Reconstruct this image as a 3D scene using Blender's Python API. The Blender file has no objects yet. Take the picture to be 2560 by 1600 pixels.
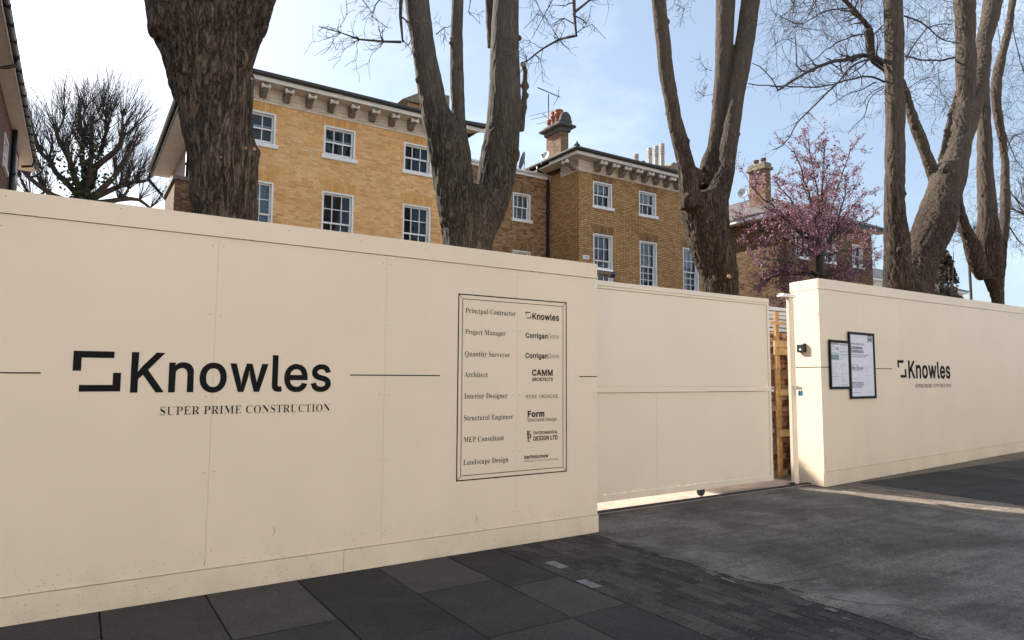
import bpy, bmesh, math, random
from mathutils import Vector, Matrix, noise
from mathutils.geometry import tessellate_polygon
from math import radians as RAD, sin, cos, tan, pi, atan2, hypot
rng = random.Random(7)
SC = bpy.context.scene
COL = SC.collection

# ------------------------------------------------------------------ camera
F_PX, YAW, PITCH, ROLL, EYE = 1668.94, RAD(56.879), RAD(4.882), RAD(0.322), 1.45
FW = Vector((cos(YAW)*cos(PITCH), sin(YAW)*cos(PITCH), sin(PITCH)))
_r = Vector((sin(YAW), -cos(YAW), 0)); _u = _r.cross(FW)
RT = _r*cos(ROLL) + _u*sin(ROLL); UP = -_r*sin(ROLL) + _u*cos(ROLL)
EYEP = Vector((0, 0, EYE))
cd = bpy.data.cameras.new('camera'); cam = bpy.data.objects.new('camera', cd); COL.objects.link(cam)
cd.sensor_width = 36; cd.lens = F_PX/2560*36; cd.clip_end = 3000; cd.clip_start = .05
m = Matrix((RT, UP, -FW)).transposed().to_4x4(); m.translation = EYEP
cam.matrix_world = m; SC.camera = cam
SC.view_settings.view_transform = 'Standard'; SC.view_settings.look = 'None'
SC.view_settings.gamma = 1; SC.view_settings.exposure = 1.28

# ------------------------------------------------------------------ sky and sun
SUN_EL, SUN_AZ = RAD(34.5), RAD(18.5)          # azimuth measured from +Y towards -X
w = bpy.data.worlds.new('World'); SC.world = w; w.use_nodes = True
nt = w.node_tree; nt.nodes.clear()
out = nt.nodes.new('ShaderNodeOutputWorld'); bg = nt.nodes.new('ShaderNodeBackground')
sky = nt.nodes.new('ShaderNodeTexSky'); sky.sky_type = 'NISHITA'; sky.sun_disc = False
sky.sun_elevation = SUN_EL; sky.sun_rotation = -SUN_AZ; sky.air_density = 1.0; sky.dust_density = 1.5; sky.ozone_density = 1.5
bg.inputs['Strength'].default_value = 0.075
tc = nt.nodes.new('ShaderNodeTexCoord'); mp = nt.nodes.new('ShaderNodeMapping')
mp.inputs['Scale'].default_value = (1.0, 1.0, 2.6)
nz = nt.nodes.new('ShaderNodeTexNoise'); nz.inputs['Scale'].default_value = 1.9; nz.inputs['Detail'].default_value = 7; nz.inputs['Roughness'].default_value = .55
rp = nt.nodes.new('ShaderNodeValToRGB'); rp.color_ramp.elements[0].position = .47; rp.color_ramp.elements[1].position = .64
rp.color_ramp.elements[0].color = (.30, .30, .30, 1); rp.color_ramp.elements[1].color = (.85, .85, .85, 1)
mx = nt.nodes.new('ShaderNodeMix'); mx.data_type = 'RGBA'
mx.inputs['B'].default_value = (5.3, 6.3, 7.4, 1)
nt.links.new(tc.outputs['Generated'], mp.inputs['Vector']); nt.links.new(mp.outputs[0], nz.inputs['Vector'])
nt.links.new(nz.outputs['Fac'], rp.inputs['Fac']); nt.links.new(rp.outputs['Color'], mx.inputs['Factor'])
nt.links.new(sky.outputs[0], mx.inputs['A']); nt.links.new(mx.outputs['Result'], bg.inputs['Color']); nt.links.new(bg.outputs[0], out.inputs[0])
sl = bpy.data.lights.new('sun', 'SUN'); sl.energy = 5.0; sl.angle = RAD(.5); sl.color = (1, .93, .82)
so = bpy.data.objects.new('sun', sl); COL.objects.link(so)
SUN_DIR = Vector((-sin(SUN_AZ)*cos(SUN_EL), cos(SUN_AZ)*cos(SUN_EL), sin(SUN_EL)))
so.rotation_euler = SUN_DIR.to_track_quat('Z', 'Y').to_euler(); so.location = (0, 40, 60)

# ------------------------------------------------------------------ helpers
def ray(x, y): return FW + RT*((x-1280)/F_PX) - UP*((y-800)/F_PX)
def hy(x, y, Y): d = ray(x, y); return EYEP + d*(Y/d.y)
def hx(x, y, X): d = ray(x, y); return EYEP + d*(X/d.x)
def hz(x, y, Z=0.): d = ray(x, y); return EYEP + d*((Z-EYE)/d.z)
def plen(px, p): return px*((Vector(p)-EYEP).dot(FW))/F_PX      # metres spanned by px pixels at point p

class MB:
    def __init__(s): s.v = []; s.f = []; s.uv = []; s.mi = []; s.sm = []
    def quad(s, a, b, c, d, uv=None, m=0):
        i = len(s.v); s.v += [tuple(a), tuple(b), tuple(c), tuple(d)]; s.f.append((i, i+1, i+2, i+3))
        s.uv.append(uv or ((0, 0), (1, 0), (1, 1), (0, 1))); s.mi.append(m); s.sm.append(False)
    def poly(s, pts, m=0, uv=None):
        i = len(s.v); s.v += [tuple(p) for p in pts]; s.f.append(tuple(range(i, i+len(pts))))
        s.uv.append(uv or tuple((p[0], p[1]) for p in pts)); s.mi.append(m); s.sm.append(False)
    def box(s, x0, x1, y0, y1, z0, z1, m=0, M=None):
        P = [(x, y, z) for z in (z0, z1) for y in (y0, y1) for x in (x0, x1)]
        if M: P = [tuple(M @ Vector(p)) for p in P]
        dx, dy, dz = x1-x0, y1-y0, z1-z0
        for (a, b, c, d), (U, V) in (((0, 1, 5, 4), (dx, dz)), ((1, 3, 7, 5), (dy, dz)), ((3, 2, 6, 7), (dx, dz)), ((2, 0, 4, 6), (dy, dz)), ((4, 5, 7, 6), (dx, dy)), ((2, 3, 1, 0), (dx, dy))):
            o = 0 if (U, V) != (dy, dz) else .13
            s.quad(P[a], P[b], P[c], P[d], ((x0+o, z0), (x0+o+U, z0), (x0+o+U, z0+V), (x0+o, z0+V)), m)
    def tube(s, pts, rad, n=6, m=0, cap=True, smooth=True):
        pts = [Vector(p) for p in pts]
        if not hasattr(rad, '__len__'): rad = [rad]*len(pts)
        rings = []; prev = None
        for i, p in enumerate(pts):
            t = (pts[min(i+1, len(pts)-1)]-pts[max(i-1, 0)])
            t = t.normalized() if t.length > 1e-9 else Vector((0, 0, 1))
            if prev is None:
                a = Vector((1, 0, 0)) if abs(t.x) < .8 else Vector((0, 1, 0)); u = t.cross(a).normalized()
            else:
                u = (prev - t*prev.dot(t)); u = u.normalized() if u.length > 1e-6 else t.orthogonal().normalized()
            prev = u; v = t.cross(u); b = len(s.v)
            for k in range(n):
                an = 2*pi*k/n; s.v.append(tuple(p + (u*cos(an)+v*sin(an))*rad[i]))
            rings.append(b)
        for i in range(len(rings)-1):
            a, b = rings[i], rings[i+1]
            for k in range(n):
                k2 = (k+1) % n; s.f.append((a+k, a+k2, b+k2, b+k)); s.uv.append(((k/n, i), ((k+1)/n, i), ((k+1)/n, i+1), (k/n, i+1))); s.mi.append(m); s.sm.append(smooth)
        if cap:
            for b, rev in ((rings[0], True), (rings[-1], False)):
                f = list(range(b, b+n)); f = f[::-1] if rev else f
                s.f.append(tuple(f)); s.uv.append(tuple((0, 0) for _ in f)); s.mi.append(m); s.sm.append(False)
    def lathe(s, base, prof, n=16, axis=Vector((0, 0, 1)), m=0):
        base = Vector(base); axis = Vector(axis).normalized(); a = axis.orthogonal().normalized(); b = axis.cross(a); rings = []
        for r, h in prof:
            i = len(s.v); rings.append(i)
            for k in range(n): an = 2*pi*k/n; s.v.append(tuple(base+axis*h+(a*cos(an)+b*sin(an))*max(r, 1e-4)))
        for j in range(len(rings)-1):
            for k in range(n):
                k2 = (k+1) % n; s.f.append((rings[j]+k, rings[j]+k2, rings[j+1]+k2, rings[j+1]+k)); s.uv.append(((0, 0),)*4); s.mi.append(m); s.sm.append(True)
        s.f.append(tuple(range(rings[0], rings[0]+n))[::-1]); s.uv.append(((0, 0),)*n); s.mi.append(m); s.sm.append(False)
        s.f.append(tuple(range(rings[-1], rings[-1]+n))); s.uv.append(((0, 0),)*n); s.mi.append(m); s.sm.append(False)
    def prism(s, prof, ax0, ax1, fn, m=0):      # prof: list of 2D points; fn(u, v, t) -> 3D
        A = [fn(u, v, ax0) for u, v in prof]; B = [fn(u, v, ax1) for u, v in prof]; n = len(prof)
        for i in range(n):
            j = (i+1) % n; L = hypot(prof[j][0]-prof[i][0], prof[j][1]-prof[i][1]); s.quad(A[i], A[j], B[j], B[i], ((0, 0), (L, 0), (L, ax1-ax0), (0, ax1-ax0)), m)
        s.poly(A[::-1], m); s.poly(B, m)
    def build(s, name, mats, parent=None, bevel=0):
        me = bpy.data.meshes.new(name); me.from_pydata(s.v, [], s.f)
        uvl = me.uv_layers.new(name='UVMap'); k = 0
        flat = []
        for u in s.uv:
            for q in u: flat += [q[0], q[1]]
        uvl.data.foreach_set('uv', flat)
        me.polygons.foreach_set('material_index', s.mi); me.polygons.foreach_set('use_smooth', s.sm)
        for mm in (mats if isinstance(mats, (list, tuple)) else [mats]): me.materials.append(mm)
        me.update()
        o = bpy.data.objects.new(name, me); COL.objects.link(o)
        if parent: setp(o, parent)
        if bevel:
            b = o.modifiers.new('bevel', 'BEVEL'); b.width = bevel; b.segments = 2; b.limit_method = 'ANGLE'
            # weld the loose quads so that the bevel sees shared edges
            bm = bmesh.new(); bm.from_mesh(me); bmesh.ops.remove_doubles(bm, verts=bm.verts, dist=1e-5); bmesh.ops.recalc_face_normals(bm, faces=bm.faces); bm.to_mesh(me); bm.free()
        return o

def setp(o, p):
    o.parent = p
    if p.type == 'EMPTY': o.matrix_parent_inverse = Matrix.Translation(-Vector(p.location))
def tag(o, label, cat, group=None):
    o['label'] = label; o['category'] = cat
    if group: o['group'] = group
    return o
def thing(name, loc, label, cat, group=None):
    o = bpy.data.objects.new(name, None); COL.objects.link(o); o.location = loc; o.empty_display_size = .2
    return tag(o, label, cat, group)
def structure(o, kind='structure'): o['kind'] = kind; return o

# ------------------------------------------------------------------ materials
def new_mat(name):
    mt = bpy.data.materials.new(name); mt.use_nodes = True; nt = mt.node_tree
    return mt, nt, nt.nodes['Principled BSDF']
def N(nt, typ, **kw):
    n = nt.nodes.new(typ)
    for k, v in kw.items():
        if k == 'op': n.operation = v
        elif k.startswith('i_'): n.inputs[k[2:].replace('_', ' ')].default_value = v
        else: setattr(n, k, v)
    return n
def math_(nt, op, a, b=None):
    n = nt.nodes.new('ShaderNodeMath'); n.operation = op
    for i, x in enumerate((a, b)):
        if x is None: continue
        if isinstance(x, (int, float)): n.inputs[i].default_value = x
        else: nt.links.new(x, n.inputs[i])
    return n.outputs[0]
def ramp(nt, fac, stops, interp='LINEAR'):
    r = nt.nodes.new('ShaderNodeValToRGB'); r.color_ramp.interpolation = interp; e = r.color_ramp.elements
    while len(e) < len(stops): e.new(.5)
    for q, (p, c) in zip(e, stops): q.position = p; q.color = (*c, 1) if len(c) == 3 else c
    nt.links.new(fac, r.inputs[0]); return r.outputs[0]
def mixc(nt, fac, a, b, mode='MIX'):
    n = nt.nodes.new('ShaderNodeMix'); n.data_type = 'RGBA'; n.blend_type = mode
    for nm, x in (('Factor', fac), ('A', a), ('B', b)):
        s = [i for i in n.inputs if i.name == nm and (i.type == 'RGBA' if nm != 'Factor' else i.type == 'VALUE')][0]
        if isinstance(x, (int, float)): s.default_value = x
        elif isinstance(x, tuple): s.default_value = (*x, 1)
        else: nt.links.new(x, s)
    return [o for o in n.outputs if o.type == 'RGBA'][0]
def noise_(nt, vec, scale, detail=4, rough=.55, dist=0):
    n = nt.nodes.new('ShaderNodeTexNoise'); n.inputs['Scale'].default_value = scale; n.inputs['Detail'].default_value = detail
    n.inputs['Roughness'].default_value = rough; n.inputs['Distortion'].default_value = dist
    if vec is not None: nt.links.new(vec, n.inputs['Vector'])
    return n.outputs['Fac']
def coord(nt, which='Object', scale=(1, 1, 1), rot=(0, 0, 0)):
    t = nt.nodes.new('ShaderNodeTexCoord'); p = nt.nodes.new('ShaderNodeMapping'); p.inputs['Scale'].default_value = scale; p.inputs['Rotation'].default_value = rot
    nt.links.new(t.outputs[which], p.inputs['Vector']); return p.outputs[0]
def bump(nt, bsdf, h, strength=.3, dist=.01):
    b = nt.nodes.new('ShaderNodeBump'); b.inputs['Strength'].default_value = strength; b.inputs['Distance'].default_value = dist
    nt.links.new(h, b.inputs['Height']); nt.links.new(b.outputs[0], bsdf.inputs['Normal'])

def plain(name, col, rough=.6, var=.12, scale=6, metal=0, bumpy=0, spec=.5):
    mt, nt, b = new_mat(name); v = coord(nt)
    n = noise_(nt, v, scale, 6, .6)
    lo = tuple(c*(1-var) for c in col); hi = tuple(min(1, c*(1+var)) for c in col)
    nt.links.new(ramp(nt, n, [(.3, lo), (.7, hi)]), b.inputs['Base Color'])
    b.inputs['Roughness'].default_value = rough; b.inputs['Metallic'].default_value = metal; b.inputs['Specular IOR Level'].default_value = spec
    if bumpy: bump(nt, b, noise_(nt, v, scale*8, 5), bumpy, .01)
    return mt

def brick_mat(name, stops, mortar, bw=.225, bh=.075, joint=.011, k=.6):
    mt, nt, b = new_mat(name)
    t = nt.nodes.new('ShaderNodeTexCoord'); sp = nt.nodes.new('ShaderNodeSeparateXYZ'); nt.links.new(t.outputs['UV'], sp.inputs[0])
    u, v = sp.outputs[0], sp.outputs[1]
    row_f = math_(nt, 'DIVIDE', v, bh); row = math_(nt, 'FLOOR', row_f); rf = math_(nt, 'FRACT', row_f)
    per = bw*1.5
    p = math_(nt, 'ADD', math_(nt, 'DIVIDE', u, per), math_(nt, 'MULTIPLY', math_(nt, 'MODULO', row, 2.), .5))
    cell = math_(nt, 'FLOOR', p); f = math_(nt, 'FRACT', p)
    head = math_(nt, 'GREATER_THAN', f, .6667)
    idn = math_(nt, 'ADD', math_(nt, 'MULTIPLY', cell, 2.), head)
    cb = nt.nodes.new('ShaderNodeCombineXYZ'); nt.links.new(idn, cb.inputs[0]); nt.links.new(row, cb.inputs[1])
    wn = nt.nodes.new('ShaderNodeTexWhiteNoise'); wn.noise_dimensions = '2D'; nt.links.new(cb.outputs[0], wn.inputs['Vector'])
    big = noise_(nt, t.outputs['UV'], .55, 3, .6)
    fac = math_(nt, 'ADD', math_(nt, 'MULTIPLY', math_(nt, 'SUBTRACT', wn.outputs['Value'], .5), k), math_(nt, 'ADD', .36, math_(nt, 'MULTIPLY', big, .30)))
    col = ramp(nt, fac, stops)
    # light or dirty speckle inside a brick
    sn = noise_(nt, t.outputs['UV'], 26, 5, .65)
    col = mixc(nt, .28, col, ramp(nt, sn, [(.3, (.45, .45, .45)), (.7, (1.5, 1.5, 1.5))]), 'MULTIPLY')
    # joints
    e1 = math_(nt, 'MULTIPLY', math_(nt, 'MINIMUM', rf, math_(nt, 'SUBTRACT', 1., rf)), bh)
    d1 = math_(nt, 'MINIMUM', f, math_(nt, 'SUBTRACT', 1., f)); d2 = math_(nt, 'ABSOLUTE', math_(nt, 'SUBTRACT', f, .6667))
    e2 = math_(nt, 'MULTIPLY', math_(nt, 'MINIMUM', d1, d2), per)
    e = math_(nt, 'MINIMUM', e1, e2)
    mask = math_(nt, 'LESS_THAN', e, joint/2)
    mcol = mixc(nt, noise_(nt, t.outputs['UV'], 9, 4), tuple(c*.7 for c in mortar), tuple(min(1, c*1.2) for c in mortar))
    col = mixc(nt, mask, col, mcol)
    soot = noise_(nt, t.outputs['UV'], 1.3, 6, .65)
    col = mixc(nt, .28, col, ramp(nt, soot, [(.35, (.66, .62, .59)), (.62, (1.12, 1.12, 1.12))]), 'MULTIPLY')
    nt.links.new(col, b.inputs['Base Color']); b.inputs['Roughness'].default_value = .9; b.inputs['Specular IOR Level'].default_value = .25
    h = math_(nt, 'ADD', math_(nt, 'MINIMUM', math_(nt, 'DIVIDE', e, joint), 1.), math_(nt, 'MULTIPLY', sn, .5))
    bump(nt, b, h, .5, .012)
    return mt

def paint_mat(name, col, rough=.42, grime=True):
    mt, nt, b = new_mat(name); v = coord(nt)
    n1 = noise_(nt, v, .9, 3, .5); n2 = noise_(nt, coord(nt, 'Object', (5, 5, .5)), 1.0, 5, .6)
    c = ramp(nt, n1, [(.3, tuple(x*.96 for x in col)), (.7, tuple(min(1, x*1.03) for x in col))])
    c = mixc(nt, .05, c, ramp(nt, n2, [(.35, (.80, .78, .74)), (.62, (1.05, 1.05, 1.05))]), 'MULTIPLY')
    # scuffs and smears
    sc = ramp(nt, noise_(nt, coord(nt, 'Object', (2.5, 2.5, 9), (0, .5, 0)), 1.4, 7, .7), [(.66, (0, 0, 0)), (.76, (.20, .20, .20))])
    c = mixc(nt, sc, c, tuple(x*.72 for x in col))
    sp = nt.nodes.new('ShaderNodeSeparateXYZ'); tc = nt.nodes.new('ShaderNodeTexCoord'); nt.links.new(tc.outputs['Object'], sp.inputs[0])
    # splashed grime, thrown up by rain: strongest at the foot, gone half a metre up
    fall = math_(nt, 'MAXIMUM', math_(nt, 'SUBTRACT', 1., math_(nt, 'MULTIPLY', sp.outputs[2], 2.3)), 0.)
    gm = math_(nt, 'MULTIPLY', math_(nt, 'MULTIPLY', fall, fall), ramp(nt, noise_(nt, v, 2.3, 7, .7), [(.40, (0, 0, 0)), (.68, (.42, .42, .42))]))
    c = mixc(nt, gm, c, (.30, .25, .20))
    vo = nt.nodes.new('ShaderNodeTexVoronoi'); vo.inputs['Scale'].default_value = 70; nt.links.new(v, vo.inputs['Vector'])
    wn = nt.nodes.new('ShaderNodeSeparateColor'); nt.links.new(vo.outputs['Color'], wn.inputs[0])
    spot = math_(nt, 'LESS_THAN', vo.outputs['Distance'], math_(nt, 'MULTIPLY', math_(nt, 'POWER', wn.outputs[0], 3.), .30))
    dm = math_(nt, 'MULTIPLY', math_(nt, 'MULTIPLY', fall, spot), math_(nt, 'GREATER_THAN', noise_(nt, v, 2.1, 3), .47))
    c = mixc(nt, math_(nt, 'MINIMUM', dm, .55), c, (.12, .10, .085))
    nt.links.new(c, b.inputs['Base Color'])
    nt.links.new(math_(nt, 'ADD', rough-.08, math_(nt, 'MULTIPLY', n2, .16)), b.inputs['Roughness'])
    b.inputs['Specular IOR Level'].default_value = .4
    bump(nt, b, math_(nt, 'ADD', math_(nt, 'MULTIPLY', noise_(nt, v, 60, 3), .1), math_(nt, 'MULTIPLY', noise_(nt, v, 1.6, 2), 1.)), .16, .03)
    return mt

def bark_mat(name, dark, mid, light, moss, sc=1.0, mossy=.55, pale=None, zpale=5.):
    mt, nt, b = new_mat(name)
    v = coord(nt, 'Object', (13*sc, 13*sc, 1.7*sc)); v2 = coord(nt, 'Object', (34*sc, 34*sc, 8*sc)); v3 = coord(nt, 'Object', (85, 85, 34))
    n1 = noise_(nt, v, 1.0, 5, .55, 1.3); n2 = noise_(nt, v2, 1.0, 6, .62, .6); n3 = noise_(nt, v3, 1.0, 4, .7)
    crack = math_(nt, 'MINIMUM', math_(nt, 'MULTIPLY', math_(nt, 'ABSOLUTE', math_(nt, 'SUBTRACT', n1, .5)), 9.), 1.)
    crack2 = math_(nt, 'MINIMUM', math_(nt, 'MULTIPLY', math_(nt, 'ABSOLUTE', math_(nt, 'SUBTRACT', n2, .5)), 8.), 1.)
    f = math_(nt, 'ADD', math_(nt, 'ADD', math_(nt, 'MULTIPLY', crack, .40), math_(nt, 'MULTIPLY', crack2, .27)), math_(nt, 'MULTIPLY', n3, .33))
    c = ramp(nt, f, [(.22, dark), (.52, mid), (.86, light)])
    big = noise_(nt, coord(nt, 'Object', (2.2, 2.2, 1.1)), 1.0, 4, .6)
    c = mixc(nt, .7, c, ramp(nt, big, [(.32, (.55, .53, .52)), (.68, (1.45, 1.42, 1.4))]), 'MULTIPLY')
    g = coord(nt, 'Object', (1.3, 1.3, .8))
    mf = ramp(nt, noise_(nt, g, 1.3, 6, .68), [(mossy, (0, 0, 0)), (mossy+.16, (.65, .65, .65))])
    c = mixc(nt, math_(nt, 'MULTIPLY', mf, f), c, moss)
    if pale:      # the young upper stems have smoother, paler bark than the old base
        sz = nt.nodes.new('ShaderNodeSeparateXYZ'); tz = nt.nodes.new('ShaderNodeTexCoord'); nt.links.new(tz.outputs['Object'], sz.inputs[0])
        up_ = math_(nt, 'MAXIMUM', math_(nt, 'MINIMUM', math_(nt, 'MULTIPLY', math_(nt, 'ADD', math_(nt, 'SUBTRACT', sz.outputs[2], zpale), math_(nt, 'MULTIPLY', big, 1.2)), .6), .8), 0.)
        c = mixc(nt, up_, c, mixc(nt, f, tuple(x*.55 for x in pale), pale))
    lich = ramp(nt, noise_(nt, coord(nt, 'Object', (7, 7, 4)), 1.6, 6, .75), [(.64, (0, 0, 0)), (.72, (.6, .6, .6))])
    c = mixc(nt, math_(nt, 'MULTIPLY', lich, f), c, tuple(min(1, x*1.7+.03) for x in light))
    nt.links.new(c, b.inputs['Base Color']); b.inputs['Roughness'].default_value = .9; b.inputs['Specular IOR Level'].default_value = .25
    bump(nt, b, f, .9, .028)
    return mt

def rand_mat(name, stops, rough=.7, spec=.3, sub=0):
    mt, nt, b = new_mat(name); g = nt.nodes.new('ShaderNodeNewGeometry')
    nt.links.new(ramp(nt, g.outputs['Random Per Island'], stops), b.inputs['Base Color']); b.inputs['Roughness'].default_value = rough; b.inputs['Specular IOR Level'].default_value = spec
    if sub:
        tr = nt.nodes.new('ShaderNodeBsdfTranslucent'); ms = nt.nodes.new('ShaderNodeMixShader'); ms.inputs[0].default_value = sub
        nt.links.new(ramp(nt, g.outputs['Random Per Island'], stops), tr.inputs[0])
        nt.links.new(b.outputs[0], ms.inputs[1]); nt.links.new(tr.outputs[0], ms.inputs[2]); nt.links.new(ms.outputs[0], nt.nodes['Material Output'].inputs[0])
    return mt

def slab_mat(name, stops, rough=.85, speck=.5, bstr=.3):
    mt, nt, b = new_mat(name); g = nt.nodes.new('ShaderNodeNewGeometry'); v = coord(nt)
    c = ramp(nt, g.outputs['Random Per Island'], stops)
    n1 = noise_(nt, v, 2.2, 8, .65); n2 = noise_(nt, v, 120, 4, .7)
    c = mixc(nt, .6, c, ramp(nt, n1, [(.3, (.6, .58, .56)), (.7, (1.4, 1.38, 1.35))]), 'MULTIPLY')
    c = mixc(nt, speck, c, ramp(nt, n2, [(.37, (.35, .35, .35)), (.64, (1.9, 1.9, 1.9))]), 'MULTIPLY'); c = mixc(nt, speck, c, ramp(nt, noise_(nt, v, 33, 5, .7), [(.36, (.55, .55, .55)), (.64, (1.45, 1.45, 1.45))]), 'MULTIPLY')
    vo = nt.nodes.new('ShaderNodeTexVoronoi'); vo.inputs['Scale'].default_value = 9; nt.links.new(v, vo.inputs['Vector'])
    sp = math_(nt, 'MULTIPLY', math_(nt, 'LESS_THAN', vo.outputs['Distance'], .075), math_(nt, 'GREATER_THAN', noise_(nt, v, 1.7, 2), .5))
    c = mixc(nt, math_(nt, 'MULTIPLY', sp, .55), c, (.012, .012, .012))
    v5 = nt.nodes.new('ShaderNodeTexVoronoi'); v5.inputs['Scale'].default_value = 3.7; nt.links.new(v, v5.inputs['Vector'])
    gum = math_(nt, 'LESS_THAN', v5.outputs['Distance'], math_(nt, 'MULTIPLY', n1, .075))
    c = mixc(nt, math_(nt, 'MULTIPLY', gum, .55), c, (.12, .115, .11))
    st_ = ramp(nt, noise_(nt, v, 1.3, 7, .72, .8), [(.52, (0, 0, 0)), (.66, (.55, .55, .55))]); c = mixc(nt, st_, c, (.062, .056, .050))
    nt.links.new(c, b.inputs['Base Color']); b.inputs['Roughness'].default_value = rough; b.inputs['Specular IOR Level'].default_value = .3
    bump(nt, b, math_(nt, 'ADD', n1, math_(nt, 'MULTIPLY', n2, .4)), bstr, .006)
    return mt

def concrete_mat(name):
    mt, nt, b = new_mat(name); v = coord(nt)
    n1 = noise_(nt, v, 1.1, 8, .65, .4); n2 = noise_(nt, v, 90, 4, .7); n3 = noise_(nt, coord(nt, 'Object', (.6, 5, 1), (0, 0, .35)), 2.2, 6, .65)
    c = ramp(nt, n1, [(.3, (.048, .041, .035)), (.48, (.092, .080, .069)), (.66, (.165, .146, .127))])
    n4 = noise_(nt, v, 38, 5, .75); c = mixc(nt, .75, c, ramp(nt, n2, [(.36, (.40, .40, .40)), (.64, (1.7, 1.7, 1.7))]), 'MULTIPLY'); c = mixc(nt, .6, c, ramp(nt, n4, [(.36, (.5, .5, .5)), (.64, (1.5, 1.5, 1.5))]), 'MULTIPLY')
    c = mixc(nt, .45, c, ramp(nt, n3, [(.35, (.6, .6, .6)), (.65, (1.5, 1.5, 1.5))]), 'MULTIPLY')
    # white cement bloom around the cracked edge
    sp = nt.nodes.new('ShaderNodeSeparateXYZ'); nt.links.new(v, sp.inputs[0])
    near = math_(nt, 'SUBTRACT', 1., math_(nt, 'MULTIPLY', math_(nt, 'ABSOLUTE', math_(nt, 'SUBTRACT', sp.outputs[0], 4.3)), 1.5))
    near = math_(nt, 'MAXIMUM', near, .08)
    wf = math_(nt, 'MULTIPLY', near, ramp(nt, noise_(nt, v, 2.6, 8, .7), [(.46, (0, 0, 0)), (.68, (1, 1, 1))]))
    c = mixc(nt, math_(nt, 'MULTIPLY', wf, .75), c, (.24, .225, .205))
    nt.links.new(c, b.inputs['Base Color']); b.inputs['Roughness'].default_value = .88; b.inputs['Specular IOR Level'].default_value = .3
    bump(nt, b, math_(nt, 'ADD', math_(nt, 'MULTIPLY', n2, .5), n3), .35, .008)
    return mt

def glass_mat(name, tint=(.55, .62, .7)):
    mt, nt, b = new_mat(name); nt.nodes.remove(b)
    tr = nt.nodes.new('ShaderNodeBsdfTransparent'); tr.inputs[0].default_value = (*tint, 1)
    gl = nt.nodes.new('ShaderNodeBsdfGlossy'); gl.inputs['Roughness'].default_value = .015; gl.inputs[0].default_value = (.9, .95, 1, 1)
    fr = nt.nodes.new('ShaderNodeFresnel'); fr.inputs[0].default_value = 1.52
    v = coord(nt); bp = nt.nodes.new('ShaderNodeBump'); bp.inputs['Strength'].default_value = .12; bp.inputs['Distance'].default_value = .02
    nt.links.new(noise_(nt, v, 2.2, 2), bp.inputs['Height']); nt.links.new(bp.outputs[0], gl.inputs['Normal'])
    ms = nt.nodes.new('ShaderNodeMixShader'); nt.links.new(fr.outputs[0], ms.inputs[0]); nt.links.new(tr.outputs[0], ms.inputs[1]); nt.links.new(gl.outputs[0], ms.inputs[2])
    nt.links.new(ms.outputs[0], nt.nodes['Material Output'].inputs[0]); return mt

M = {}
CREAM = (.765, .637, .497)
M['cream'] = paint_mat('cream_painted_board', CREAM)
M['creamlow'] = paint_mat('cream_skirting_paint', (.74, .62, .465))
M['gatepaint'] = paint_mat('gate_paint', (.765, .66, .535), .38)
M['vinyl'] = plain('black_vinyl', (.009, .009, .010), .7, .1, spec=.12)
M['seam'] = plain('panel_joint', (.46, .38, .30), .9, .1)
M['seam_dark'] = plain('dark_scuff', (.12, .10, .085), .9, .2)
M['screw'] = plain('screw_head', (.40, .34, .28), .5, .2, metal=.4)
M['yellow_brick'] = brick_mat('yellow_stock_brick', [(.12, (.40, .19, .075)), (.3, (.68, .355, .13)), (.5, (.79, .445, .175)), (.68, (.81, .50, .22)), (.82, (.84, .60, .36)), (.95, (.80, .67, .55))], (.62, .45, .28), k=.46)
M['brown_brick'] = brick_mat('brown_stock_brick', [(.12, (.17, .09, .05)), (.32, (.40, .235, .10)), (.55, (.55, .32, .13)), (.75, (.62, .38, .17)), (.95, (.62, .45, .27))], (.075, .05, .034), joint=.016, k=.42)
M['red_brown_brick'] = brick_mat('mixed_red_brown_brick', [(.12, (.09, .045, .035)), (.35, (.25, .12, .065)), (.6, (.34, .20, .095)), (.85, (.40, .27, .14))], (.26, .19, .12))
M['old_brick'] = brick_mat('dark_brick', [(.12, (.10, .055, .04)), (.4, (.20, .11, .07)), (.7, (.30, .19, .11)), (.92, (.36, .25, .17))], (.16, .12, .09))
M['arch_brick'] = brick_mat('orange_gauged_brick', [(.1, (.62, .32, .10)), (.5, (.72, .40, .14)), (.9, (.78, .48, .20))], (.46, .32, .17), bw=.3, bh=.068, joint=.006)
M['arch_brown'] = brick_mat('brown_gauged_brick', [(.1, (.17, .09, .04)), (.5, (.28, .16, .07)), (.9, (.36, .23, .10))], (.16, .11, .07), bw=.3, bh=.068, joint=.010)
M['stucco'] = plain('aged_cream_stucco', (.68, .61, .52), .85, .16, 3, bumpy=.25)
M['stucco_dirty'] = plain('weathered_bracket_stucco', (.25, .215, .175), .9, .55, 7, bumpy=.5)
M['stucco_pale'] = plain('pale_stucco_wall', (.78, .74, .68), .8, .08, 1.2)
M['white'] = plain('white_gloss_paint', (.80, .80, .79), .35, .05, 4)
M['offwhite'] = plain('off_white_paint', (.72, .68, .62), .55, .10, 4)
M['render'] = plain('grey_pink_render', (.42, .35, .31), .9, .14, 2.2, bumpy=.4)
M['slate'] = plain('slate_roof', (.10, .095, .095), .7, .4, 5, bumpy=.4)
M['roof_brown'] = plain('brown_tile_roof', (.085, .076, .072), .8, .35, 5, bumpy=.4)
M['black_iron'] = plain('black_gutter_paint', (.018, .020, .022), .35, .25, 6)
M['dark_iron'] = plain('dark_grey_metal', (.05, .05, .055), .4, .2, 6, metal=.5)
M['steel'] = plain('galvanised_steel', (.42, .42, .42), .4, .15, 8, metal=.8)
M['alum'] = plain('aerial_aluminium', (.35, .35, .36), .45, .15, 8, metal=.6)
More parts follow.
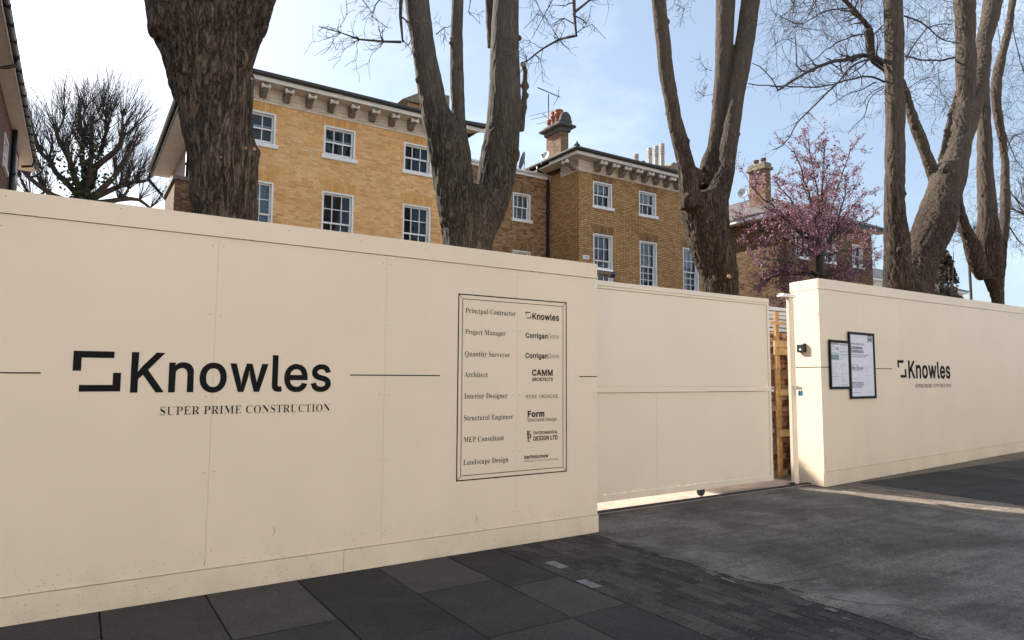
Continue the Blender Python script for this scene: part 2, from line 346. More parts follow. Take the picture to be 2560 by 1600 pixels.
M['room'] = plain('dark_room', (.020, .022, .026), .9, .2, 2)
M['net'] = plain('net_curtain', (.40, .41, .42), .9, .22, 9)
M['blind'] = plain('pale_window_blind', (.62, .63, .64), .8, .08, 3)
M['glass'] = glass_mat('window_glass')
M['terracotta'] = plain('terracotta', (.27, .085, .05), .8, .2, 6, bumpy=.2)
M['buffpot'] = plain('buff_chimney_pot', (.44, .36, .28), .85, .25, 6, bumpy=.2)
M['potband'] = plain('dark_pot_band', (.13, .075, .055), .85, .25, 6)
M['lichen'] = plain('lichened_stone', (.21, .175, .115), .95, .5, 9, bumpy=.5)
M['darkstone'] = plain('sooty_stone', (.085, .080, .072), .95, .4, 7, bumpy=.4)
M['dish'] = plain('grey_dish', (.52, .54, .55), .5, .08, 4)
M['dishdark'] = plain('slate_blue_dish', (.13, .17, .20), .5, .12, 4)
M['bark_ivy'] = bark_mat('rough_dark_bark', (.016, .012, .009), (.080, .059, .044), (.190, .145, .108), (.105, .10, .026), 1.15, .56)
M['bark_grey'] = bark_mat('grey_brown_bark', (.018, .014, .011), (.070, .057, .046), (.155, .130, .106), (.095, .092, .034), 1.7, .54, (.165, .143, .118), 4.6)
M['bark_warm'] = bark_mat('warm_brown_bark', (.014, .009, .007), (.060, .041, .030), (.150, .108, .080), (.075, .066, .032), 1.4, .68, (.155, .120, .094), 5.6)
M['twig'] = plain('dark_twig', (.045, .037, .032), .9, .3, 9)
M['twig_red'] = plain('reddish_twig', (.036, .024, .021), .9, .3, 9)
M['cutwood'] = plain('fresh_cut_wood', (.36, .20, .115), .8, .2, 20)
M['blossom'] = rand_mat('pink_blossom', [(0, (.09, .03, .05)), (.4, (.25, .105, .15)), (.75, (.43, .24, .295)), (1, (.66, .48, .53))], .7, .2, .35)
M['plumleaf'] = rand_mat('purple_young_leaf', [(0, (.05, .012, .018)), (.5, (.11, .03, .04)), (1, (.20, .06, .06))], .6, .3, .25)
M['ivy'] = rand_mat('ivy_leaf', [(0, (.012, .022, .008)), (.5, (.025, .045, .014)), (1, (.06, .085, .03))], .5, .4, .2)
M['shrubleaf'] = rand_mat('brown_green_leaf', [(0, (.02, .022, .012)), (.4, (.07, .055, .035)), (.75, (.13, .105, .07)), (1, (.24, .20, .15))], .7, .3, .2)
M['slab'] = slab_mat('dark_paving_slab', [(0, (.024, .023, .0225)), (.5, (.039, .036, .034)), (1, (.062, .055, .050))])
M['paver'] = slab_mat('dark_block_paver', [(0, (.022, .020, .018)), (.5, (.038, .034, .031)), (1, (.068, .060, .053))], .88, .65)
M['paver_light'] = slab_mat('pale_grey_block', [(0, (.17, .17, .17)), (1, (.21, .21, .21))], .85, .35)
M['paver_buff'] = slab_mat('buff_block_paver', [(0, (.13, .105, .085)), (1, (.20, .165, .135))], .85, .35)
M['jointsand'] = plain('dark_joint_sand', (.012, .011, .010), .95, .4, 30)
M['concrete'] = concrete_mat('worn_concrete')
M['palecon'] = plain('pale_threshold_concrete', (.36, .28, .23), .9, .25, 5, bumpy=.3)
M['crack'] = plain('dark_crack', (.018, .017, .016), .95, .3, 20)
M['asphalt'] = plain('road_asphalt', (.045, .045, .046), .9, .3, 40, bumpy=.4)
M['earth'] = plain('site_earth', (.16, .12, .09), .95, .4, 2, bumpy=.5)
M['kerb'] = plain('granite_kerb', (.22, .21, .20), .85, .2, 12)
M['timber'] = plain('new_softwood', (.44, .27, .115), .7, .40, 9, bumpy=.3)
M['timber_pale'] = plain('pale_sawn_board', (.52, .36, .18), .75, .35, 11, bumpy=.3)
M['rubble'] = rand_mat('broken_old_brick', [(0, (.14, .07, .045)), (.35, (.30, .16, .10)), (.7, (.44, .27, .17)), (.92, (.52, .40, .31)), (1, (.62, .54, .46))], .95, .2)
M['blackplastic'] = plain('black_plastic', (.012, .012, .013), .38, .2, 10)
M['blackframe'] = plain('black_frame', (.006, .0065, .010), .5, .2, 10, spec=.15)
M['paper'] = plain('poster_paper', (.66, .68, .78), .5, .03, 3)
M['ink'] = plain('dark_blue_grey_ink', (.035, .045, .065), .6, .1)
M['inkgrey'] = plain('grey_ink', (.22, .24, .28), .6, .1)
M['ribbon'] = plain('slate_ribbon', (.12, .155, .19), .6, .1)
M['green_ink'] = plain('green_panel_ink', (.16, .27, .255), .6, .1)
M['pink_ink'] = plain('pink_panel_ink', (.42, .27, .29), .6, .1)
M['padblue'] = plain('blue_padlock', (.012, .20, .42), .3, .1, 8)
M['chrome'] = plain('polished_steel', (.7, .7, .7), .2, .05, 8, metal=1)
M['camwhite'] = plain('camera_white', (.75, .74, .72), .4, .06, 8)
M['cambrown'] = plain('brown_camera_body', (.13, .10, .07), .5, .3, 20)
M['camnavy'] = plain('navy_lens_hood', (.012, .016, .05), .25, .2, 8)
M['sheet'] = plain('white_sheeting', (.72, .72, .74), .5, .12, 3)
M['whiteink'] = plain('white_ink', (.8, .8, .8), .5, .03)
M['rubber'] = plain('dark_rubber', (.03, .028, .026), .8, .3, 10)

# ------------------------------------------------------------------ lettering
_SANS, _SERIF = [{75:[467,[[61,0,126,1,126,169,197,244,373,0,448,1,244,287,244,291,445,508,363,508,186,317,125,242,126,507,60,507]]],110:[410,[[54,0,115,1,117,261,127,
285,154,314,190,328,228,328,244,324,262,314,281,295,289,281,297,235,297,1,357,1,355,275,349,303,339,325,325,345,304,364,260,382,196,382,168,372,144,356,
127,337,114,314,113,377,53,377]]],111:[415,[[189,-8,227,-8,265,0,311,24,340,53,360,85,374,123,380,155,382,187,378,237,368,273,350,309,328,337,297,362,267,
376,227,384,189,384,155,378,119,362,93,342,68,313,48,275,34,209,34,167,40,129,48,101,68,63,82,45,113,18,151,0],[195,46,169,52,153,60,120,93,106,121,100,
145,96,201,104,247,124,289,147,312,169,324,195,330,221,330,247,324,271,310,300,275,316,231,320,173,308,117,290,85,271,66,247,52,221,46]]],119:[567,[[138,
0,198,0,201,5,265,229,284,308,313,191,367,1,428,0,545,377,479,377,419,161,399,71,396,70,373,175,317,377,252,378,207,221,170,64,155,137,89,375,86,378,24,
378]]],108:[189,[[124,-2,162,-2,180,2,181,7,171,53,138,52,126,56,119,63,115,87,115,507,54,508,53,65,65,31,82,12,98,4]]],101:[404,[[193,-8,259,-4,285,4,
307,16,346,51,366,91,305,104,286,73,253,52,217,46,171,52,143,66,110,105,100,133,97,168,372,169,372,213,366,253,354,291,338,321,319,342,277,370,211,384,
187,384,149,376,101,350,72,319,54,289,42,255,34,209,34,165,42,119,68,63,82,45,113,18,159,-2],[97,220,104,261,120,289,153,318,193,330,233,328,271,308,290,
285,300,265,308,235,307,220]]],115:[365,[[161,-8,221,-6,273,12,308,41,324,67,330,87,332,107,326,141,316,161,295,182,251,204,173,222,129,240,116,251,110,
263,110,291,118,305,135,320,169,332,207,332,235,322,254,305,269,278,324,291,300,339,283,356,251,374,215,384,153,382,123,374,99,362,64,331,52,309,48,291,
48,255,52,239,64,217,85,196,131,174,241,146,262,127,266,119,268,95,254,69,223,50,203,46,163,46,123,60,102,83,93,106,36,93,52,49,77,22,113,2]]],67:[510,
[[243,-7,283,-7,327,-1,359,11,391,29,432,66,458,108,472,150,471,159,409,159,390,114,355,79,315,59,273,53,229,57,185,75,169,87,134,126,116,164,104,222,104,
286,110,324,134,382,167,421,191,437,213,447,245,455,279,455,317,449,357,429,390,394,409,347,474,348,456,406,434,440,413,463,367,495,339,505,279,515,243,
515,195,505,151,485,129,469,92,430,64,382,50,342,40,284,40,224,44,194,60,136,82,92,106,62,149,25,175,11]]],114:[259,[[54,0,115,1,115,255,119,271,129,289,
150,310,164,318,198,326,242,322,242,384,194,384,162,374,135,353,114,320,112,378,53,377]]],105:[167,[[54,0,115,1,114,378,53,377],[78,442,90,442,110,450,
123,465,127,477,127,489,119,507,110,516,90,524,78,524,58,516,47,505,41,489,47,463,62,448]]],103:[425,[[193,-151,253,-147,303,-131,342,-102,364,-64,372,
-34,371,379,315,379,314,320,309,319,285,349,245,377,225,383,157,381,139,375,101,353,74,326,46,274,34,212,34,170,40,132,62,76,97,37,131,17,161,7,215,5,251,
15,285,39,305,67,312,66,312,-6,308,-40,296,-62,271,-83,241,-95,225,-97,155,-89,125,-69,101,-41,52,-68,78,-106,89,-115,135,-141],[193,59,171,63,149,73,114,
110,98,158,98,226,104,252,120,286,143,311,185,329,223,329,261,315,282,296,296,276,310,230,312,170,302,124,288,98,273,81,239,63]]],71:[520,[[243,-7,291,
-7,337,1,395,29,434,66,450,88,468,128,478,176,477,255,285,255,285,199,414,198,412,164,404,138,390,112,369,87,349,73,311,57,285,53,239,55,215,61,179,79,
146,110,132,130,116,164,106,208,106,302,116,344,134,382,150,404,187,435,201,443,243,455,277,455,315,449,353,429,376,406,388,392,409,349,474,350,464,388,
450,416,409,465,385,483,349,501,295,515,241,515,193,505,153,487,127,469,94,434,66,388,50,342,40,284,40,224,48,176,64,126,86,86,96,72,145,27,191,5]]],65:[480,
[[17,0,86,1,135,142,343,142,394,1,462,1,275,508,200,507],[155,198,198,321,239,454,264,369,324,199]]],77:[628,[[61,0,122,1,121,432,170,289,287,0,341,0,344,
3,456,289,505,432,504,1,568,1,567,508,477,508,474,505,352,189,315,74,278,187,154,505,151,508,60,507]]],72:[517,[[61,0,126,1,127,232,391,232,392,1,458,1,
457,508,392,507,391,288,127,288,126,507,60,507]]],84:[449,[[195,0,258,1,258,451,417,452,417,508,32,507,33,452,194,451]]],83:[447,[[203,-9,245,-9,287,-3,
325,11,353,27,380,54,394,76,408,122,408,158,396,198,359,239,311,265,175,305,137,329,118,354,116,392,130,420,147,437,173,451,213,459,263,455,297,441,324,
418,334,398,339,377,402,378,394,418,386,436,353,475,315,499,255,515,185,513,149,503,123,491,103,477,76,450,58,416,52,388,52,354,60,326,74,302,95,281,115,
267,153,249,293,207,325,185,342,164,346,148,344,120,336,100,324,84,285,59,237,49,173,57,151,65,133,77,118,94,103,137,38,136,42,108,62,62,93,29,131,7,163,
-3]]],69:[419,[[61,0,376,1,375,56,126,57,127,228,356,229,355,286,127,286,126,451,371,452,371,508,60,507]]],85:[517,[[237,-8,309,-4,363,14,393,34,422,63,
442,97,454,133,458,173,457,508,394,507,394,179,388,137,370,101,347,78,305,56,281,52,223,54,183,70,148,101,130,135,124,165,124,507,60,507,60,155,68,115,
94,65,135,26,173,6]]],78:[523,[[61,0,126,1,126,291,121,428,198,295,386,1,464,1,463,508,400,507,400,109,403,78,364,151,138,507,60,507]]],73:[300,[[32,0,
269,1,268,56,183,57,183,451,268,452,268,508,31,507,32,452,119,451,119,57,32,56]]],70:[410,[[61,0,126,1,127,220,346,221,345,278,126,279,126,451,369,452,
369,508,60,507]]],116:[227,[[151,-4,191,-4,211,2,212,11,201,54,185,50,151,52,132,65,128,77,126,325,203,326,204,377,127,378,126,469,67,470,66,379,7,378,
6,327,66,325,68,61,82,31,95,18,119,4]]],117:[410,[[168,-5,214,-3,252,13,281,38,298,67,299,0,357,0,356,379,297,378,295,128,289,106,273,80,252,63,220,51,
182,51,166,55,148,65,127,88,115,120,115,378,53,378,53,112,61,76,79,42,102,19,126,5]]],68:[502,[[61,0,249,0,303,10,351,30,369,42,422,97,444,143,458,195,
462,241,458,315,444,369,422,413,400,441,373,466,331,490,271,506,60,507],[127,56,126,451,243,452,303,438,333,420,360,393,380,361,392,325,400,255,398,221,
394,193,380,149,362,119,347,102,321,82,297,70,245,58]]],86:[480,[[205,0,277,0,280,3,461,508,395,508,392,503,288,203,241,54,194,203,86,505,83,508,16,507]]],
82:[449,[[61,0,126,1,127,198,247,198,352,1,428,1,314,209,333,216,361,234,382,257,404,301,410,335,410,369,398,419,378,453,357,474,333,490,299,502,265,508,
60,507],[127,254,127,452,267,450,299,440,330,413,342,385,346,341,334,299,311,274,287,262,263,256]]],76:[393,[[61,0,362,1,361,56,126,57,125,508,60,507]]],
98:[424,[[212,-8,248,-8,298,6,340,38,355,57,375,95,387,139,391,189,383,257,371,293,339,339,312,362,264,382,204,384,172,374,146,354,116,318,115,507,54,508,
53,1,112,0,113,57,118,58,133,37,166,8,184,-2],[208,46,168,60,137,91,117,139,113,213,125,265,141,293,160,312,196,328,234,330,258,324,280,312,309,277,325,
233,329,175,317,117,299,85,280,66,260,54,240,48]]],97:[389,[[147,-9,165,-9,215,1,247,21,271,51,278,50,279,-1,338,0,338,250,332,296,318,328,303,347,285,
361,241,379,181,383,119,371,77,345,56,322,42,294,45,289,101,275,114,296,147,321,191,331,239,323,268,296,276,260,276,250,269,237,237,227,131,213,81,195,
67,187,46,166,34,142,30,118,32,82,40,56,52,38,71,19,97,3],[165,45,131,51,102,72,92,102,92,116,100,136,139,161,231,175,259,181,275,189,276,130,270,106,258,
84,237,63,217,53,183,45]]],104:[410,[[54,0,115,1,117,261,127,285,154,314,190,328,228,328,244,324,262,314,281,295,289,281,297,235,297,1,357,1,357,259,347,
309,329,341,304,364,270,380,248,384,206,384,168,372,135,347,116,318,114,508,53,507]]],112:[424,[[54,-143,115,-142,116,59,142,27,186,-3,218,-9,254,-7,290,
3,318,19,345,44,371,84,383,120,389,154,389,222,383,258,371,292,351,326,314,361,282,377,256,383,200,383,174,375,140,349,121,322,114,319,112,379,53,378],
[204,47,182,53,156,69,139,88,125,114,113,166,115,228,131,278,162,313,192,327,240,329,256,325,278,313,311,274,327,220,327,158,311,104,284,69,246,49]]],99:[396,
[[189,-8,261,-2,305,20,342,57,362,99,359,104,305,116,292,89,269,64,245,52,213,46,185,48,153,60,120,93,106,121,98,155,98,221,108,259,120,283,147,312,181,
328,213,330,241,326,269,312,280,301,290,289,303,262,362,277,342,319,305,356,259,378,213,384,189,384,143,374,119,362,93,342,68,313,48,275,34,209,34,167,
40,129,48,101,68,63,82,45,113,18,151,0]]],107:[381,[[54,0,115,1,115,141,154,178,294,0,371,1,201,217,359,377,284,378,120,212,116,212,114,508,53,507]]],118:[389,
[[164,0,227,1,370,378,306,378,303,375,231,177,196,62,85,377,17,377]]],38:[448,[[179,-7,231,-5,255,1,299,19,327,41,365,-1,438,0,368,84,398,144,406,180,408,
222,348,222,348,194,342,166,327,135,220,264,292,326,316,362,324,400,322,428,302,470,271,497,221,513,179,513,137,501,113,485,88,454,76,416,76,378,80,362,
88,342,134,274,89,239,52,196,40,174,34,144,34,120,40,90,64,48,91,23,123,5],[173,47,151,53,129,65,108,88,98,114,98,148,108,172,169,229,176,226,290,88,255,
61,237,53,217,47],[183,311,144,364,138,392,144,430,167,453,197,461,221,459,239,451,258,428,262,402,256,376,237,351]]],87:[686,[[155,0,229,0,232,5,314,305,
343,436,372,305,454,1,529,0,670,507,602,507,506,131,493,64,458,215,382,505,379,508,307,508,228,215,193,62,168,179,84,505,81,508,17,508]]],121:[389,[[80,
-145,96,-145,144,-133,179,-104,205,-58,370,379,306,379,303,376,227,166,194,63,159,174,85,378,17,378,163,0,153,-32,130,-75,104,-89,62,-87,59,-90,47,-138]]],
113:[424,[[313,-143,372,-142,372,378,315,379,314,320,307,319,287,347,245,377,225,383,157,381,139,375,101,353,74,326,52,288,38,242,34,210,36,144,46,104,
64,66,97,27,125,7,161,-5,209,-9,239,-3,283,27,302,54,311,59],[193,47,179,49,151,61,120,92,104,128,98,154,98,224,108,262,122,288,139,307,177,327,223,329,
253,319,273,305,290,284,300,264,312,206,310,152,304,126,290,94,261,63,253,57,221,47]]],109:[610,[[54,0,115,1,117,269,129,295,150,316,196,330,216,330,242,
320,263,301,273,277,276,0,335,1,335,251,345,291,374,320,400,330,436,330,466,318,483,303,493,283,497,253,497,1,556,0,557,271,551,305,535,339,508,366,486,
378,456,386,432,386,382,376,331,337,318,310,297,351,274,372,244,384,216,386,178,378,166,372,131,345,114,316,113,377,54,378]]],58:[188,[[85,-4,117,0,132,
13,140,27,142,41,136,63,123,78,109,86,83,86,71,80,54,63,50,51,54,19,71,2],[89,270,103,270,121,278,140,303,138,335,125,352,103,362,89,362,73,356,56,341,
50,327,50,307,58,289,67,280]]],39:[206,[[79,318,128,319,135,508,70,507]]],80:[445,[[61,0,126,1,127,186,257,186,297,192,345,214,372,239,388,261,406,309,
406,387,398,415,382,443,353,474,335,486,297,502,265,508,60,507],[127,242,127,452,265,450,297,440,326,415,344,371,344,325,328,283,315,268,287,250,247,242]]],
106:[167,[[-9,-143,35,-141,75,-123,98,-98,112,-60,113,379,54,378,52,-48,46,-64,33,-79,21,-85,-10,-88],[75,443,93,443,107,449,124,470,126,490,122,502,111,
515,97,523,71,523,63,519,46,504,42,494,44,466,57,451]]],122:[380,[[43,0,340,1,339,56,126,57,138,77,334,331,333,378,48,377,49,322,253,322,254,319,42,47]]],
120:[379,[[22,0,90,0,149,85,188,154,288,0,357,1,225,191,350,378,282,378,233,307,190,234,100,378,31,377,155,195]]],46:[188,[[85,-4,117,0,132,13,140,27,142,
41,136,63,123,78,109,86,83,86,71,80,54,63,50,51,54,19,71,2]]],44:[188,[[39,-119,84,-118,136,64,135,71,68,70]]],45:[453,[[115,188,337,188,338,243,115,244]]],
48:[453,[[207,-7,249,-7,289,3,323,23,340,38,364,70,382,106,398,160,404,208,406,254,400,336,392,372,372,424,352,456,323,485,297,501,249,515,207,515,171,
507,133,487,108,464,82,426,68,394,50,314,50,194,62,132,76,94,100,54,131,23,167,3],[213,49,191,55,173,65,148,90,130,122,118,160,110,206,110,302,122,364,
150,422,175,445,199,457,245,459,279,445,291,435,310,412,324,384,336,346,342,310,342,198,324,124,302,86,267,57,241,49]]],49:[453,[[77,0,392,1,391,54,276,
55,275,508,197,508,86,427,87,358,205,446,212,447,212,55,77,54]]],50:[453,[[65,0,390,1,389,56,154,57,172,81,248,159,330,251,372,319,380,363,380,395,372,
425,344,469,301,500,275,510,243,516,209,516,175,510,131,490,109,472,94,455,78,427,66,385,66,363,127,362,132,399,144,423,169,446,185,454,213,460,273,450,
289,440,308,419,318,397,320,367,312,327,282,281,64,47]]],51:[453,[[201,-7,257,-5,309,11,337,29,364,56,386,96,392,122,390,178,380,208,362,236,335,261,307,
277,265,289,222,290,372,460,371,509,70,508,71,451,288,450,158,300,158,248,239,245,275,235,293,223,318,194,330,156,328,122,316,94,301,77,277,61,229,51,209,
51,163,59,143,71,122,92,114,108,109,131,44,130,52,90,70,56,91,35,113,19,149,3]]],52:[453,[[283,0,344,1,345,104,414,105,413,162,344,163,343,318,282,317,
281,162,110,163,110,169,310,507,247,508,42,163,40,105,281,104]]],53:[453,[[205,-7,239,-7,295,7,327,27,350,48,370,76,384,108,390,138,390,192,380,230,362,
266,331,299,291,323,255,333,219,333,177,325,134,302,150,450,365,451,365,509,96,508,68,254,131,247,169,269,213,277,245,275,275,263,293,249,314,222,324,198,
328,150,324,126,312,100,281,67,245,51,223,49,171,61,134,94,121,129,60,128,64,98,76,70,109,31,153,5]]],54:[453,[[209,-7,245,-7,281,1,325,23,360,58,376,88,
386,122,388,184,382,212,368,244,337,281,301,303,261,313,213,311,195,307,176,296,321,509,253,509,248,504,134,336,82,244,68,206,64,184,64,138,70,108,86,70,
104,46,141,15,171,1],[211,49,173,63,142,94,126,136,126,180,140,218,163,245,201,263,243,265,287,247,310,222,324,192,328,146,324,122,310,92,283,65,243,49]]],
55:[453,[[99,0,166,1,392,449,391,508,62,507,63,452,324,451]]],56:[453,[[207,-7,265,-5,309,7,333,19,353,33,376,58,390,80,400,114,400,160,380,210,347,245,
327,257,300,266,339,285,360,308,374,334,382,364,382,396,374,426,354,462,331,483,301,501,251,515,189,513,151,501,121,483,88,448,78,426,70,394,74,346,86,
318,111,287,154,266,121,255,105,245,78,218,68,202,60,186,52,152,52,120,60,88,80,54,105,29,123,17,163,1],[215,49,173,57,151,69,128,92,116,124,116,154,130,
190,165,221,209,235,255,233,287,221,309,205,322,190,336,154,334,114,318,84,285,59,257,51],[217,291,179,299,150,322,138,342,134,358,134,394,138,408,150,
428,165,443,183,451,233,459,277,449,298,434,316,404,320,386,316,348,302,322,277,301,235,291]]],57:[453,[[131,0,199,0,204,5,316,169,370,263,384,303,390,
347,388,375,376,419,366,439,331,480,281,508,245,516,209,516,161,504,129,486,100,459,86,439,70,403,64,375,64,329,72,293,92,253,123,222,153,206,201,194,251,
200,276,213],[211,244,191,248,175,256,163,264,140,291,126,329,126,373,142,415,167,442,201,458,243,460,277,448,310,417,324,385,328,339,324,315,316,297,306,
281,287,262,253,246]]],66:[456,[[61,0,269,0,313,6,337,14,373,34,388,49,408,79,418,121,418,151,408,193,390,223,369,242,339,258,316,263,317,268,353,284,376,
307,392,329,398,357,396,403,380,445,355,474,329,492,269,508,60,507],[127,56,127,230,273,230,315,214,338,191,348,175,356,147,352,111,340,89,319,72,303,64,
273,58],[127,284,127,452,259,452,301,438,322,419,336,385,334,349,320,321,297,300,237,284]]],79:[533,[[243,-7,293,-7,317,-3,375,19,413,47,440,76,466,118,
482,164,492,216,492,292,484,338,472,376,450,418,422,454,383,485,345,503,293,515,243,515,195,505,151,485,129,469,92,430,64,382,50,342,40,284,40,224,44,194,
60,136,82,92,106,62,149,25,175,11],[251,53,213,61,173,83,146,110,130,134,116,164,106,206,104,286,110,324,120,354,144,396,163,417,183,433,219,449,245,455,
289,455,347,435,365,423,400,382,416,348,428,302,428,206,414,156,400,128,378,98,361,83,313,59,285,53]]],88:[474,[[19,0,91,0,180,125,237,218,298,119,383,
0,456,1,276,261,440,499,443,508,373,508,270,359,239,304,234,307,206,359,105,508,30,507,200,259]]],47:[249,[[15,-76,72,-75,233,532,179,532,176,529]]],32:[188,
[]],100:[424,[[179,-8,215,-8,243,-2,287,30,307,58,314,57,315,0,372,1,371,508,312,507,311,318,304,321,283,350,253,374,221,384,161,382,141,376,97,350,72,
323,46,273,36,233,34,167,38,135,52,89,74,51,113,14,137,2],[207,46,165,54,147,64,124,87,112,107,102,135,96,175,102,243,120,285,151,316,167,324,193,330,217,
330,241,324,261,314,284,293,304,253,312,205,312,173,306,133,288,91,257,60,241,52]]]},{112:[553,[[49,-205,271,-205,271,-185,221,-169,204,-148,198,-70,206,
50,259,23,281,3,293,-3,317,-11,349,-13,383,-5,413,13,440,40,464,76,482,118,496,178,500,238,496,294,488,330,468,384,440,426,405,457,375,469,353,473,311,
469,281,453,255,425,203,389,191,459,52,458,50,438,69,433,92,418,100,382,100,-112,98,-150,73,-177,48,-186],[277,41,263,43,235,55,214,76,198,102,198,352,
241,401,267,413,313,415,353,401,368,390,382,366,396,298,398,186,386,112,378,90,366,72,343,51,327,45,309,41]]],83:[581,[[79,-14,86,-13,85,6],[257,-12,321,
-12,371,-2,409,12,454,45,484,83,504,129,512,167,510,245,502,279,484,315,441,362,401,388,243,462,195,494,170,519,162,533,156,557,158,587,174,619,195,638,
219,652,257,662,313,664,359,652,417,616,458,571,483,526,483,668,467,662,439,660,337,686,283,692,223,686,183,668,165,656,140,631,120,601,106,567,96,507,
98,457,112,411,130,379,165,342,215,306,385,218,414,193,432,165,438,133,436,111,416,69,399,52,353,28,327,22,281,20,253,22,215,32,179,50,153,70,120,109,86,
179,86,13,121,20,145,18,237,-10],[85,188,86,231,77,232],[485,476,496,477,494,503,485,522],[485,670,494,679,493,692,484,691]]],85:[733,[[355,-17,431,-13,
477,-1,517,19,550,50,566,74,580,102,592,140,555,81,493,43,415,31,373,33,333,43,309,55,289,71,264,108,248,168,248,578,254,620,269,635,285,643,335,655,336,
674,45,675,44,656,51,651,87,643,105,633,120,618,130,590,132,202,144,122,158,86,184,46,215,17,267,-5,305,-13],[607,269,610,600,618,618,629,631,657,645,681,
651,684,654,684,674,513,675,512,656,515,653,553,645,581,633,594,620,606,586]]],80:[622,[[46,2,339,3,338,24,282,40,259,61,253,75,249,97,249,307,414,310,
462,320,500,336,533,359,557,387,573,417,583,451,587,507,575,567,563,591,532,628,492,654,462,664,376,676,47,675,47,655,50,652,92,642,121,621,129,605,133,
585,133,95,121,57,92,36,48,26,45,23],[250,340,249,605,255,623,276,638,308,644,358,642,384,636,408,624,437,593,451,557,455,533,455,449,449,419,439,395,418,
372,398,358,370,348,318,340]]],69:[658,[[44,2,581,3,604,156,577,119,548,92,500,64,448,48,390,40,298,42,268,52,257,63,251,79,251,331,314,332,366,320,400,
302,417,285,431,263,430,440,403,399,372,380,326,366,251,365,251,591,257,623,282,638,320,642,398,642,448,634,484,624,524,604,551,581,572,548,572,676,47,
675,48,654,88,646,108,636,121,623,133,585,135,117,133,87,123,57,108,42,88,32,44,24],[606,160,619,181,624,210,613,209],[432,178,447,179,447,209,432,258],
[432,444,443,475,446,512,431,511],[574,478,589,479,585,519,574,544]]],82:[704,[[46,2,339,3,338,24,282,40,259,61,253,75,249,97,250,318,313,317,516,2,693,
3,693,23,697,25,684,26,660,36,625,73,435,333,526,360,567,397,591,441,599,491,595,543,585,573,565,607,534,634,498,652,450,666,390,674,47,675,47,655,50,652,
92,642,121,621,129,605,133,585,133,95,121,57,92,36,48,26,45,23],[250,346,249,591,255,619,266,630,296,642,340,644,394,636,438,610,467,563,473,515,473,463,
465,431,451,403,432,382,408,366,376,354,322,346]]],73:[388,[[43,2,344,3,343,24,289,40,262,59,256,73,250,109,250,595,260,623,277,638,303,648,341,654,341,
676,42,675,43,654,91,646,117,632,130,615,134,597,134,91,120,57,103,44,45,26,42,23]]],77:[944,[[44,2,230,2,231,23,186,32,162,42,149,55,141,71,134,118,133,
91,121,59,108,46,90,36,46,26,43,23],[612,2,897,3,896,24,846,36,827,51,819,63,813,109,813,589,823,617,840,634,897,655,897,675,683,675,472,208,261,675,46,
676,46,654,98,642,110,636,127,619,135,569,135,145,154,578,416,6,681,593,699,117,693,73,687,57,662,38,612,24]]],67:[697,[[368,-14,462,-6,532,22,597,71,635,
131,637,143,631,129,622,120,572,80,512,50,446,34,402,34,316,52,245,109,205,203,193,317,193,359,203,477,239,579,304,642,390,662,436,660,494,640,546,608,
579,575,605,541,628,498,628,662,602,648,572,646,542,652,458,682,418,690,356,690,294,680,258,668,220,648,166,606,119,549,85,483,71,435,63,389,61,325,71,
239,83,199,103,153,147,89,180,56,220,28,254,10,294,-4],[630,460,641,461,630,492],[630,664,637,671,638,690,629,689]]],79:[782,[[372,-14,428,-12,494,2,550,
28,602,64,647,111,685,175,707,233,719,303,719,377,707,447,691,491,667,539,649,565,604,614,552,652,492,678,462,686,412,692,354,690,294,678,232,650,188,620,
133,563,91,489,69,415,63,357,67,277,81,217,105,159,135,111,182,62,230,28,298,-2],[386,16,350,20,310,36,280,58,245,99,221,147,205,201,195,291,195,363,205,
481,239,581,300,642,394,662,432,658,472,642,506,618,537,581,559,535,575,481,585,413,587,327,577,199,543,97,482,36]]],78:[735,[[606,-10,607,589,617,621,
632,636,648,644,692,654,693,675,515,675,516,654,566,642,582,634,597,617,603,575,603,501,594,248,222,676,50,676,49,655,66,648,135,579,135,111,129,69,123,
53,100,36,50,24,49,3,227,3,226,24,194,30,164,42,147,59,137,93,148,522]]],84:[630,[[161,2,466,3,465,24,429,30,395,44,380,61,370,95,370,645,415,646,483,636,
545,604,589,544,589,676,38,675,39,544,56,575,87,606,113,624,149,638,177,644,254,645,254,95,240,57,227,44,209,34,161,24],[25,474,38,475,37,538,28,515],[591,
474,602,475,591,534]]],114:[428,[[50,2,273,3,272,24,250,26,218,38,205,53,201,65,203,321,221,359,244,380,266,388,306,386,329,369,354,336,386,336,399,351,
407,371,409,411,395,451,382,464,362,472,342,472,316,464,294,450,267,423,244,392,210,372,194,460,53,459,53,437,84,428,95,417,99,399,101,83,93,45,72,30,47,
23]]],105:[295,[[50,2,247,3,249,23,214,36,205,47,199,69,198,460,53,459,53,437,76,432,86,426,95,417,99,405,101,83,93,45,72,30,47,23],[138,542,162,542,176,
550,195,573,203,599,203,629,195,655,176,680,160,688,140,688,124,680,113,669,101,645,97,627,97,601,103,577,111,563,128,546]]],110:[567,[[51,2,246,3,246,
21,252,23,235,26,213,36,204,47,198,69,198,351,225,378,245,392,275,404,293,406,337,402,357,390,364,377,372,329,370,57,355,36,337,26,316,23,324,21,324,3,
520,3,520,21,524,23,507,26,485,36,472,57,470,323,464,375,442,433,411,462,365,472,327,468,291,452,265,430,209,396,204,405,197,460,50,459,50,441,46,439,81,
428,94,415,100,391,100,69,94,47,83,36,73,30,44,23,50,21]]],99:[437,[[220,-13,282,-7,328,13,371,48,387,78,334,57,314,55,266,59,236,69,214,83,183,114,165,
148,155,180,145,254,151,352,169,402,204,435,242,443,276,443,298,435,313,420,317,404,315,354,327,318,336,309,364,307,379,318,385,330,391,352,391,376,385,
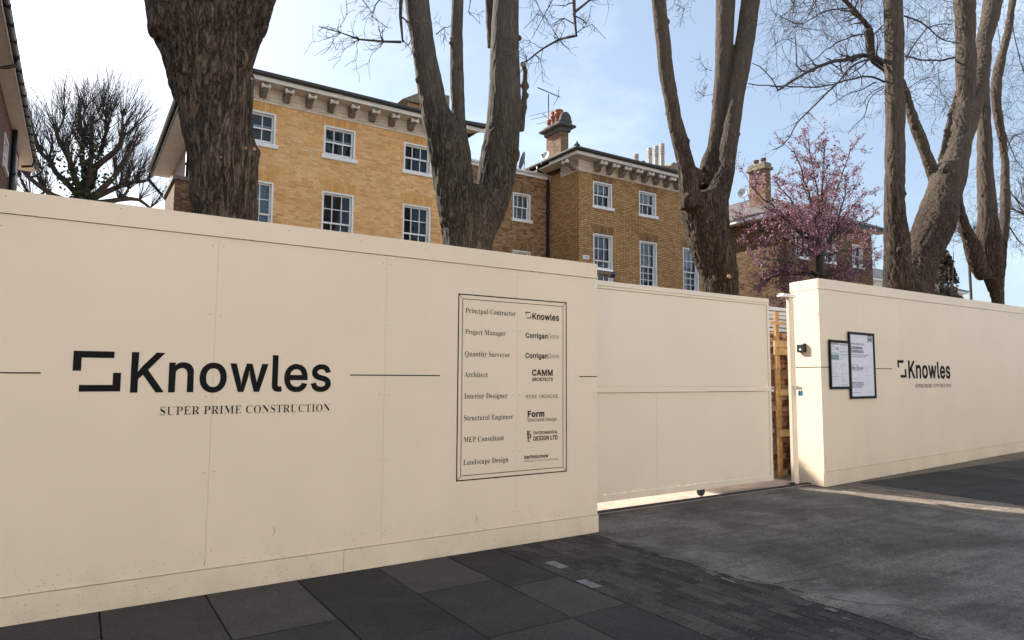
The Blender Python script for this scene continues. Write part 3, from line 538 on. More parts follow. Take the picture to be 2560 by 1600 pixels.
404,375,424,340,457,294,471,246,473,202,465,174,453,142,431,107,396,85,364,63,312,53,264,51,208,57,156,65,128,89,76,105,52,142,17,182,-5],[390,81,395,84,
402,101,391,88]]],97:[512,[[373,-13,403,-11,429,1,452,18,468,54,465,57,449,49,418,58,414,86,414,324,406,378,394,412,380,430,355,451,327,463,287,471,193,
469,155,459,129,447,90,414,72,372,72,332,76,318,91,293,103,287,133,289,150,302,158,318,162,344,160,362,132,406,143,425,163,435,189,441,247,441,275,433,
293,423,314,396,318,378,318,282,247,265,181,241,135,219,93,189,64,152,54,124,54,68,66,32,74,20,101,-3,119,-9,151,-11,183,-7,213,3,311,55,334,6,351,-9],
[213,49,193,53,171,67,156,94,154,130,162,170,191,209,229,233,317,255,318,94,271,59,233,49]]],108:[297,[[50,2,247,3,249,23,214,36,205,47,199,69,198,676,
53,675,53,657,50,654,78,648,91,639,101,591,101,83,93,45,72,30,47,23]]],111:[501,[[237,-13,265,-13,301,-7,331,3,371,31,394,54,426,106,436,132,448,188,450,
246,444,296,436,328,412,380,376,424,351,443,327,457,279,471,223,471,195,465,155,447,135,433,104,402,80,364,62,318,52,268,50,214,56,162,74,108,90,78,104,
58,145,19,193,-5],[243,15,203,25,170,56,156,118,152,288,162,378,168,400,180,420,203,437,227,445,259,447,299,437,309,429,330,404,338,380,348,300,348,176,
346,122,332,56,299,25,277,17]]],116:[340,[[173,-12,223,-6,253,12,288,51,292,65,289,68,275,60,259,58,221,62,202,75,194,113,194,415,287,416,288,459,194,461,
193,614,148,547,52,445,53,416,94,415,94,93,100,51,112,21,127,2,141,-6],[295,70,314,89,315,108,300,95],[195,618,201,628,194,627]]],106:[312,[[38,-207,90,
-205,122,-197,150,-183,179,-156,205,-108,215,-44,214,459,55,458,55,440,100,425,109,416,117,390,117,-86,109,-148,90,-167,66,-175,24,-175,0,-165,-7,-152,
9,-128,17,-88,13,-68,5,-56,-14,-45,-40,-49,-55,-68,-61,-92,-59,-130,-39,-168,-12,-191,22,-205],[148,543,168,543,184,551,197,564,211,598,213,616,205,654,
189,678,170,689,146,689,132,681,115,660,105,630,105,602,113,574,132,551]]],103:[487,[[196,-207,272,-205,324,-197,360,-185,394,-167,418,-145,437,-114,447,
-72,445,-14,433,18,412,43,378,59,328,69,196,71,160,77,133,92,129,114,146,137,170,151,196,157,278,155,300,159,342,175,371,196,391,222,407,260,411,278,411,
328,395,376,359,400,450,401,450,451,340,451,314,461,266,471,190,469,144,455,116,439,87,412,67,380,55,336,55,310,61,268,79,226,114,191,201,164,128,147,98,
127,71,98,57,62,59,22,69,0,90,-21,149,-38,82,-51,66,-61,53,-74,45,-90,45,-132,53,-150,74,-173,110,-193,138,-201],[208,-175,178,-171,136,-159,104,-139,89,
-120,89,-92,97,-78,114,-61,136,-49,348,-51,394,-65,413,-86,415,-98,403,-132,364,-157,310,-171],[224,183,196,189,182,197,169,210,159,228,149,276,151,370,
157,396,169,418,180,429,214,443,256,443,276,437,292,427,305,412,311,396,319,344,317,266,305,216,290,199,278,191,258,185]]],101:[448,[[218,-13,282,-5,328,
17,369,56,385,90,395,98,399,110,397,112,382,89,364,77,334,65,292,61,240,71,187,108,161,164,151,234,152,249,399,250,397,306,387,350,375,382,355,416,330,
441,306,457,270,469,252,471,210,471,186,465,162,455,117,420,87,380,67,336,57,302,51,250,57,160,73,106,89,74,109,46,140,15,174,-3],[152,283,155,366,169,
406,198,435,230,443,262,443,288,433,305,418,319,378,322,283]]],109:[825,[[51,2,242,3,244,23,211,36,200,51,196,71,196,351,237,390,269,404,287,406,315,406,
331,402,347,394,358,383,368,323,366,63,360,45,351,36,331,26,314,23,320,21,321,2,508,3,508,21,514,23,479,34,468,45,462,65,462,355,483,376,509,394,535,404,
553,406,597,402,617,390,624,377,632,329,632,69,626,47,613,34,580,23,584,21,584,3,775,2,776,21,782,23,749,32,738,41,730,57,728,323,722,383,702,433,663,464,
625,472,587,468,551,450,523,424,471,386,421,452,393,468,347,472,323,468,291,452,261,426,205,392,195,460,51,460,50,441,46,439,81,428,94,415,100,391,100,
69,94,47,83,36,73,30,44,23,50,21]]],81:[782,[[556,-170,608,-168,644,-162,682,-152,713,-135,712,-112,656,-122,600,-114,550,-92,501,-49,461,-1,474,6,534,
22,582,50,625,87,659,129,683,171,705,227,717,281,721,339,719,377,707,447,691,491,667,539,649,565,604,614,552,652,492,678,434,690,354,690,294,678,232,650,
188,620,133,563,91,489,69,415,63,357,65,293,77,229,107,155,125,125,159,83,190,54,228,28,258,12,292,2,339,-69,400,-128,476,-160],[388,16,352,20,308,38,278,
60,245,99,223,143,207,197,195,291,195,363,205,481,239,581,300,642,382,662,432,658,472,642,506,618,537,581,561,533,577,477,585,419,589,339,577,197,543,97,
482,36]]],117:[558,[[187,-13,213,-13,249,-3,283,17,313,47,351,63,363,-11,391,3,514,22,514,42,518,44,487,51,471,61,462,76,460,90,459,459,304,458,304,440,
345,425,360,402,362,98,337,75,317,63,291,53,271,51,239,53,213,63,196,80,190,94,190,458,40,458,40,438,59,433,77,423,88,400,90,128,102,56,114,28,133,5,149,
-5]]],121:[447,[[65,-207,93,-207,129,-195,160,-164,182,-122,147,-147,115,-149,101,-145,91,-139,88,-132,88,-92,80,-74,61,-61,45,-61,28,-74,16,-96,12,-142,
26,-180,41,-195],[187,-113,214,-66,225,-25],[231,-5,360,346,275,175,186,360,170,402,170,418,175,425,220,440,220,458,17,459,16,440,2,438,37,431,56,410,84,
352],[369,369,392,416,405,429,432,438,424,440,423,459,324,458,325,439,359,431,376,416]]],118:[456,[[224,-5,235,16,365,358,274,181,171,404,171,416,178,427,
194,435,223,440,223,458,20,459,19,440,15,438,28,435,53,420,77,372],[374,377,393,414,408,427,433,438,432,459,325,458,326,439,358,431,375,420,381,400]]],
65:[650,[[10,2,169,3,169,23,182,26,144,28,118,36,95,53,89,71,95,105,140,198,390,198,429,119,445,67,437,49,412,34,364,26,364,2,639,3,641,27,624,30,593,51,
549,133,320,686,169,301,264,478,393,237,144,236,156,274,137,237,143,235,75,71,48,42,36,34,9,27]]],104:[567,[[51,2,246,3,246,21,252,23,235,26,213,36,204,
47,198,69,198,351,225,378,245,392,275,404,293,406,337,402,357,390,364,377,372,329,370,57,355,36,337,26,316,23,324,21,324,3,520,3,520,21,524,23,507,26,485,
36,472,57,470,323,462,385,446,425,442,433,411,462,355,472,327,468,295,454,265,428,206,395,197,676,50,675,50,657,46,655,81,644,94,631,100,609,100,69,94,
47,83,36,73,30,44,23,50,21]]],68:[738,[[53,2,345,2,489,22,594,89,654,191,676,339,670,415,654,483,626,541,585,592,539,628,497,648,411,672,345,676,44,675,
45,654,91,644,107,636,120,623,132,583,132,87,120,53,109,42,93,34,52,23],[313,34,269,46,258,57,250,81,250,599,256,621,267,634,307,646,343,646,427,628,494,
569,532,475,544,351,542,269,532,203,518,153,494,109,474,87,429,54,407,46,381,38]]],115:[429,[[209,-13,255,-11,277,-5,303,9,326,30,342,54,360,108,358,182,
344,222,313,257,275,281,203,315,155,345,138,364,134,396,140,410,157,427,173,435,205,443,233,443,267,437,289,427,325,399,341,375,342,456,356,466,355,473,
343,473,342,458,333,453,293,455,245,469,217,473,181,471,157,465,129,449,110,430,84,380,78,356,78,304,82,286,98,252,125,223,147,207,267,145,294,122,306,
102,306,70,294,48,281,37,247,23,185,21,157,29,115,55,94,76,76,104,77,9,115,15],[63,-11,76,-10,75,7,62,-2],[75,109,76,154,63,155,66,128],[343,331,356,332,
352,356,343,371]]],76:[635,[[46,2,579,3,600,164,569,117,526,80,476,56,448,48,392,40,292,44,270,52,253,71,249,113,249,569,253,595,257,619,276,638,302,648,
350,654,350,676,47,675,48,654,94,642,106,636,121,621,129,607,133,587,133,95,121,57,92,36,48,26,45,23],[604,172,617,197,622,228,609,227]]],100:[551,[[198,
-13,240,-9,270,5,294,29,342,61,354,-11,388,3,505,18,505,42,476,51,463,62,455,78,453,96,452,675,285,674,286,655,330,643,345,630,353,614,346,415,292,441,
270,459,246,469,196,471,174,465,136,443,103,408,73,352,63,322,51,254,53,172,73,96,97,52,136,11,164,-5],[238,41,210,49,194,59,175,82,163,112,153,186,153,
272,157,312,173,372,196,401,230,417,280,419,302,413,330,397,345,382,355,360,355,114,333,76,302,51,274,41]]],107:[534,[[49,2,246,3,248,23,215,36,204,47,
198,69,198,201,245,222,364,75,380,47,369,32,336,21,337,2,538,3,540,23,515,34,492,57,302,311,421,410,451,426,491,438,491,460,329,460,328,439,359,434,379,
426,386,415,384,403,355,368,204,249,197,676,52,675,52,655,55,652,77,648,92,639,100,597,100,69,94,47,83,36,46,23]]],119:[647,[[439,-13,446,-12,443,-5],[195,
-7,333,295,443,-1,592,382,499,207,418,402,418,412,425,425,460,440,460,458,273,459,272,440,295,433,302,426,320,396,338,350,247,185,166,354,148,402,148,412,
160,430,184,440,184,458,7,459,6,438,28,422,46,394],[593,385,612,422,619,429,648,440,642,442,641,459,552,458,555,439,585,429,596,420,598,408]]],98:[537,
[[75,-15,85,-15,86,-6,91,-1,155,45,221,5,255,-9,279,-13,319,-11,361,3,395,25,430,60,462,114,482,184,486,210,486,286,476,338,456,388,430,424,411,443,383,
461,351,471,299,469,190,412,183,675,34,674,32,654,61,647,71,641,80,630,86,600,86,-4],[265,19,235,23,209,37,188,68,184,96,184,362,194,382,219,405,251,417,
283,419,331,407,350,394,368,366,382,320,386,290,386,176,376,104,368,76,352,50,329,31,303,21]]],102:[318,[[45,2,276,3,276,21,273,24,233,30,213,42,202,59,
198,77,198,413,282,415,281,460,198,461,198,587,206,639,217,650,251,662,283,662,301,658,316,647,316,641,308,627,298,589,300,557,306,545,323,532,347,534,
360,547,368,567,370,603,366,625,348,657,329,674,309,684,271,690,223,688,191,680,155,660,124,625,110,593,100,537,100,461,46,459,47,414,100,413,100,99,96,
51,71,30,45,22]]],32:[278,[]]}]
def _area(p): return sum(p[i-1][0]*p[i][1]-p[i][0]*p[i-1][1] for i in range(len(p)))
def _nor(u, v, s):
    d = (v[0]-u[0], v[1]-u[1]); L = hypot(*d) or 1; return (d[1]/L*s, -d[0]/L*s)
def _inside(pt, poly):
    x, y = pt; r = False
    for i in range(len(poly)):
        a, b = poly[i], poly[i-1]
        if (a[1] > y) != (b[1] > y) and x < (b[0]-a[0])*(y-a[1])/(b[1]-a[1])+a[0]: r = not r
    return r
def embolden(loops, dx, dy):
    if not loops: return loops
    s = 1 if _area(max(loops, key=lambda q: abs(_area(q)))) > 0 else -1
    out = []
    for p in loops:
        q = []
        for i in range(len(p)):
            n1 = _nor(p[i-1], p[i], s); n2 = _nor(p[i], p[(i+1) % len(p)], s); kk = max(.45, 1+n1[0]*n2[0]+n1[1]*n2[1])
            q.append((p[i][0]+dx*(n1[0]+n2[0])/kk, p[i][1]+dy*(n1[1]+n2[1])/kk))
        out.append(q)
    return out
def layout(text, font, bold=0, track=0):
    """glyph outlines laid along a line; a list of loop lists, one per glyph."""
    table = _SERIF if font == 'serif' else _SANS
    x = 0; res = []
    for ch in text:
        adv, loops = table.get(ord(ch), table[32])
        L = [[(l[i]/1000, l[i+1]/1000) for i in range(0, len(l), 2)] for l in loops]
        if bold: L = embolden(L, bold, bold)
        res.append([[(a+x, b) for a, b in l] for l in L])
        x += adv/1000+track+bold*1.2
    return res
def letters(name, items, face, off, mat, parent):
    """items: (text, font, u0, v0, width, capheight, bold, track), each line a part of its own."""
    for text, font, u0, v0, width, cap, bold, track in items:
        glyphs = layout(text, font, bold, track)
        xs = [p[0] for g in glyphs for l in g for p in l]; x0, x1 = min(xs), max(xs)
        ch = max(p[1] for l in layout('E', font, bold)[0] for p in l)
        sx = width/(x1-x0); sy = cap/ch; mb = MB()
        for g in glyphs:
            if not g: continue
            big = max(g, key=lambda q: abs(_area(q))); s = 1 if _area(big) > 0 else -1
            outer = [l for l in g if _area(l)*s > 0]; holes = [l for l in g if _area(l)*s <= 0]
            for k, o in enumerate(outer):
                grp = [o]+[h for h in holes if _inside(h[0], o)]
                flat3 = [Vector((a, b, 0)) for l in grp for a, b in l]
                for t in tessellate_polygon([[Vector((a, b, 0)) for a, b in l] for l in grp]):
                    mb.poly([face.at(u0+(flat3[i].x-x0)*sx, v0+flat3[i].y*sy, off+.0002*k) for i in t])
        mb.build(name, mat, parent)
def flat(name, polys, place, mat, parent):
    mb = MB()
    for p in polys: mb.poly([place(u, v) for u, v in p])
    return mb.build(name, mat, parent)
def rect(u0, u1, v0, v1): return [(u0, v0), (u1, v0), (u1, v1), (u0, v1)]

# ================================================================== SETTING
mb = MB(); mb.quad((-1500, -1500, -.14), (1500, -1500, -.14), (1500, 1500, -.14), (-1500, 1500, -.14)); structure(mb.build('ground', M['earth']))
mb = MB(); mb.quad((-120, -8, -.12), (120, -8, -.12), (120, .72, -.12), (-120, .72, -.12)); structure(mb.build('road', M['asphalt']))
mb = MB(); mb.box(-40, 4.1, .72, .86, -.13, .0); mb.box(8.15, 60, .72, .86, -.13, .0); mb.box(4.1, 8.15, .72, .86, -.13, -.06); structure(mb.build('kerb', M['kerb'], bevel=.01))
mb = MB(); mb.quad((-120, 5.02, -.006), (160, 5.02, -.006), (160, 300, -.006), (-120, 300, -.006)); structure(mb.build('site_ground', M['earth']))
mb = MB(); mb.box(-40, 60, .86, 5.02, -.13, -.012); structure(mb.build('pavement_bed', M['jointsand']))
# paving slabs: columns .6 m wide running out from the hoarding, staggered
mb = MB()
def slab(x0, x1, y0, y1, g=.0055, t=0):
    a, b, c, d = x0+g, x1-g, y0+g, y1-g
    z = [rng.uniform(-.002, .002) for _ in range(4)]
    P = [(a, c, z[0]), (b, c, z[1]), (b, d, z[2]), (a, d, z[3])]
    mb.quad(*P); Q = [(p[0], p[1], -.02) for p in P]
    for i in range(4): mb.quad(Q[i], Q[(i+1) % 4], P[(i+1) % 4], P[i])
cuts = {0: [.86, 1.5, 2.6, 3.55, 5.0], 1: [.86, 1.4, 2.3, 3.1, 4.02, 5.0], 2: [.86, 1.3, 2.2, 2.9, 3.58, 5.0], 3: [.86, 1.5, 2.4, 3.3, 4.2, 5.0], 4: [.86, 1.4, 2.35, 3.31, 4.0, 5.0]}
k = -40
while k < 5:
    x0 = .2+.6*k if k < 5 else 3.08; x1 = x0+.6 if k < 4 else 3.06
    ys = cuts.get(k) or [.86, 1.3+.45*(k % 2), 2.2+.45*(k % 2), 3.1+.45*(k % 2), 4.0+.45*(k % 2), 5.0]
    for a, b in zip(ys, ys[1:]): slab(x0, x1, a, b)
    k += 1
for i in range(60):
    x0 = 9.3+.75*i
    ys = [.86, 1.4+.3*(i % 2), 2.3+.3*(i % 2), 3.2+.3*(i % 2), 4.1+.3*(i % 2), 5.3]
    for a, b in zip(ys, ys[1:]): slab(x0, x0+.75, a, b)
structure(mb.build('pavement', M['slab']))
mb = MB()
LIGHT = [(3.17, 4.25), (3.10, 3.77), (3.06, 2.84)]
for i in range(14):
    x0 = 3.065+.0945*i
    for j in range(21):
        y0 = .86+.2*j+(.1 if i % 2 else 0); y1 = min(y0+.2, 5.0)
        if (i, j) in ((0, 0),) or y1-y0 < .04: continue
        if any(abs(x0+.047-lx) < .048 and abs((y0+y1)/2-ly) < .1 for lx, ly in LIGHT): 
            q = mb; a, b, c, d = x0+.002, x0+.092, y0+.002, y1-.002; mb.quad((a, c, .002), (b, c, .002), (b, d, .002), (a, d, .002), m=1); continue
        slab(x0, x0+.0945, y0, y1, .0016)
for i in range(11):
    x0 = 8.18+.1*i
    for j in range(21):
        y0 = .86+.2*j+(.1 if i % 2 else 0); y1 = min(y0+.2, 5.30)
        n0 = len(mb.mi); slab(x0, x0+.1, y0, y1, .0028)
        for q in range(n0, len(mb.mi)): mb.mi[q] = 2
structure(mb.build('block_paving', [M['paver'], M['paver_light'], M['paver_buff']]))
# worn concrete crossover with a ragged, cracked edge
mb = MB()
edge = []
yy = .86
while yy < 5.5:
    edge.append((4.11+.035*noise.noise((yy*2.3, 0, 3))+.02*noise.noise((yy*9, 1, 3))+.03*max(0, noise.noise((yy*21, 5, 3)))+(.10*math.exp(-((yy-3.0)/.12)**2)), yy)); yy += .045
right = []
yy = .86
while yy < 5.5: right.append((8.17+.015*noise.noise((yy*5, 7, 3)), yy)); yy += .09
NX = 14
def dz(x, y): return .0035+max(0., min(1., (x-4.2)*1.6))*(.006+.008*noise.noise((x*.8, y*.8, 1)))+.012*max(0, y-4.8)
for (xa, ya), (xb, yb) in zip(edge, edge[1:]):
    for q in range(NX):
        t0, t1 = q/NX, (q+1)/NX; xs = [xa+(8.17-xa)*t0, xa+(8.17-xa)*t1, xb+(8.17-xb)*t1, xb+(8.17-xb)*t0]
        mb.quad((xs[0], ya, dz(xs[0], ya)), (xs[1], ya, dz(xs[1], ya)), (xs[2], yb, dz(xs[2], yb)), (xs[3], yb, dz(xs[3], yb)))
def ribbon(pts, wd, z, mi):
    for (p, q), w0, w1 in zip(zip(pts, pts[1:]), wd, wd[1:]):
        d = (Vector((q[0], q[1]))-Vector((p[0], p[1]))).normalized(); n = Vector((-d.y, d.x))
        mb.quad((p[0]-n.x*w0, p[1]-n.y*w0, dz(*p[:2])+z), (q[0]-n.x*w1, q[1]-n.y*w1, dz(*q[:2])+z), (q[0]+n.x*w1, q[1]+n.y*w1, dz(*q[:2])+z), (p[0]+n.x*w0, p[1]+n.y*w0, dz(*p[:2])+z), m=mi)
crk = [(e[0]+.03+.02*noise.noise((e[1]*7, 4, 0)), e[1]) for e in edge if e[1] < 4.75]
ribbon(crk, [max(.0, .0012+.0045*noise.noise((c[1]*3, 9, 2))) for c in crk], .003, 1)
for bx, by, dx_, dy_, n_ in ((4.2, 3.05, .1, -.02, 9), (4.25, 2.7, .05, -.12, 10), (4.3, 4.1, .09, -.1, 9), (5.6, 3.4, .12, .05, 8)):
    pts = [(bx, by)]
    for i in range(n_): pts.append((pts[-1][0]+dx_*rng.uniform(.3, 1.2), pts[-1][1]+dy_*rng.uniform(.2, 1.4)+rng.uniform(-.02, .02)))
    ribbon(pts, [.003*(1-i/len(pts))+.0008 for i in range(len(pts))], .003, 1)
M['mortar'] = slab_mat('pale_mortar_smear', [(0, (.06, .055, .049)), (.6, (.10, .092, .083)), (1, (.17, .158, .145))], .9, .5)
for _ in range(34):
    ey = rng.uniform(1.6, 4.7); ex = 4.09+rng.gauss(-.02, .06); a0 = rng.uniform(0, 6.28); s_ = rng.uniform(.012, .05); el = rng.uniform(1., 2.6); pts = []
    for i in range(17): a = a0+2*pi*i/17; r_ = s_*(.45+.75*rng.random()); pts.append((ex+cos(a)*r_*.7, ey+sin(a)*r_*el, .0024+.0001*_ if ex < 4.15 else dz(ex, ey)+.001+.0001*_))
    mb.poly(pts, m=2)
for (xa, ya), (xb, yb) in zip(edge, edge[1:]): mb.quad((xa, ya, -.012), (xb, yb, -.012), (xb, yb, dz(xb, yb)), (xa, ya, dz(xa, ya)))
structure(mb.build('driveway', [M['concrete'], M['crack'], M['mortar']]))
mb = MB(); mb.quad((4.1, 5.52, .012), (8.5, 5.52, .012), (8.5, 7.0, .012), (4.1, 7.0, .012)); structure(mb.build('threshold', M['palecon']))
mb = MB(); mb.box(4.1, 8.55, 5.555, 5.565, .0, .026); mb.box(4.1, 8.55, 5.60, 5.61, .0, .026); mb.quad((4.1, 5.565, .018), (8.55, 5.565, .018), (8.55, 5.60, .018), (4.1, 5.60, .018)); tag(mb.build('gate_track', M['dark_iron']), 'dark metal track in the ground that the gate rolls along', 'track')
# loose grit and specks
mb = MB()
for _ in range(1500):
    if rng.random() < .55: x, y = rng.uniform(3.05, 4.2), rng.uniform(1.6, 4.9)
    else: x, y = rng.uniform(4.2, 8.1), rng.uniform(1.6, 5.5)
    s_ = rng.uniform(.0015, .005)*(1.5 if rng.random() < .06 else 1); a = rng.uniform(0, 6)
    b = Vector((x, y, dz(x, y)+.001 if x > 4.15 else .004)); u = Vector((cos(a), sin(a), 0))*s_; v = Vector((-sin(a), cos(a), 0))*s_*.7; t = Vector((0, 0, s_*.8))
    mb.poly([b-u-v, b+u-v, b+t]); mb.poly([b+u-v, b+u+v, b+t]); mb.poly([b+u+v, b-u+v, b+t]); mb.poly([b-u+v, b-u-v, b+t])
structure(mb.build('grit', rand_mat('grit_specks', [(0, (.03, .03, .03)), (.6, (.10, .10, .095)), (1, (.32, .31, .29))], .9)), 'stuff')

# ================================================================== HOARDING ON THE LEFT
class Face:
    def __init__(s, x, y, dx, dy):
        s.p = Vector((x, y, 0)); s.d = Vector((dx, dy, 0)).normalized(); s.n = Vector((s.d.y, -s.d.x, 0))
    def hit(s, px, py):
        r = ray(px, py); t = (s.p-EYEP).dot(s.n)/r.dot(s.n); q = EYEP+r*t; return ((q-s.p).dot(s.d), q.z)
    def at(s, u, z, off=0.): return s.p+s.d*u+s.n*off+Vector((0, 0, z))
    def place(s, off): return lambda u, z: s.at(u, z, off)
    def box(s, mb, u0, u1, o0, o1, z0, z1, m=0):
        Mx = Matrix.Translation(s.p) @ Matrix(((s.d.x, s.n.x, 0, 0), (s.d.y, s.n.y, 0, 0), (0, 0, 1, 0), (0, 0, 0, 1)))
        mb.box(u0, u1, o0, o1, z0, z1, m, Mx)
FA = Face(0, 4.935, 1, 0)
hoard = thing('hoarding', (0, 4.95, 0), 'long cream painted hoarding with big black logo and printed list of firms, left of gate', 'hoarding')
PX = [-5.41, -4.17, -2.93, -1.69, -.45, .79, 2.032, 3.272, 4.195]
def screws(mb, F, pts, off=.0012):
    for u, z in pts:
        c = F.at(u, z, off); r = .0048
        mb.poly([c+F.d*r*cos(a)+Vector((0, 0, r*sin(a))) for a in [i*pi/3 for i in range(6)]], m=1)
for a, b in zip(PX, PX[1:]):
    mb = MB(); FA.box(mb, a+.0006, b-.0006, -.018, 0, .166, 2.404)
    pts = [(x+sx*.035, z) for x, sx in ((a, 1), (b, -1)) for z in (.28, .80, 1.30, 1.86, 2.34)]
    screws(mb, FA, [(u+rng.uniform(-.006, .006), z+rng.uniform(-.01, .01)) for u, z in pts])
    mb.build('panel', [M['cream'], M['screw']], hoard)
mb = MB(); FA.box(mb, -5.41, 4.195, -.10, -.0185, .0, 2.52); mb.build('backing', M['seam'], hoard)
mb = MB(); FA.box(mb, -5.41, 4.197, -.06, .010, 2.408, 2.549)
screws(mb, FA, [(-.35+.55*i+rng.uniform(-.05, .05), 2.5+rng.uniform(-.02, .02)) for i in range(9)], .0112)
mb.build('fascia', [M['cream'], M['screw']], hoard)
mb = MB(); FA.box(mb, -5.41, 1.735, -.018, .012, .003, .162); FA.box(mb, 1.738, 4.197, -.018, .012, .003, .162); mb.build('skirting', M['creamlow'], hoard)
mb = MB(); mb.box(4.177, 4.195, 5.036, 5.6, .0, 2.52); mb.box(4.196, 4.204, 4.965, 5.6, .12, .24); mb.build('return_board', M['cream'], hoard)
# stripes, logo, strapline
L = FA.hit
st = []
for x0, x1 in ((-5.4, -.171), (1.753, 2.516), (3.979, 4.193)): st.append(rect(x0, x1, 1.4545, 1.4625))
for q in st: flat('stripe', [q], FA.place(.0022), M['vinyl'], hoard)
def pxy(F, pts, sc, ox, oy): return [F.hit(ox+x/sc, oy+y/sc) for x, y in pts]
K0 = [(400, 168), (598, 173), (596, 207), (440, 205), (436, 279), (394, 279)]; K1 = [(612, 286), (653, 287), (648, 394), (452, 394), (453, 360), (609, 358)]
mark = []
a = pxy(FA, K0, 2.2, 0, 800); b = pxy(FA, K1, 2.2, 0, 800)
zt = 1.597; zb = 1.345; xl = a[5][0]; xr = b[1][0]+.002; wv = .05
xl = -.012; xr = .242; T = .0415; VW = .0440
mark.append([(xl, 1.474), (xl+VW, 1.474), (xl+VW, zt-T), (xl+.218, zt-T), (xl+.218, zt), (xl, zt)])
mark.append([(xr-VW+.006, 1.463), (xr+.006, 1.463), (xr+.006, zb), (xr-.216, zb), (xr-.216, zb+T), (xr-VW+.006, zb+T)])
lo = flat('logo_mark', mark, FA.place(.0022), M['vinyl'], hoard)
u0, v0 = FA.hit(324.6, 978.8); u1, _ = FA.hit(826.3, 978)
letters('logo_lettering', [('Knowles', 'sans', u0, 1.3425, u1-u0, .2545, .013, 0)], FA, .0022, M['vinyl'], hoard)
u0, _ = FA.hit(399.5, 1033); u1, _ = FA.hit(824.5, 1026)
letters('strapline', [('SUPER PRIME CONSTRUCTION', 'serif', u0, 1.189, u1-u0, .0535, .0, .02)], FA, .0022, M['vinyl'], hoard)

for pts in ([(684, 1318), (686, 1326), (685, 1334), (681, 1340)], [(1190, 1290), (1191, 1300), (1190, 1307)], [(512, 1404), (510, 1410), (511, 1414)], [(905, 1332), (906, 1335)], [(300, 1480), (303, 1484)]):
    q = [FA.hit(*p_) for p_ in pts]; mb = MB()
    for i in range(len(q)-1): w0 = .0016*(1-i/len(q))+.0006; mb.poly([FA.at(q[i][0]-w0, q[i][1], .0013), FA.at(q[i][0]+w0, q[i][1], .0013), FA.at(q[i+1][0]+w0*.7, q[i+1][1], .0013), FA.at(q[i+1][0]-w0*.7, q[i+1][1], .0013)])
    mb.build('scuff', M['seam_dark'], hoard)
# the printed list of firms
def cP(x, y): return FA.hit(1100+x/2.8, 700+y/2.8)
tl, br = cP(131, 92), cP(886, 1340); tr = cP(886, 158); bl = cP(109, 1412)
U0 = (tl[0]+bl[0])/2; U1 = (tr[0]+br[0])/2; V1 = (tl[1]+tr[1])/2; V0 = (bl[1]+br[1])/2
sign = MB()
def frame(u0, u1, v0, v1, t, o):
    for r in (rect(u0, u1, v1-t, v1), rect(u0, u1, v0, v0+t), rect(u0, u0+t, v0+t, v1-t), rect(u1-t, u1, v0+t, v1-t)): sign.poly([FA.at(u, v, o) for u, v in r])
frame(U0, U1, V0, V1, .0095, .0022); g = .040
frame(U0+g, U1-g, V0+g, V1-g, .0052, .0022)
for (ua, va), (ub, vb) in (((U0+.0095, V0+.0095), (U0+g, V0+g)), ((U1-.0095, V0+.0095), (U1-g, V0+g)), ((U0+.0095, V1-.0095), (U0+g, V1-g)), ((U1-.0095, V1-.0095), (U1-g, V1-g))):
    d = Vector((ub-ua, vb-va)).normalized()*.0022; nx, nz_ = -d.y, d.x
    sign.poly([FA.at(u, v, .0022) for u, v in ((ua+nx, va+nz_), (ua-nx, va-nz_), (ub-nx, vb-nz_), (ub+nx, vb+nz_))])
border = sign.build('directory_border', M['vinyl'], hoard)
rows = [('Principal Contractor', 178, 528, 229, 235), ('Project Manager', 176, 458, 378, 381), ('Quantity Surveyor', 174, 487, 533, 531), ('Architect', 170, 333, 679, 677), ('Interior Designer', 170, 472, 830, 828), ('Structural Engineer', 167, 510, 984, 977), ('MEP Consultant', 165, 446, 1136, 1126), ('Landscape Design', 163, 477, 1296, 1280)]
it = []
for t, xa, xb, ya, yb in rows:
    a, b = cP(xa, ya), cP(xb, ya); it.append((t, 'serif', a[0], a[1], b[0]-a[0], .0425, .003, .012))
letters('role_lettering', it, FA, .0022, M['vinyl'], border)
def firm(t, font, xa, xb, ybase, ytop, bold=0, track=0):
    a, b = cP(xa, ybase), cP(xb, ybase); c = cP(xa, ytop); return (t, font, a[0], a[1], b[0]-a[0], c[1]-a[1], bold, track)
it = [firm('Knowles', 'sans', 646, 832, 274, 229, .022), firm('Corrigan', 'sans', 598, 752, 403, 369, .022), firm('Gore', 'sans', 756, 833, 409, 376, -.012), firm('Corrigan', 'sans', 597, 752, 545, 509, .022), firm('Gore', 'sans', 756, 833, 547, 514, -.012),
      firm('CAMM', 'sans', 643, 788, 668, 626, .026), firm('ARCHITECTS', 'sans', 643, 788, 707, 683, .02), firm('ROSE UNIACKE', 'sans', 601, 825, 828, 804, 0, .09), firm('Form', 'sans', 612, 730, 958, 916, .035), firm('Structural Design', 'sans', 611, 815, 992, 967, 0),
      firm('ENVIRONMENTAL', 'sans', 653, 823, 1081, 1060, .012), firm('DESIGN LTD', 'sans', 653, 823, 1124, 1094, .022), firm('bartholomew', 'sans', 590, 757, 1252, 1227, .02), firm('landscape architecture & garden design', 'sans', 590, 831, 1276, 1261, -.012),
      firm('E', 'serif', 606, 635, 1082, 1057, .03), firm('D', 'serif', 608, 637, 1107, 1080, .03), firm('U', 'serif', 610, 636, 1132, 1104, .03)]
letters('firm_lettering', it, FA, .0022, M['vinyl'], border)
a = cP(598, 222); b = cP(637, 270); uu0, uu1, vt, vb = a[0], b[0], a[1], b[1]; tt = .008
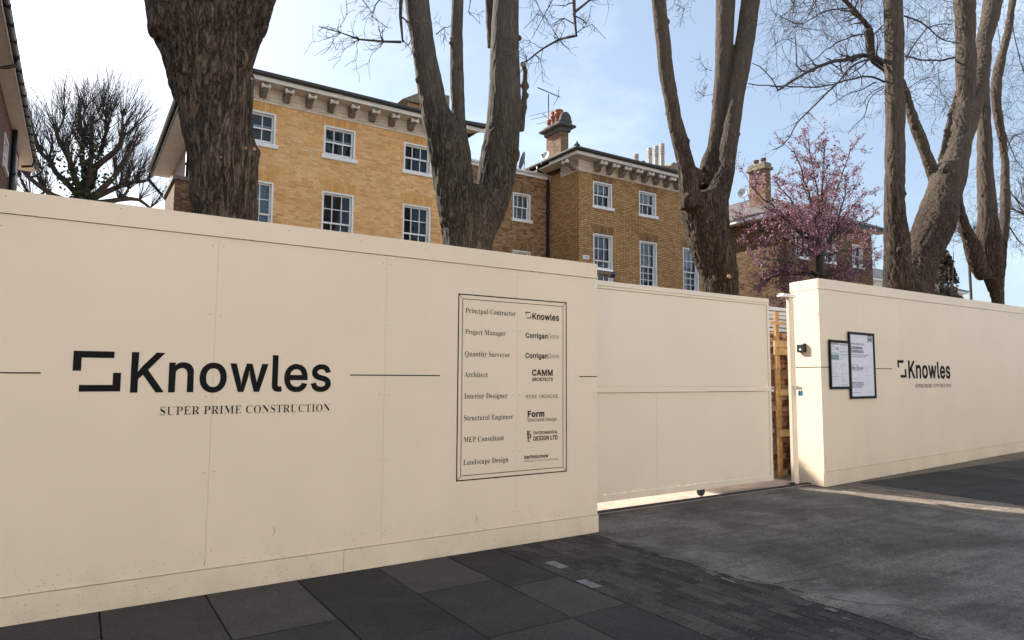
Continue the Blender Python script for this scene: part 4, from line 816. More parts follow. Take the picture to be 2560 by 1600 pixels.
flat('small_logo_mark', [[(uu0, (vt+vb)/2+.004), (uu0+tt, (vt+vb)/2+.004), (uu0+tt, vt-tt), (uu1-.008, vt-tt), (uu1-.008, vt), (uu0, vt)], [(uu1-tt, (vt+vb)/2-.004), (uu1, (vt+vb)/2-.004), (uu1, vb), (uu0+.01, vb), (uu0+.01, vb+tt), (uu1-tt, vb+tt)]], FA.place(.0022), M['vinyl'], border)

# ================================================================== HOARDING ON THE RIGHT
FC = Face(8.51, 5.335, 16.305-8.51, 5.839-5.335)
LC = 15.2
hr = thing('hoarding', (8.6, 5.4, 0), 'cream hoarding with two framed posters and a small black logo, right of the gate', 'hoarding')
def ztop(u): return 2.832+.0185*u
def slopebox(mb, F, u0, u1, o0, o1, b0, t0, b1, t1, m=0):
    P = [F.at(u0, b0, o1), F.at(u1, b1, o1), F.at(u1, t1, o1), F.at(u0, t0, o1), F.at(u0, b0, o0), F.at(u1, b1, o0), F.at(u1, t1, o0), F.at(u0, t0, o0)]
    for q in ((0, 1, 2, 3), (5, 4, 7, 6), (4, 0, 3, 7), (1, 5, 6, 2), (3, 2, 6, 7), (4, 5, 1, 0)): mb.quad(*[P[i] for i in q], m=m)
us = [0, 1.235, 2.47, 3.705, 4.94, 6.175, 7.41, 8.645, 9.88, 11.115, 12.35, 13.585, 15.2]
for a, b in zip(us, us[1:]):
    mb = MB(); slopebox(mb, FC, a+(.0006 if a else .019), b-.0006, -.018, 0, .20, ztop(a)-.148, .20, ztop(b)-.148)
    screws(mb, FC, [(x+sx*.035, z) for x, sx in ((a, 1), (b, -1)) for z in (.32, .85, 1.40, 2.0, 2.6)])
    mb.build('panel', [M['cream'], M['screw']], hr)
mb = MB(); slopebox(mb, FC, .06, LC, -.10, -.0185, 0, ztop(0)-.03, 0, ztop(LC)-.03); mb.build('backing', M['seam'], hr)
mb = MB(); slopebox(mb, FC, -.006, LC, -.018, .010, ztop(0)-.144, ztop(0), ztop(LC)-.144, ztop(LC)); screws(mb, FC, [(.2+.5*i, ztop(.5*i)-.05+rng.uniform(-.02, .02)) for i in range(14)], .0112); mb.build('fascia', [M['cream'], M['screw']], hr)
mb = MB(); slopebox(mb, FC, -.004, LC, -.018, .012, .003, .196, .003, .196); mb.build('skirting', M['creamlow'], hr)
FR = Face(8.60, 5.822, 8.51-8.60, 5.335-5.822); RL = hypot(.09, .487)
mb = MB(); FR.box(mb, 0, RL-.0006, -.0185, 0, .002, 2.832-.148); mb.build('return_panel', M['cream'], hr)
mb = MB(); FR.box(mb, -.01, RL-.0006, -.02, .004, 2.832-.144, 2.830); mb.build('return_fascia', M['cream'], hr)
mb = MB(); FR.box(mb, 0, RL-.002, .0005, .008, .004, .196); mb.build('return_skirting', M['creamlow'], hr)
def cR(x, y): return 1850+x/2.52, 660+y/2.52
zl = FC.hit(*cR(900, 659))[1]
ua = FC.hit(*cR(556, 653))[0]; ub = FC.hit(*cR(957, 660))[0]
flat('stripe', [rect(-.002, ub, zl-.005, zl+.005)], FC.place(.0022), M['vinyl'], hr)
flat('stripe', [rect(.0, RL, zl-.005, zl+.005)], FR.place(.0022), M['vinyl'], hr)
def pc(x, y): return FC.hit(*cR(x, y))
a, b = pc(990, 605), pc(1049, 716); t = .040; zt, zb = a[1], b[1]; xl, xr = a[0], b[0]; W = xr-xl; Hh = zt-zb
flat('logo_mark', [[(xl, zt-.42*Hh), (xl+.18*W, zt-.42*Hh), (xl+.18*W, zt-.155*Hh), (xl+.72*W, zt-.155*Hh), (xl+.72*W, zt), (xl, zt)], [(xr-.18*W, zb+.49*Hh), (xr, zb+.49*Hh), (xr, zb), (xr-.70*W, zb), (xr-.70*W, zb+.15*Hh), (xr-.18*W, zb+.15*Hh)]], FC.place(.0022), M['vinyl'], hr)
a, b, c = pc(1062, 716), pc(1326, 716), pc(1064, 608)
letters('logo_lettering', [('Knowles', 'sans', a[0], a[1], b[0]-a[0], c[1]-a[1], .024, 0)], FC, .0022, M['vinyl'], hr)
a, b, c = pc(1105, 779), pc(1331, 776), pc(1105, 756)
letters('strapline', [('SUPER PRIME CONSTRUCTION', 'serif', a[0], a[1], b[0]-a[0], c[1]-a[1], .004, .02)], FC, .0022, M['vinyl'], hr)

# framed posters (crop scale 6.872, origin 2040,800)
def pp(x, y): return FC.hit(2040+x/6.872, 800+y/6.872)
def poster(quad, label):
    tl, tr, br, bl = [pp(*q) for q in quad]
    u0, u1 = (tl[0]+bl[0])/2, (tr[0]+br[0])/2; v1, v0 = (tl[1]+tr[1])/2, (bl[1]+br[1])/2
    c = FC.at((u0+u1)/2, v0, .002)
    th = thing('framed_poster', c, label, 'framed poster')
    fw = .036; mb = MB()
    for q in ((u0, u1, v1-fw, v1), (u0, u1, v0, v0+fw), (u0, u0+fw, v0+fw, v1-fw), (u1-fw, u1, v0+fw, v1-fw)): FC.box(mb, q[0], q[1], .0115, .030, q[2], q[3])
    mb.build('frame', M['blackframe'], th, bevel=.004)
    mb = MB(); FC.box(mb, u0+fw, u1-fw, .0115, .018, v0+fw, v1-fw); sh = mb.build('sheet', M['paper'], th)
    return th, sh, (u0+fw, u1-fw, v0+fw, v1-fw)
th, sh, R1 = poster([(197, 338), (545, 356), (575, 1185), (228, 1188)], 'smaller black framed site notice with green panel, left of the larger poster on cream hoarding')
def U(R, fx): return R[0]+(R[1]-R[0])*fx
def V(R, fy): return R[3]-(R[3]-R[2])*fy
PF = FC.place(.0195)
def bars(R, lst): return [rect(U(R, a), U(R, b), V(R, d), V(R, c)) for a, b, c, d in lst]
flat('green_panel', bars(R1, [(.03, .46, .285, .385)]), PF, M['green_ink'], sh)
flat('pink_panel', bars(R1, [(.30, .46, .10, .165)]), PF, M['pink_ink'], sh)
flat('rules', bars(R1, [(.02, .47, .02, .045), (.53, .97, .03, .055), (.02, .47, .24, .252), (.03, .46, .275, .285), (.03, .46, .385, .396), (.53, .97, .195, .205), (.53, .97, .265, .278)]), PF, M['inkgrey'], sh)
lines = []
for k_ in range(26):
    y = .05+.036*k_
    for a0 in (.04, .54):
        if (a0 < .5 and .24 < y < .42) or (.08 < y < .18 and a0 < .5 and False): continue
        if rng.random() < .72: lines.append((a0, a0+rng.uniform(.10, .36)*(.7 if y < .2 and a0 < .5 else 1), y, y+rng.uniform(.004, .008)))
flat('small_print', bars(R1, lines), PF, M['inkgrey'], sh)
def pline(t, xa, xb, yb, yt, bold=.01, font='sans'):
    a, b, c = pp(xa, yb), pp(xb, yb), pp(xa, yt); return (t, font, a[0], a[1], b[0]-a[0], c[1]-a[1], bold, 0)
th, sh, R2 = poster([(527, 202), (965, 232), (1012, 1345), (575, 1355)], 'larger black framed poster with slate ribbon and phone number, overlapping smaller notice')
letters('poster_lettering', [pline('We are registered with', 572, 804, 416, 388), pline('Considerate', 571, 776, 494, 436, .02), pline('Constructors', 576, 797, 556, 500, .02), pline('who assess our performance against', 579, 876, 600, 582), pline('a code of considerate practice', 581, 830, 635, 617),
      pline('0800 783 1423', 590, 790, 840, 800, .02), pline('Respect the Community', 600, 796, 1090, 1063, .02), pline('Care for the Environment', 601, 806, 1125, 1100, .02), pline('Value our Workforce', 602, 770, 1161, 1136, .02), pline('Helpline if necessary', 588, 706, 777, 762)], FC, .0195, M['ink'], sh)
a = pp(858, 262); b = pp(932, 262); c = pp(860, 395)[1]
flat('ribbon', [[(a[0], a[1]), (a[0], c), ((a[0]+b[0])/2, c+.035), (b[0], c), (b[0], b[1])]], PF, M['ribbon'], sh)
flat('rules', [rect(a[0]+.01, b[0]-.01, a[1]-.03, a[1]-.022), rect(a[0]+.01, b[0]-.02, a[1]-.045, a[1]-.039)], FC.place(.0205), M['paper'], sh)
flat('small_print', bars(R2, [(.06, .50, .565, .572), (.06, .42, .585, .592), (.05, .25, .715, .721), (.03, .42, .935, .942), (.70, .95, .935, .94), (.60, .82, .52, .524), (.60, .72, .55, .554), (.60, .74, .585, .588), (.60, .8, .66, .664), (.60, .75, .70, .703), (.60, .78, .74, .743), (.60, .8, .78, .783), (.62, .74, .62, .623)]), PF, M['inkgrey'], sh)

# black sensor box on the return face
a = FR.hit(1997.6, 859); b = FR.hit(2017, 881)
zz0, zz1 = min(a[1], b[1]), max(a[1], b[1]); ubx0, ubx1 = sorted((a[0], b[0]))
bx = thing('sensor_box', FR.at((ubx0+ubx1)/2, zz0, .01), 'small black plastic reader box with white symbol on sunlit hoarding end', 'sensor')
mb = MB(); FR.box(mb, ubx0, ubx1, .0015, .052, zz0, zz1); mb.build('housing', M['blackplastic'], bx, bevel=.012)
cu, cz = (ubx0+ubx1)/2, zz0+(zz1-zz0)*.30
arc = []
for i in range(12):
    a0, a1 = pi*i/12, pi*(i+1)/12; arc.append([(cu+.020*cos(a0), cz+.020*sin(a0)), (cu+.020*cos(a1), cz+.020*sin(a1)), (cu+.013*cos(a1), cz+.013*sin(a1)), (cu+.013*cos(a0), cz+.013*sin(a0))])
arc.append(rect(cu-.022, cu+.022, cz-.008, cz-.003)); arc.append(rect(cu-.004, cu+.004, cz, cz+.010))
flat('symbol', arc, FR.place(.0535), M['whiteink'], bx)
flat('display', [rect(cu-.026, cu+.026, zz0+(zz1-zz0)*.62, zz0+(zz1-zz0)*.84)], FR.place(.0535), M['dark_iron'], bx)

# ================================================================== SLIDING GATE
GY = 5.65
def gz(x, y): return hy(x, y, GY)
zt = (gz(1495, 700).z+gz(1920, 748).z)/2; zb = (gz(1497, 1258).z+gz(1937, 1200).z)/2
xr = (gz(1920, 748).x+gz(1937, 1200).x)/2; zm0 = gz(1600, 981).z; zm1 = gz(1600, 967).z
XL = 3.0; zb = max(zb, .085)
gate = thing('sliding_gate', (6, GY, 0), 'off-white sheeted sliding gate on a small wheel, between the two hoardings', 'gate')
mb = MB(); fr = .045
mb.box(XL, xr, GY, GY+.06, zt-.055, zt); mb.box(XL, xr, GY+.004, GY+.05, zt-.085, zt-.0562)
mb.box(XL, xr, GY, GY+.06, zb, zb+.075); mb.box(xr-fr, xr, GY+.001, GY+.059, zb+.0755, zt-.0855); mb.box(XL, XL+fr, GY+.001, GY+.059, zb+.0755, zt-.0855)
mb.build('frame', M['gatepaint'], gate, bevel=.004)
mb = MB(); mb.box(XL+fr, xr-fr-.001, GY-.004, GY+.05, zm0, zm1); mb.build('middle_rail', M['gatepaint'], gate, bevel=.004)
mb = MB(); FG = Face(0, GY+.014, 1, 0)
mb.box(XL+fr+.002, xr-fr-.004, GY+.014, GY+.028, zm1+.004, zt-.090)
screws(mb, FG, [(4.3+.38*i, zm1+.035) for i in range(10)]+[(4.4+.6*i, zt-.12) for i in range(6)], .001); mb.build('upper_panel', [M['gatepaint'], M['screw']], gate)
mb = MB(); xs_ = 5.72
mb.box(XL+fr+.002, xs_-.001, GY+.014, GY+.028, zb+.086, zm0-.006); mb.box(xs_+.001, xr-fr-.004, GY+.014, GY+.028, zb+.086, zm0-.006)
for i in range(26):
    x_ = 4.2+i*.145
    if x_ < xr-.15: w_ = rng.uniform(.128, .143); mb.box(x_, x_+w_, GY+.016, GY+.026, zb+.075, zb+.0855)
screws(mb, FG, [(4.3+.38*i, zm0-.035) for i in range(10)]+[(5.68, .6), (6.9, 1.0), (4.9, 1.2)], .001); mb.build('lower_panel', [M['gatepaint'], M['screw']], gate)
wc = gz(1757, 1232); wc.z = .058+.026
mb = MB(); mb.lathe((wc.x, GY+.012, .058+.018), [(.02, 0), (.055, 0), (.058, .006), (.050, .018), (.058, .030), (.055, .036), (.02, .036)], 20, Vector((0, 1, 0))); wh = mb.build('wheel', M['dark_iron'], gate)
mb = MB(); mb.box(wc.x-.03, wc.x+.03, GY+.006, GY+.011, .07, zb+.002); mb.box(wc.x-.03, wc.x+.03, GY+.049, GY+.054, .07, zb+.002); mb.build('wheel_bracket', M['dark_iron'], gate)
p = gz(1936, 973); mb = MB(); mb.box(xr, xr+.085, GY+.02, GY+.028, p.z-.035, p.z+.035); mb.lathe((xr+.055, GY+.019, p.z+.008), [(.012, 0), (.012, .003)], 12, Vector((0, -1, 0)), m=1); mb.build('latch_plate', [M['steel'], M['black_iron']], gate)
# post
PY = 5.60
post = thing('gate_post', (8.25, PY, 0), 'cream square gate post with a flat white cap beside hoarding end', 'post')
mb = MB(); mb.box(8.265, 8.365, PY+.02, PY+.07, .012, 2.575); mb.box(8.366, 8.388, PY+.03, PY+.065, .012, 2.53); mb.build('shaft', M['gatepaint'], post, bevel=.006)
mb = MB(); mb.box(8.10, 8.40, PY-.005, PY+.10, 2.576, 2.60); mb.box(8.12, 8.39, PY+.0, PY+.09, 2.601, 2.622); mb.build('cap', M['white'], post, bevel=.004)
pz = hy(1993, 972, PY).z
mb = MB(); mb.box(8.30, 8.405, PY+.006, PY+.018, pz-.012, pz+.045); mb.box(8.385, 8.405, PY-.05, PY+.005, pz-.012, pz+.03); mb.build('hasp', M['gatepaint'], post, bevel=.003)
mb = MB(); mb.box(8.24, 8.39, PY-.02, PY+.12, .012, .02); mb.box(8.19, 8.24, PY-.01, PY+.03, .012, .05, 0); mb.build('base_plate', M['dark_iron'], post)
pl = thing('padlock', (8.385, PY-.04, pz-.11), 'blue padlock hanging from the gate post hasp', 'padlock')
mb = MB(); mb.box(8.345, 8.415, PY-.052, PY-.020, pz-.095, pz-.03); mb.build('body', M['padblue'], pl, bevel=.006)
mb = MB(); mb.tube([(8.36+.04*(.5-.5*cos(a)), PY-.036, pz-.031+.05*min(1, sin(a)*1.3)) for a in [pi*i/10 for i in range(11)]], .0048, 8); mb.build('shackle', M['chrome'], pl)

# ================================================================== BEHIND THE GATE
RY = 6.35
def rz(x, y): return hy(x, y, RY)
bw = thing('broken_brick_wall', (9.6, RY+.1, 0), 'rough broken end of an old brick wall seen through the gap beside the gate', 'wall')
mb = MB(); z = .0; k = 0
while z < 2.10:
    hgt = .068; x0 = 8.60+rng.uniform(.0, .17)+(.09 if k % 2 else 0)-(.06 if z < .7 else 0)
    x = x0
    while x < 13.0:
        ln = rng.uniform(.20, .225)*(.5 if rng.random() < .35 else 1); ln = min(ln, 13-x)
        y0 = RY+rng.uniform(-.035, .03) if x < 10.2 else RY
        Mx = Matrix.Translation((x, y0, z)) @ Matrix.Rotation(rng.uniform(-.05, .05) if x < 9.6 else 0, 4, 'Z') @ Matrix.Rotation(rng.uniform(-.05, .05) if x < 9.4 else 0, 4, 'Y')
        b0 = len(mb.v); mb.box(0, ln, 0, .215, 0, hgt, 0, Mx)
        if x < 9.6:
            base = {}
            for i in range(b0, len(mb.v)):
                key = tuple(round(c, 4) for c in mb.v[i])
                if key not in base: base[key] = tuple(c+rng.uniform(-.014, .014) for c in mb.v[i])
                mb.v[i] = base[key]
        x += ln+.010
    z += hgt+.012; k += 1
mb.build('brickwork', M['rubble'], bw)
mb = MB(); mb.box(8.70, 13, RY+.03, RY+.19, .0, 2.02); mb.build('mortar_core', M['palecon'], bw)
tf = thing('timber_shoring', (8.8, RY-.15, 0), 'new softwood post and boards propping the broken brick wall', 'timber frame')
TY = RY-.16
def tzx(x, y): return hy(x, y, TY)
x0, x1 = tzx(1942, 900).x, tzx(1950.5, 900).x
mb = MB(); mb.box(x0, x1, TY, TY+.04, .0, tzx(1940, 779).z); mb.build('upright', M['timber'], tf, bevel=.004)
for y0, y1, xl in ((852, 869, 1934), (870.5, 887, 1934), (974, 989, 1944), (1075, 1092, 1944), (804, 812, 1924)):
    mb = MB(); z1, z0 = tzx(1945, y0).z, tzx(1945, y1).z; mb.box(tzx(xl, 900).x, 10.6, TY-.026, TY-.002, z0, z1); mb.build('rail', M['timber_pale'], tf, bevel=.003)
mb = MB(); mb.box(x1+.30, x1+.38, TY, TY+.06, 0, 2.2); mb.build('upright', M['timber'], tf, bevel=.004)
# cream sheeted stack glimpsed above the timber
Y2 = 8.2
a, b = hy(1922, 766, Y2), hy(1966, 832, Y2)
ws = thing('sheeted_stack', (a.x, Y2, 0), 'white sheeted stack behind the timber shoring in the gate gap', 'covered stack')
mb = MB()
for i in range(6):
    t0 = i/6; z1 = a.z+(b.z-a.z)*t0; z0 = a.z+(b.z-a.z)*(t0+.14); mb.box(a.x-.1+.01*i, b.x+.5, Y2+.02*(i % 2), Y2+.6, z0, z1)
mb.build('sheeting', M['sheet'], ws, bevel=.015)
mb = MB(); mb.box(a.x-.1, b.x+.5, Y2+.05, Y2+.55, 0, b.z+.1); mb.build('stack', M['dark_iron'], ws)
# camera on top of the hoarding end
CYc = 5.30
c0, c1 = hy(1496, 681, CYc), hy(1532, 689, CYc)
sc_ = thing('security_camera', (c0.x, CYc, 2.3), 'brown bodied security camera with dark lens hood peeping over hoarding end', 'camera')
ax = Vector((c1.x-c0.x, -.06, c1.z-c0.z)).normalized(); r_ = plen(10, c0)
mb = MB(); st_ = c0-ax*.12; mb.lathe(st_, [(r_*.72, 0), (r_*.82, .02), (r_*.86, .18), (r_*.70, .205), (r_*.95, .215), (r_*1.0, .25)], 18, ax); mb.build('body', M['cambrown'], sc_)
up = Vector((0, 0, 1)); sd = ax.cross(up).normalized()
mb = MB()
for i in range(7):
    a0, a1 = pi*(.12+.76*i/7), pi*(.12+.76*(i+1)/7)
    def q(a, h, rr): return st_+ax*h+sd*cos(a)*rr+sd.cross(ax).normalized()*sin(a)*rr
    mb.quad(q(a0, .02, r_*1.08), q(a1, .02, r_*1.08), q(a1, .27, r_*1.12), q(a0, .27, r_*1.12)); mb.quad(q(a0, .02, r_*1.14), q(a0, .27, r_*1.18), q(a1, .27, r_*1.18), q(a1, .02, r_*1.14))
mb.build('sunshield', M['camwhite'], sc_)
mb = MB(); mb.lathe(st_+ax*.25, [(r_*.98, 0), (r_*1.0, .05), (r_*.8, .055), (r_*.6, .02)], 18, ax); mb.build('lens_hood', M['camnavy'], sc_)
mb = MB(); mb.box(c0.x-.05, c0.x-.02, CYc+.0, CYc+.03, 2.0, c0.z-r_*.6); mb.build('bracket', M['camwhite'], sc_)

# ================================================================== HOUSES
def grid_wall(mb, P0, d, u0, u1, z0, z1, holes, m=0, flip=False):
    """brick wall in the vertical plane through P0 along d, with rectangular holes (u0,u1,z0,z1)."""
    us = sorted({u0, u1, *[h[0] for h in holes], *[h[1] for h in holes]}); zs = sorted({z0, z1, *[h[2] for h in holes], *[h[3] for h in holes]})
    us = [u for u in us if u0 <= u <= u1]; zs = [z for z in zs if z0 <= z <= z1]
    for a, b in zip(us, us[1:]):
        for c, e in zip(zs, zs[1:]):
            if any(h[0] <= (a+b)/2 <= h[1] and h[2] <= (c+e)/2 <= h[3] for h in holes): continue
            P = [P0+d*a+Vector((0, 0, c)), P0+d*b+Vector((0, 0, c)), P0+d*b+Vector((0, 0, e)), P0+d*a+Vector((0, 0, e))]
            mb.quad(*P, uv=((a, c), (b, c), (b, e), (a, e)), m=m)
def window(parent, x0, x1, z0, z1, Y, cols=3, rows=(1, 1), split=.5, gap=0., back='room', sill=True, arch=None, lining=.05):
    """sash window in a wall facing -Y; opening x0..x1, z0..z1, z0 being the top of the sill."""
    mb = MB(); D = .22
    l = lining
    mb.box(x0, x0+l, Y-.004, Y+D, z0, z1); mb.box(x1-l, x1, Y-.004, Y+D, z0, z1); mb.box(x0+l+.001, x1-l-.001, Y-.003, Y+D, z1-l, z1)
    a, b, t = x0+l, x1-l, z1-l
    zm = z0+(t-z0)*split
    def sash(y, c, e, nr):
        s = .042
        mb.box(a, a+s, y, y+.04, c, e); mb.box(b-s, b, y, y+.04, c, e); mb.box(a+s, b-s, y+.001, y+.039, e-s*.9, e); mb.box(a+s, b-s, y+.001, y+.039, c, c+s*1.15)
        for i in range(1, cols): xx = a+(b-a)*i/cols; mb.box(xx-.0125, xx+.0125, y+.003, y+.036, c+s, e-s)
        for j in range(1, nr): zz = c+(e-c)*j/nr; mb.box(a+s, b-s, y+.005, y+.034, zz-.0125, zz+.0125)
    sash(Y+.115, zm-.02, t, rows[0]); sash(Y+.16, z0+gap, zm+.02+gap, rows[1])
    o = mb.build('window', M['white'], parent)
    mb = MB(); mb.quad((a, Y+.137, zm), (b, Y+.137, zm), (b, Y+.137, t), (a, Y+.137, t)); mb.quad((a, Y+.182, z0+gap), (b, Y+.182, z0+gap), (b, Y+.182, zm+gap), (a, Y+.182, zm+gap)); mb.build('pane', M['glass'], o)
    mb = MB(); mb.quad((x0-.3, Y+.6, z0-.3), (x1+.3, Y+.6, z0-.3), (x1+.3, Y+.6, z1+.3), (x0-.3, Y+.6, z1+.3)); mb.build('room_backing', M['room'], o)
    if back == 'net':
        mb = MB(); n_ = 30
        for i in range(n_):
            xa, xb = a+(b-a)*i/n_, a+(b-a)*(i+1)/n_; ya, yb = [Y+.26+.02*sin(q*1.9)+.008*sin(q*.7) for q in (i, i+1)]
            mb.quad((xa, ya, z0), (xb, yb, z0), (xb, yb, t), (xa, ya, t))
        mb.build('curtain', M['net'], o)
    elif back.startswith('blind'):
        h_ = float(back[5:]); mb = MB(); zb_ = t-(t-z0)*h_; mb.box(a+.03, b-.03, Y+.26, Y+.275, zb_, t); mb.box(a+.02, b-.02, Y+.255, Y+.28, zb_-.03, zb_-.002); mb.build('blind', M['blind'], o)
    if sill:
        mb = MB(); mb.box(x0-.075, x1+.075, Y-.075, Y+.16, z0-.125, z0-.001); mb.build('sill', M['white'], o, bevel=.006)
    if arch:
        mb = MB(); h_ = .34; s_ = .10; y_ = Y-.003; w_ = x1-x0
        mb.quad((x0-.02, y_, z1+.003), (x1+.02, y_, z1+.003), (x1+.02+s_, y_, z1+h_), (x0-.02-s_, y_, z1+h_), uv=((0, 0), (0, w_), (h_, w_+s_), (h_, -s_)))
        mb.build('lintel', M[arch], parent)
    return o
def bracket(parent, x, Y, z, s=1.0, face=(0, -1)):
    """scrolled console; back on the wall at Y, top at z, width along the wall."""
    fx, fy = face; ax = Vector((-fy, fx, 0)); ou = Vector((fx, fy, 0)); B = Vector((x, Y, z)); w_ = .105*s
    prof = [(0, 0), (.50, 0), (.53, -.05), (.52, -.12), (.47, -.175), (.38, -.20), (.30, -.185), (.235, -.21), (.20, -.27), (.155, -.335), (.08, -.36), (0, -.36)]
    mb = MB(); mb.prism([(a*s, b*s) for a, b in prof], -w_, w_, lambda u, v, t: B+ou*u+Vector((0, 0, v))+ax*t)
    for q in (-1, 0, 1):     # raised leaf ribs on the underside
        mb.tube([B+ou*(.05*s)+Vector((0, 0, -.37*s))+ax*q*.06*s, B+ou*(.17*s)+Vector((0, 0, -.345*s))+ax*q*.07*s, B+ou*(.25*s)+Vector((0, 0, -.22*s))+ax*q*.065*s, B+ou*(.36*s)+Vector((0, 0, -.215*s))+ax*q*.06*s], [.02*s, .035*s, .03*s, .02*s], 6)
    C_ = B+ou*(.47*s)+Vector((0, 0, -.115*s))
    mb.lathe(C_-ax*.15*s, [(.045*s, 0), (.082*s, .012*s), (.085*s, .05*s), (.055*s, .085*s), (.050*s, .15*s), (.055*s, .215*s), (.085*s, .25*s), (.082*s, .288*s), (.045*s, .30*s)], 12, ax, m=1)
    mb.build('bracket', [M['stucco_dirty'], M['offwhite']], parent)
def cornice_run(parent, p0, p1, ou, zb, ov, ends=(0, 0)):
    """bracketed eaves along p0-p1; ou points out from the wall; zb is the foot of the moulding; ends extend the mitre."""
    p0 = Vector(p0); p1 = Vector(p1); d = (p1-p0).normalized(); L_ = (p1-p0).length; ou = Vector(ou)
    def run(name, prof, mat, e0, e1):
        mb = MB(); mb.prism(prof, 0, 1, lambda u, v, t: (p0-d*(u*ends[0]) if t == 0 else p1+d*(u*ends[1]))+ou*u+Vector((0, 0, v))); return mb.build(name, mat, parent)
    run('frieze', [(.0, zb), (.035, zb), (.035, zb+.05), (.055, zb+.06), (.055, zb+.17), (.075, zb+.18), (.09, zb+.20), (.02, zb+.235), (.06, zb+.42), (.0, zb+.42)], M['stucco'], 0, 0)
    mb = MB(); n_ = int(L_/.085)
    for i in range(n_):
        c = p0+d*(.05+i*.085)+ou*.056
        a, b = c, c+d*.045
        P = [a, b, b+ou*.03, a+ou*.03]
        z0, z1 = zb+.075, zb+.16
        mb.quad(*[q+Vector((0, 0, z1 if False else z0)) for q in P]); mb.quad(P[3]+Vector((0, 0, z0)), P[2]+Vector((0, 0, z0)), P[2]+Vector((0, 0, z1)), P[3]+Vector((0, 0, z1)))
        mb.quad(P[0]+Vector((0, 0, z0)), P[3]+Vector((0, 0, z0)), P[3]+Vector((0, 0, z1)), P[0]+Vector((0, 0, z1))); mb.quad(P[2]+Vector((0, 0, z0)), P[1]+Vector((0, 0, z0)), P[1]+Vector((0, 0, z1)), P[2]+Vector((0, 0, z1)))
    mb.build('dentil_course', M['stucco'], parent)
    run('soffit', [(.0, zb+.425), (ov-.03, zb+.425), (ov-.03, zb+.45), (.0, zb+.45)], M['stucco'], 0, 0)
    run('fascia_board', [(ov-.028, zb+.405), (ov, zb+.405), (ov, zb+.53), (ov-.028, zb+.53)], M['offwhite'], 0, 0)
    gp = [(ov+.062+.065*cos(a), zb+.585+.065*sin(a)) for a in [pi+pi*i/8 for i in range(9)]]
    gp = [(ov+.002, zb+.60)]+gp[1:-1]+[(ov+.135, zb+.60), (ov+.135, zb+.625), (ov+.002, zb+.625)]
    run('gutter', gp, M['black_iron'], 0, 0)
    return d, L_
def hip_roof(parent, x0, x1, y0, y1, z, pitch, mat, name='roof'):
    w_ = min(x1-x0, y1-y0)/2; h_ = w_*tan(pitch); mb = MB(); E_ = .05
    if x1-x0 >= y1-y0: A, B = (x0+w_, (y0+y1)/2, z+h_), (x1-w_, (y0+y1)/2, z+h_)
    else: A, B = ((x0+x1)/2, y0+w_, z+h_), ((x0+x1)/2, y1-w_, z+h_)
    c = [(x0, y0, z), (x1, y0, z), (x1, y1, z), (x0, y1, z)]
    if x1-x0 >= y1-y0: mb.quad(c[0], c[1], B, A); mb.poly([c[1], c[2], B]); mb.quad(c[2], c[3], A, B); mb.poly([c[3], c[0], A])
    else: mb.poly([c[0], c[1], A]); mb.quad(c[1], c[2], B, A); mb.poly([c[2], c[3], B]); mb.quad(c[3], c[0], A, B)
    for q in range(4):
        p, r = Vector(c[q]), Vector(c[(q+1) % 4]); mb.quad(p-Vector((0, 0, E_)), r-Vector((0, 0, E_)), r, p)
    for q in range(4): mb.tube([Vector(c[q]), Vector(A if (c[q][0]-A[0])**2+(c[q][1]-A[1])**2 < (c[q][0]-B[0])**2+(c[q][1]-B[1])**2 else B)], .05, 6)
    if (Vector(A)-Vector(B)).length > .05: mb.tube([A, B], .055, 6)
    return mb.build(name, mat, parent)
def pot(parent, x, y, z, h, r, mat='terracotta', banded=False):
    mb = MB()
    if banded:
        prof = [(r*1.1, 0), (r*1.0, .05), (r*.92, h*.55)]; 
        for j in range(4): zz = h*(.58+.09*j); prof += [(r*.92, zz), (r*1.12, zz+.01), (r*1.12, zz+h*.035), (r*.92, zz+h*.045)]
        prof += [(r*1.0, h*.95), (r*1.15, h), (r*.85, h), (r*.8, h*.9)]
    else: prof = [(r*1.05, 0), (r*.95, h*.2), (r*.9, h*.62), (r*1.12, h*.66), (r*1.12, h*.74), (r*.95, h*.78), (r*1.15, h*.92), (r*1.18, h), (r*.9, h), (r*.85, h*.9)]
    mb.lathe((x, y, z), prof, 14)
    return mb.build('chimney_pot', M[mat], parent)
def downpipe(parent, pts, r=.048):
    mb = MB(); mb.tube(pts, r, 10); pts = [Vector(p) for p in pts]
    for a, b in zip(pts, pts[1:]):
        if (b-a).length > 1.5:
            n_ = int((b-a).length/1.5)
            for i in range(1, n_+1): c = a+(b-a)*(i/(n_+.5)); d = (b-a).normalized(); mb.tube([c-d*.05, c+d*.05], r*1.3, 10)
    return mb.build('downpipe', M['black_iron'], parent)

ZB = 9.47            # foot of the eaves moulding on the villas
HY = 20.0
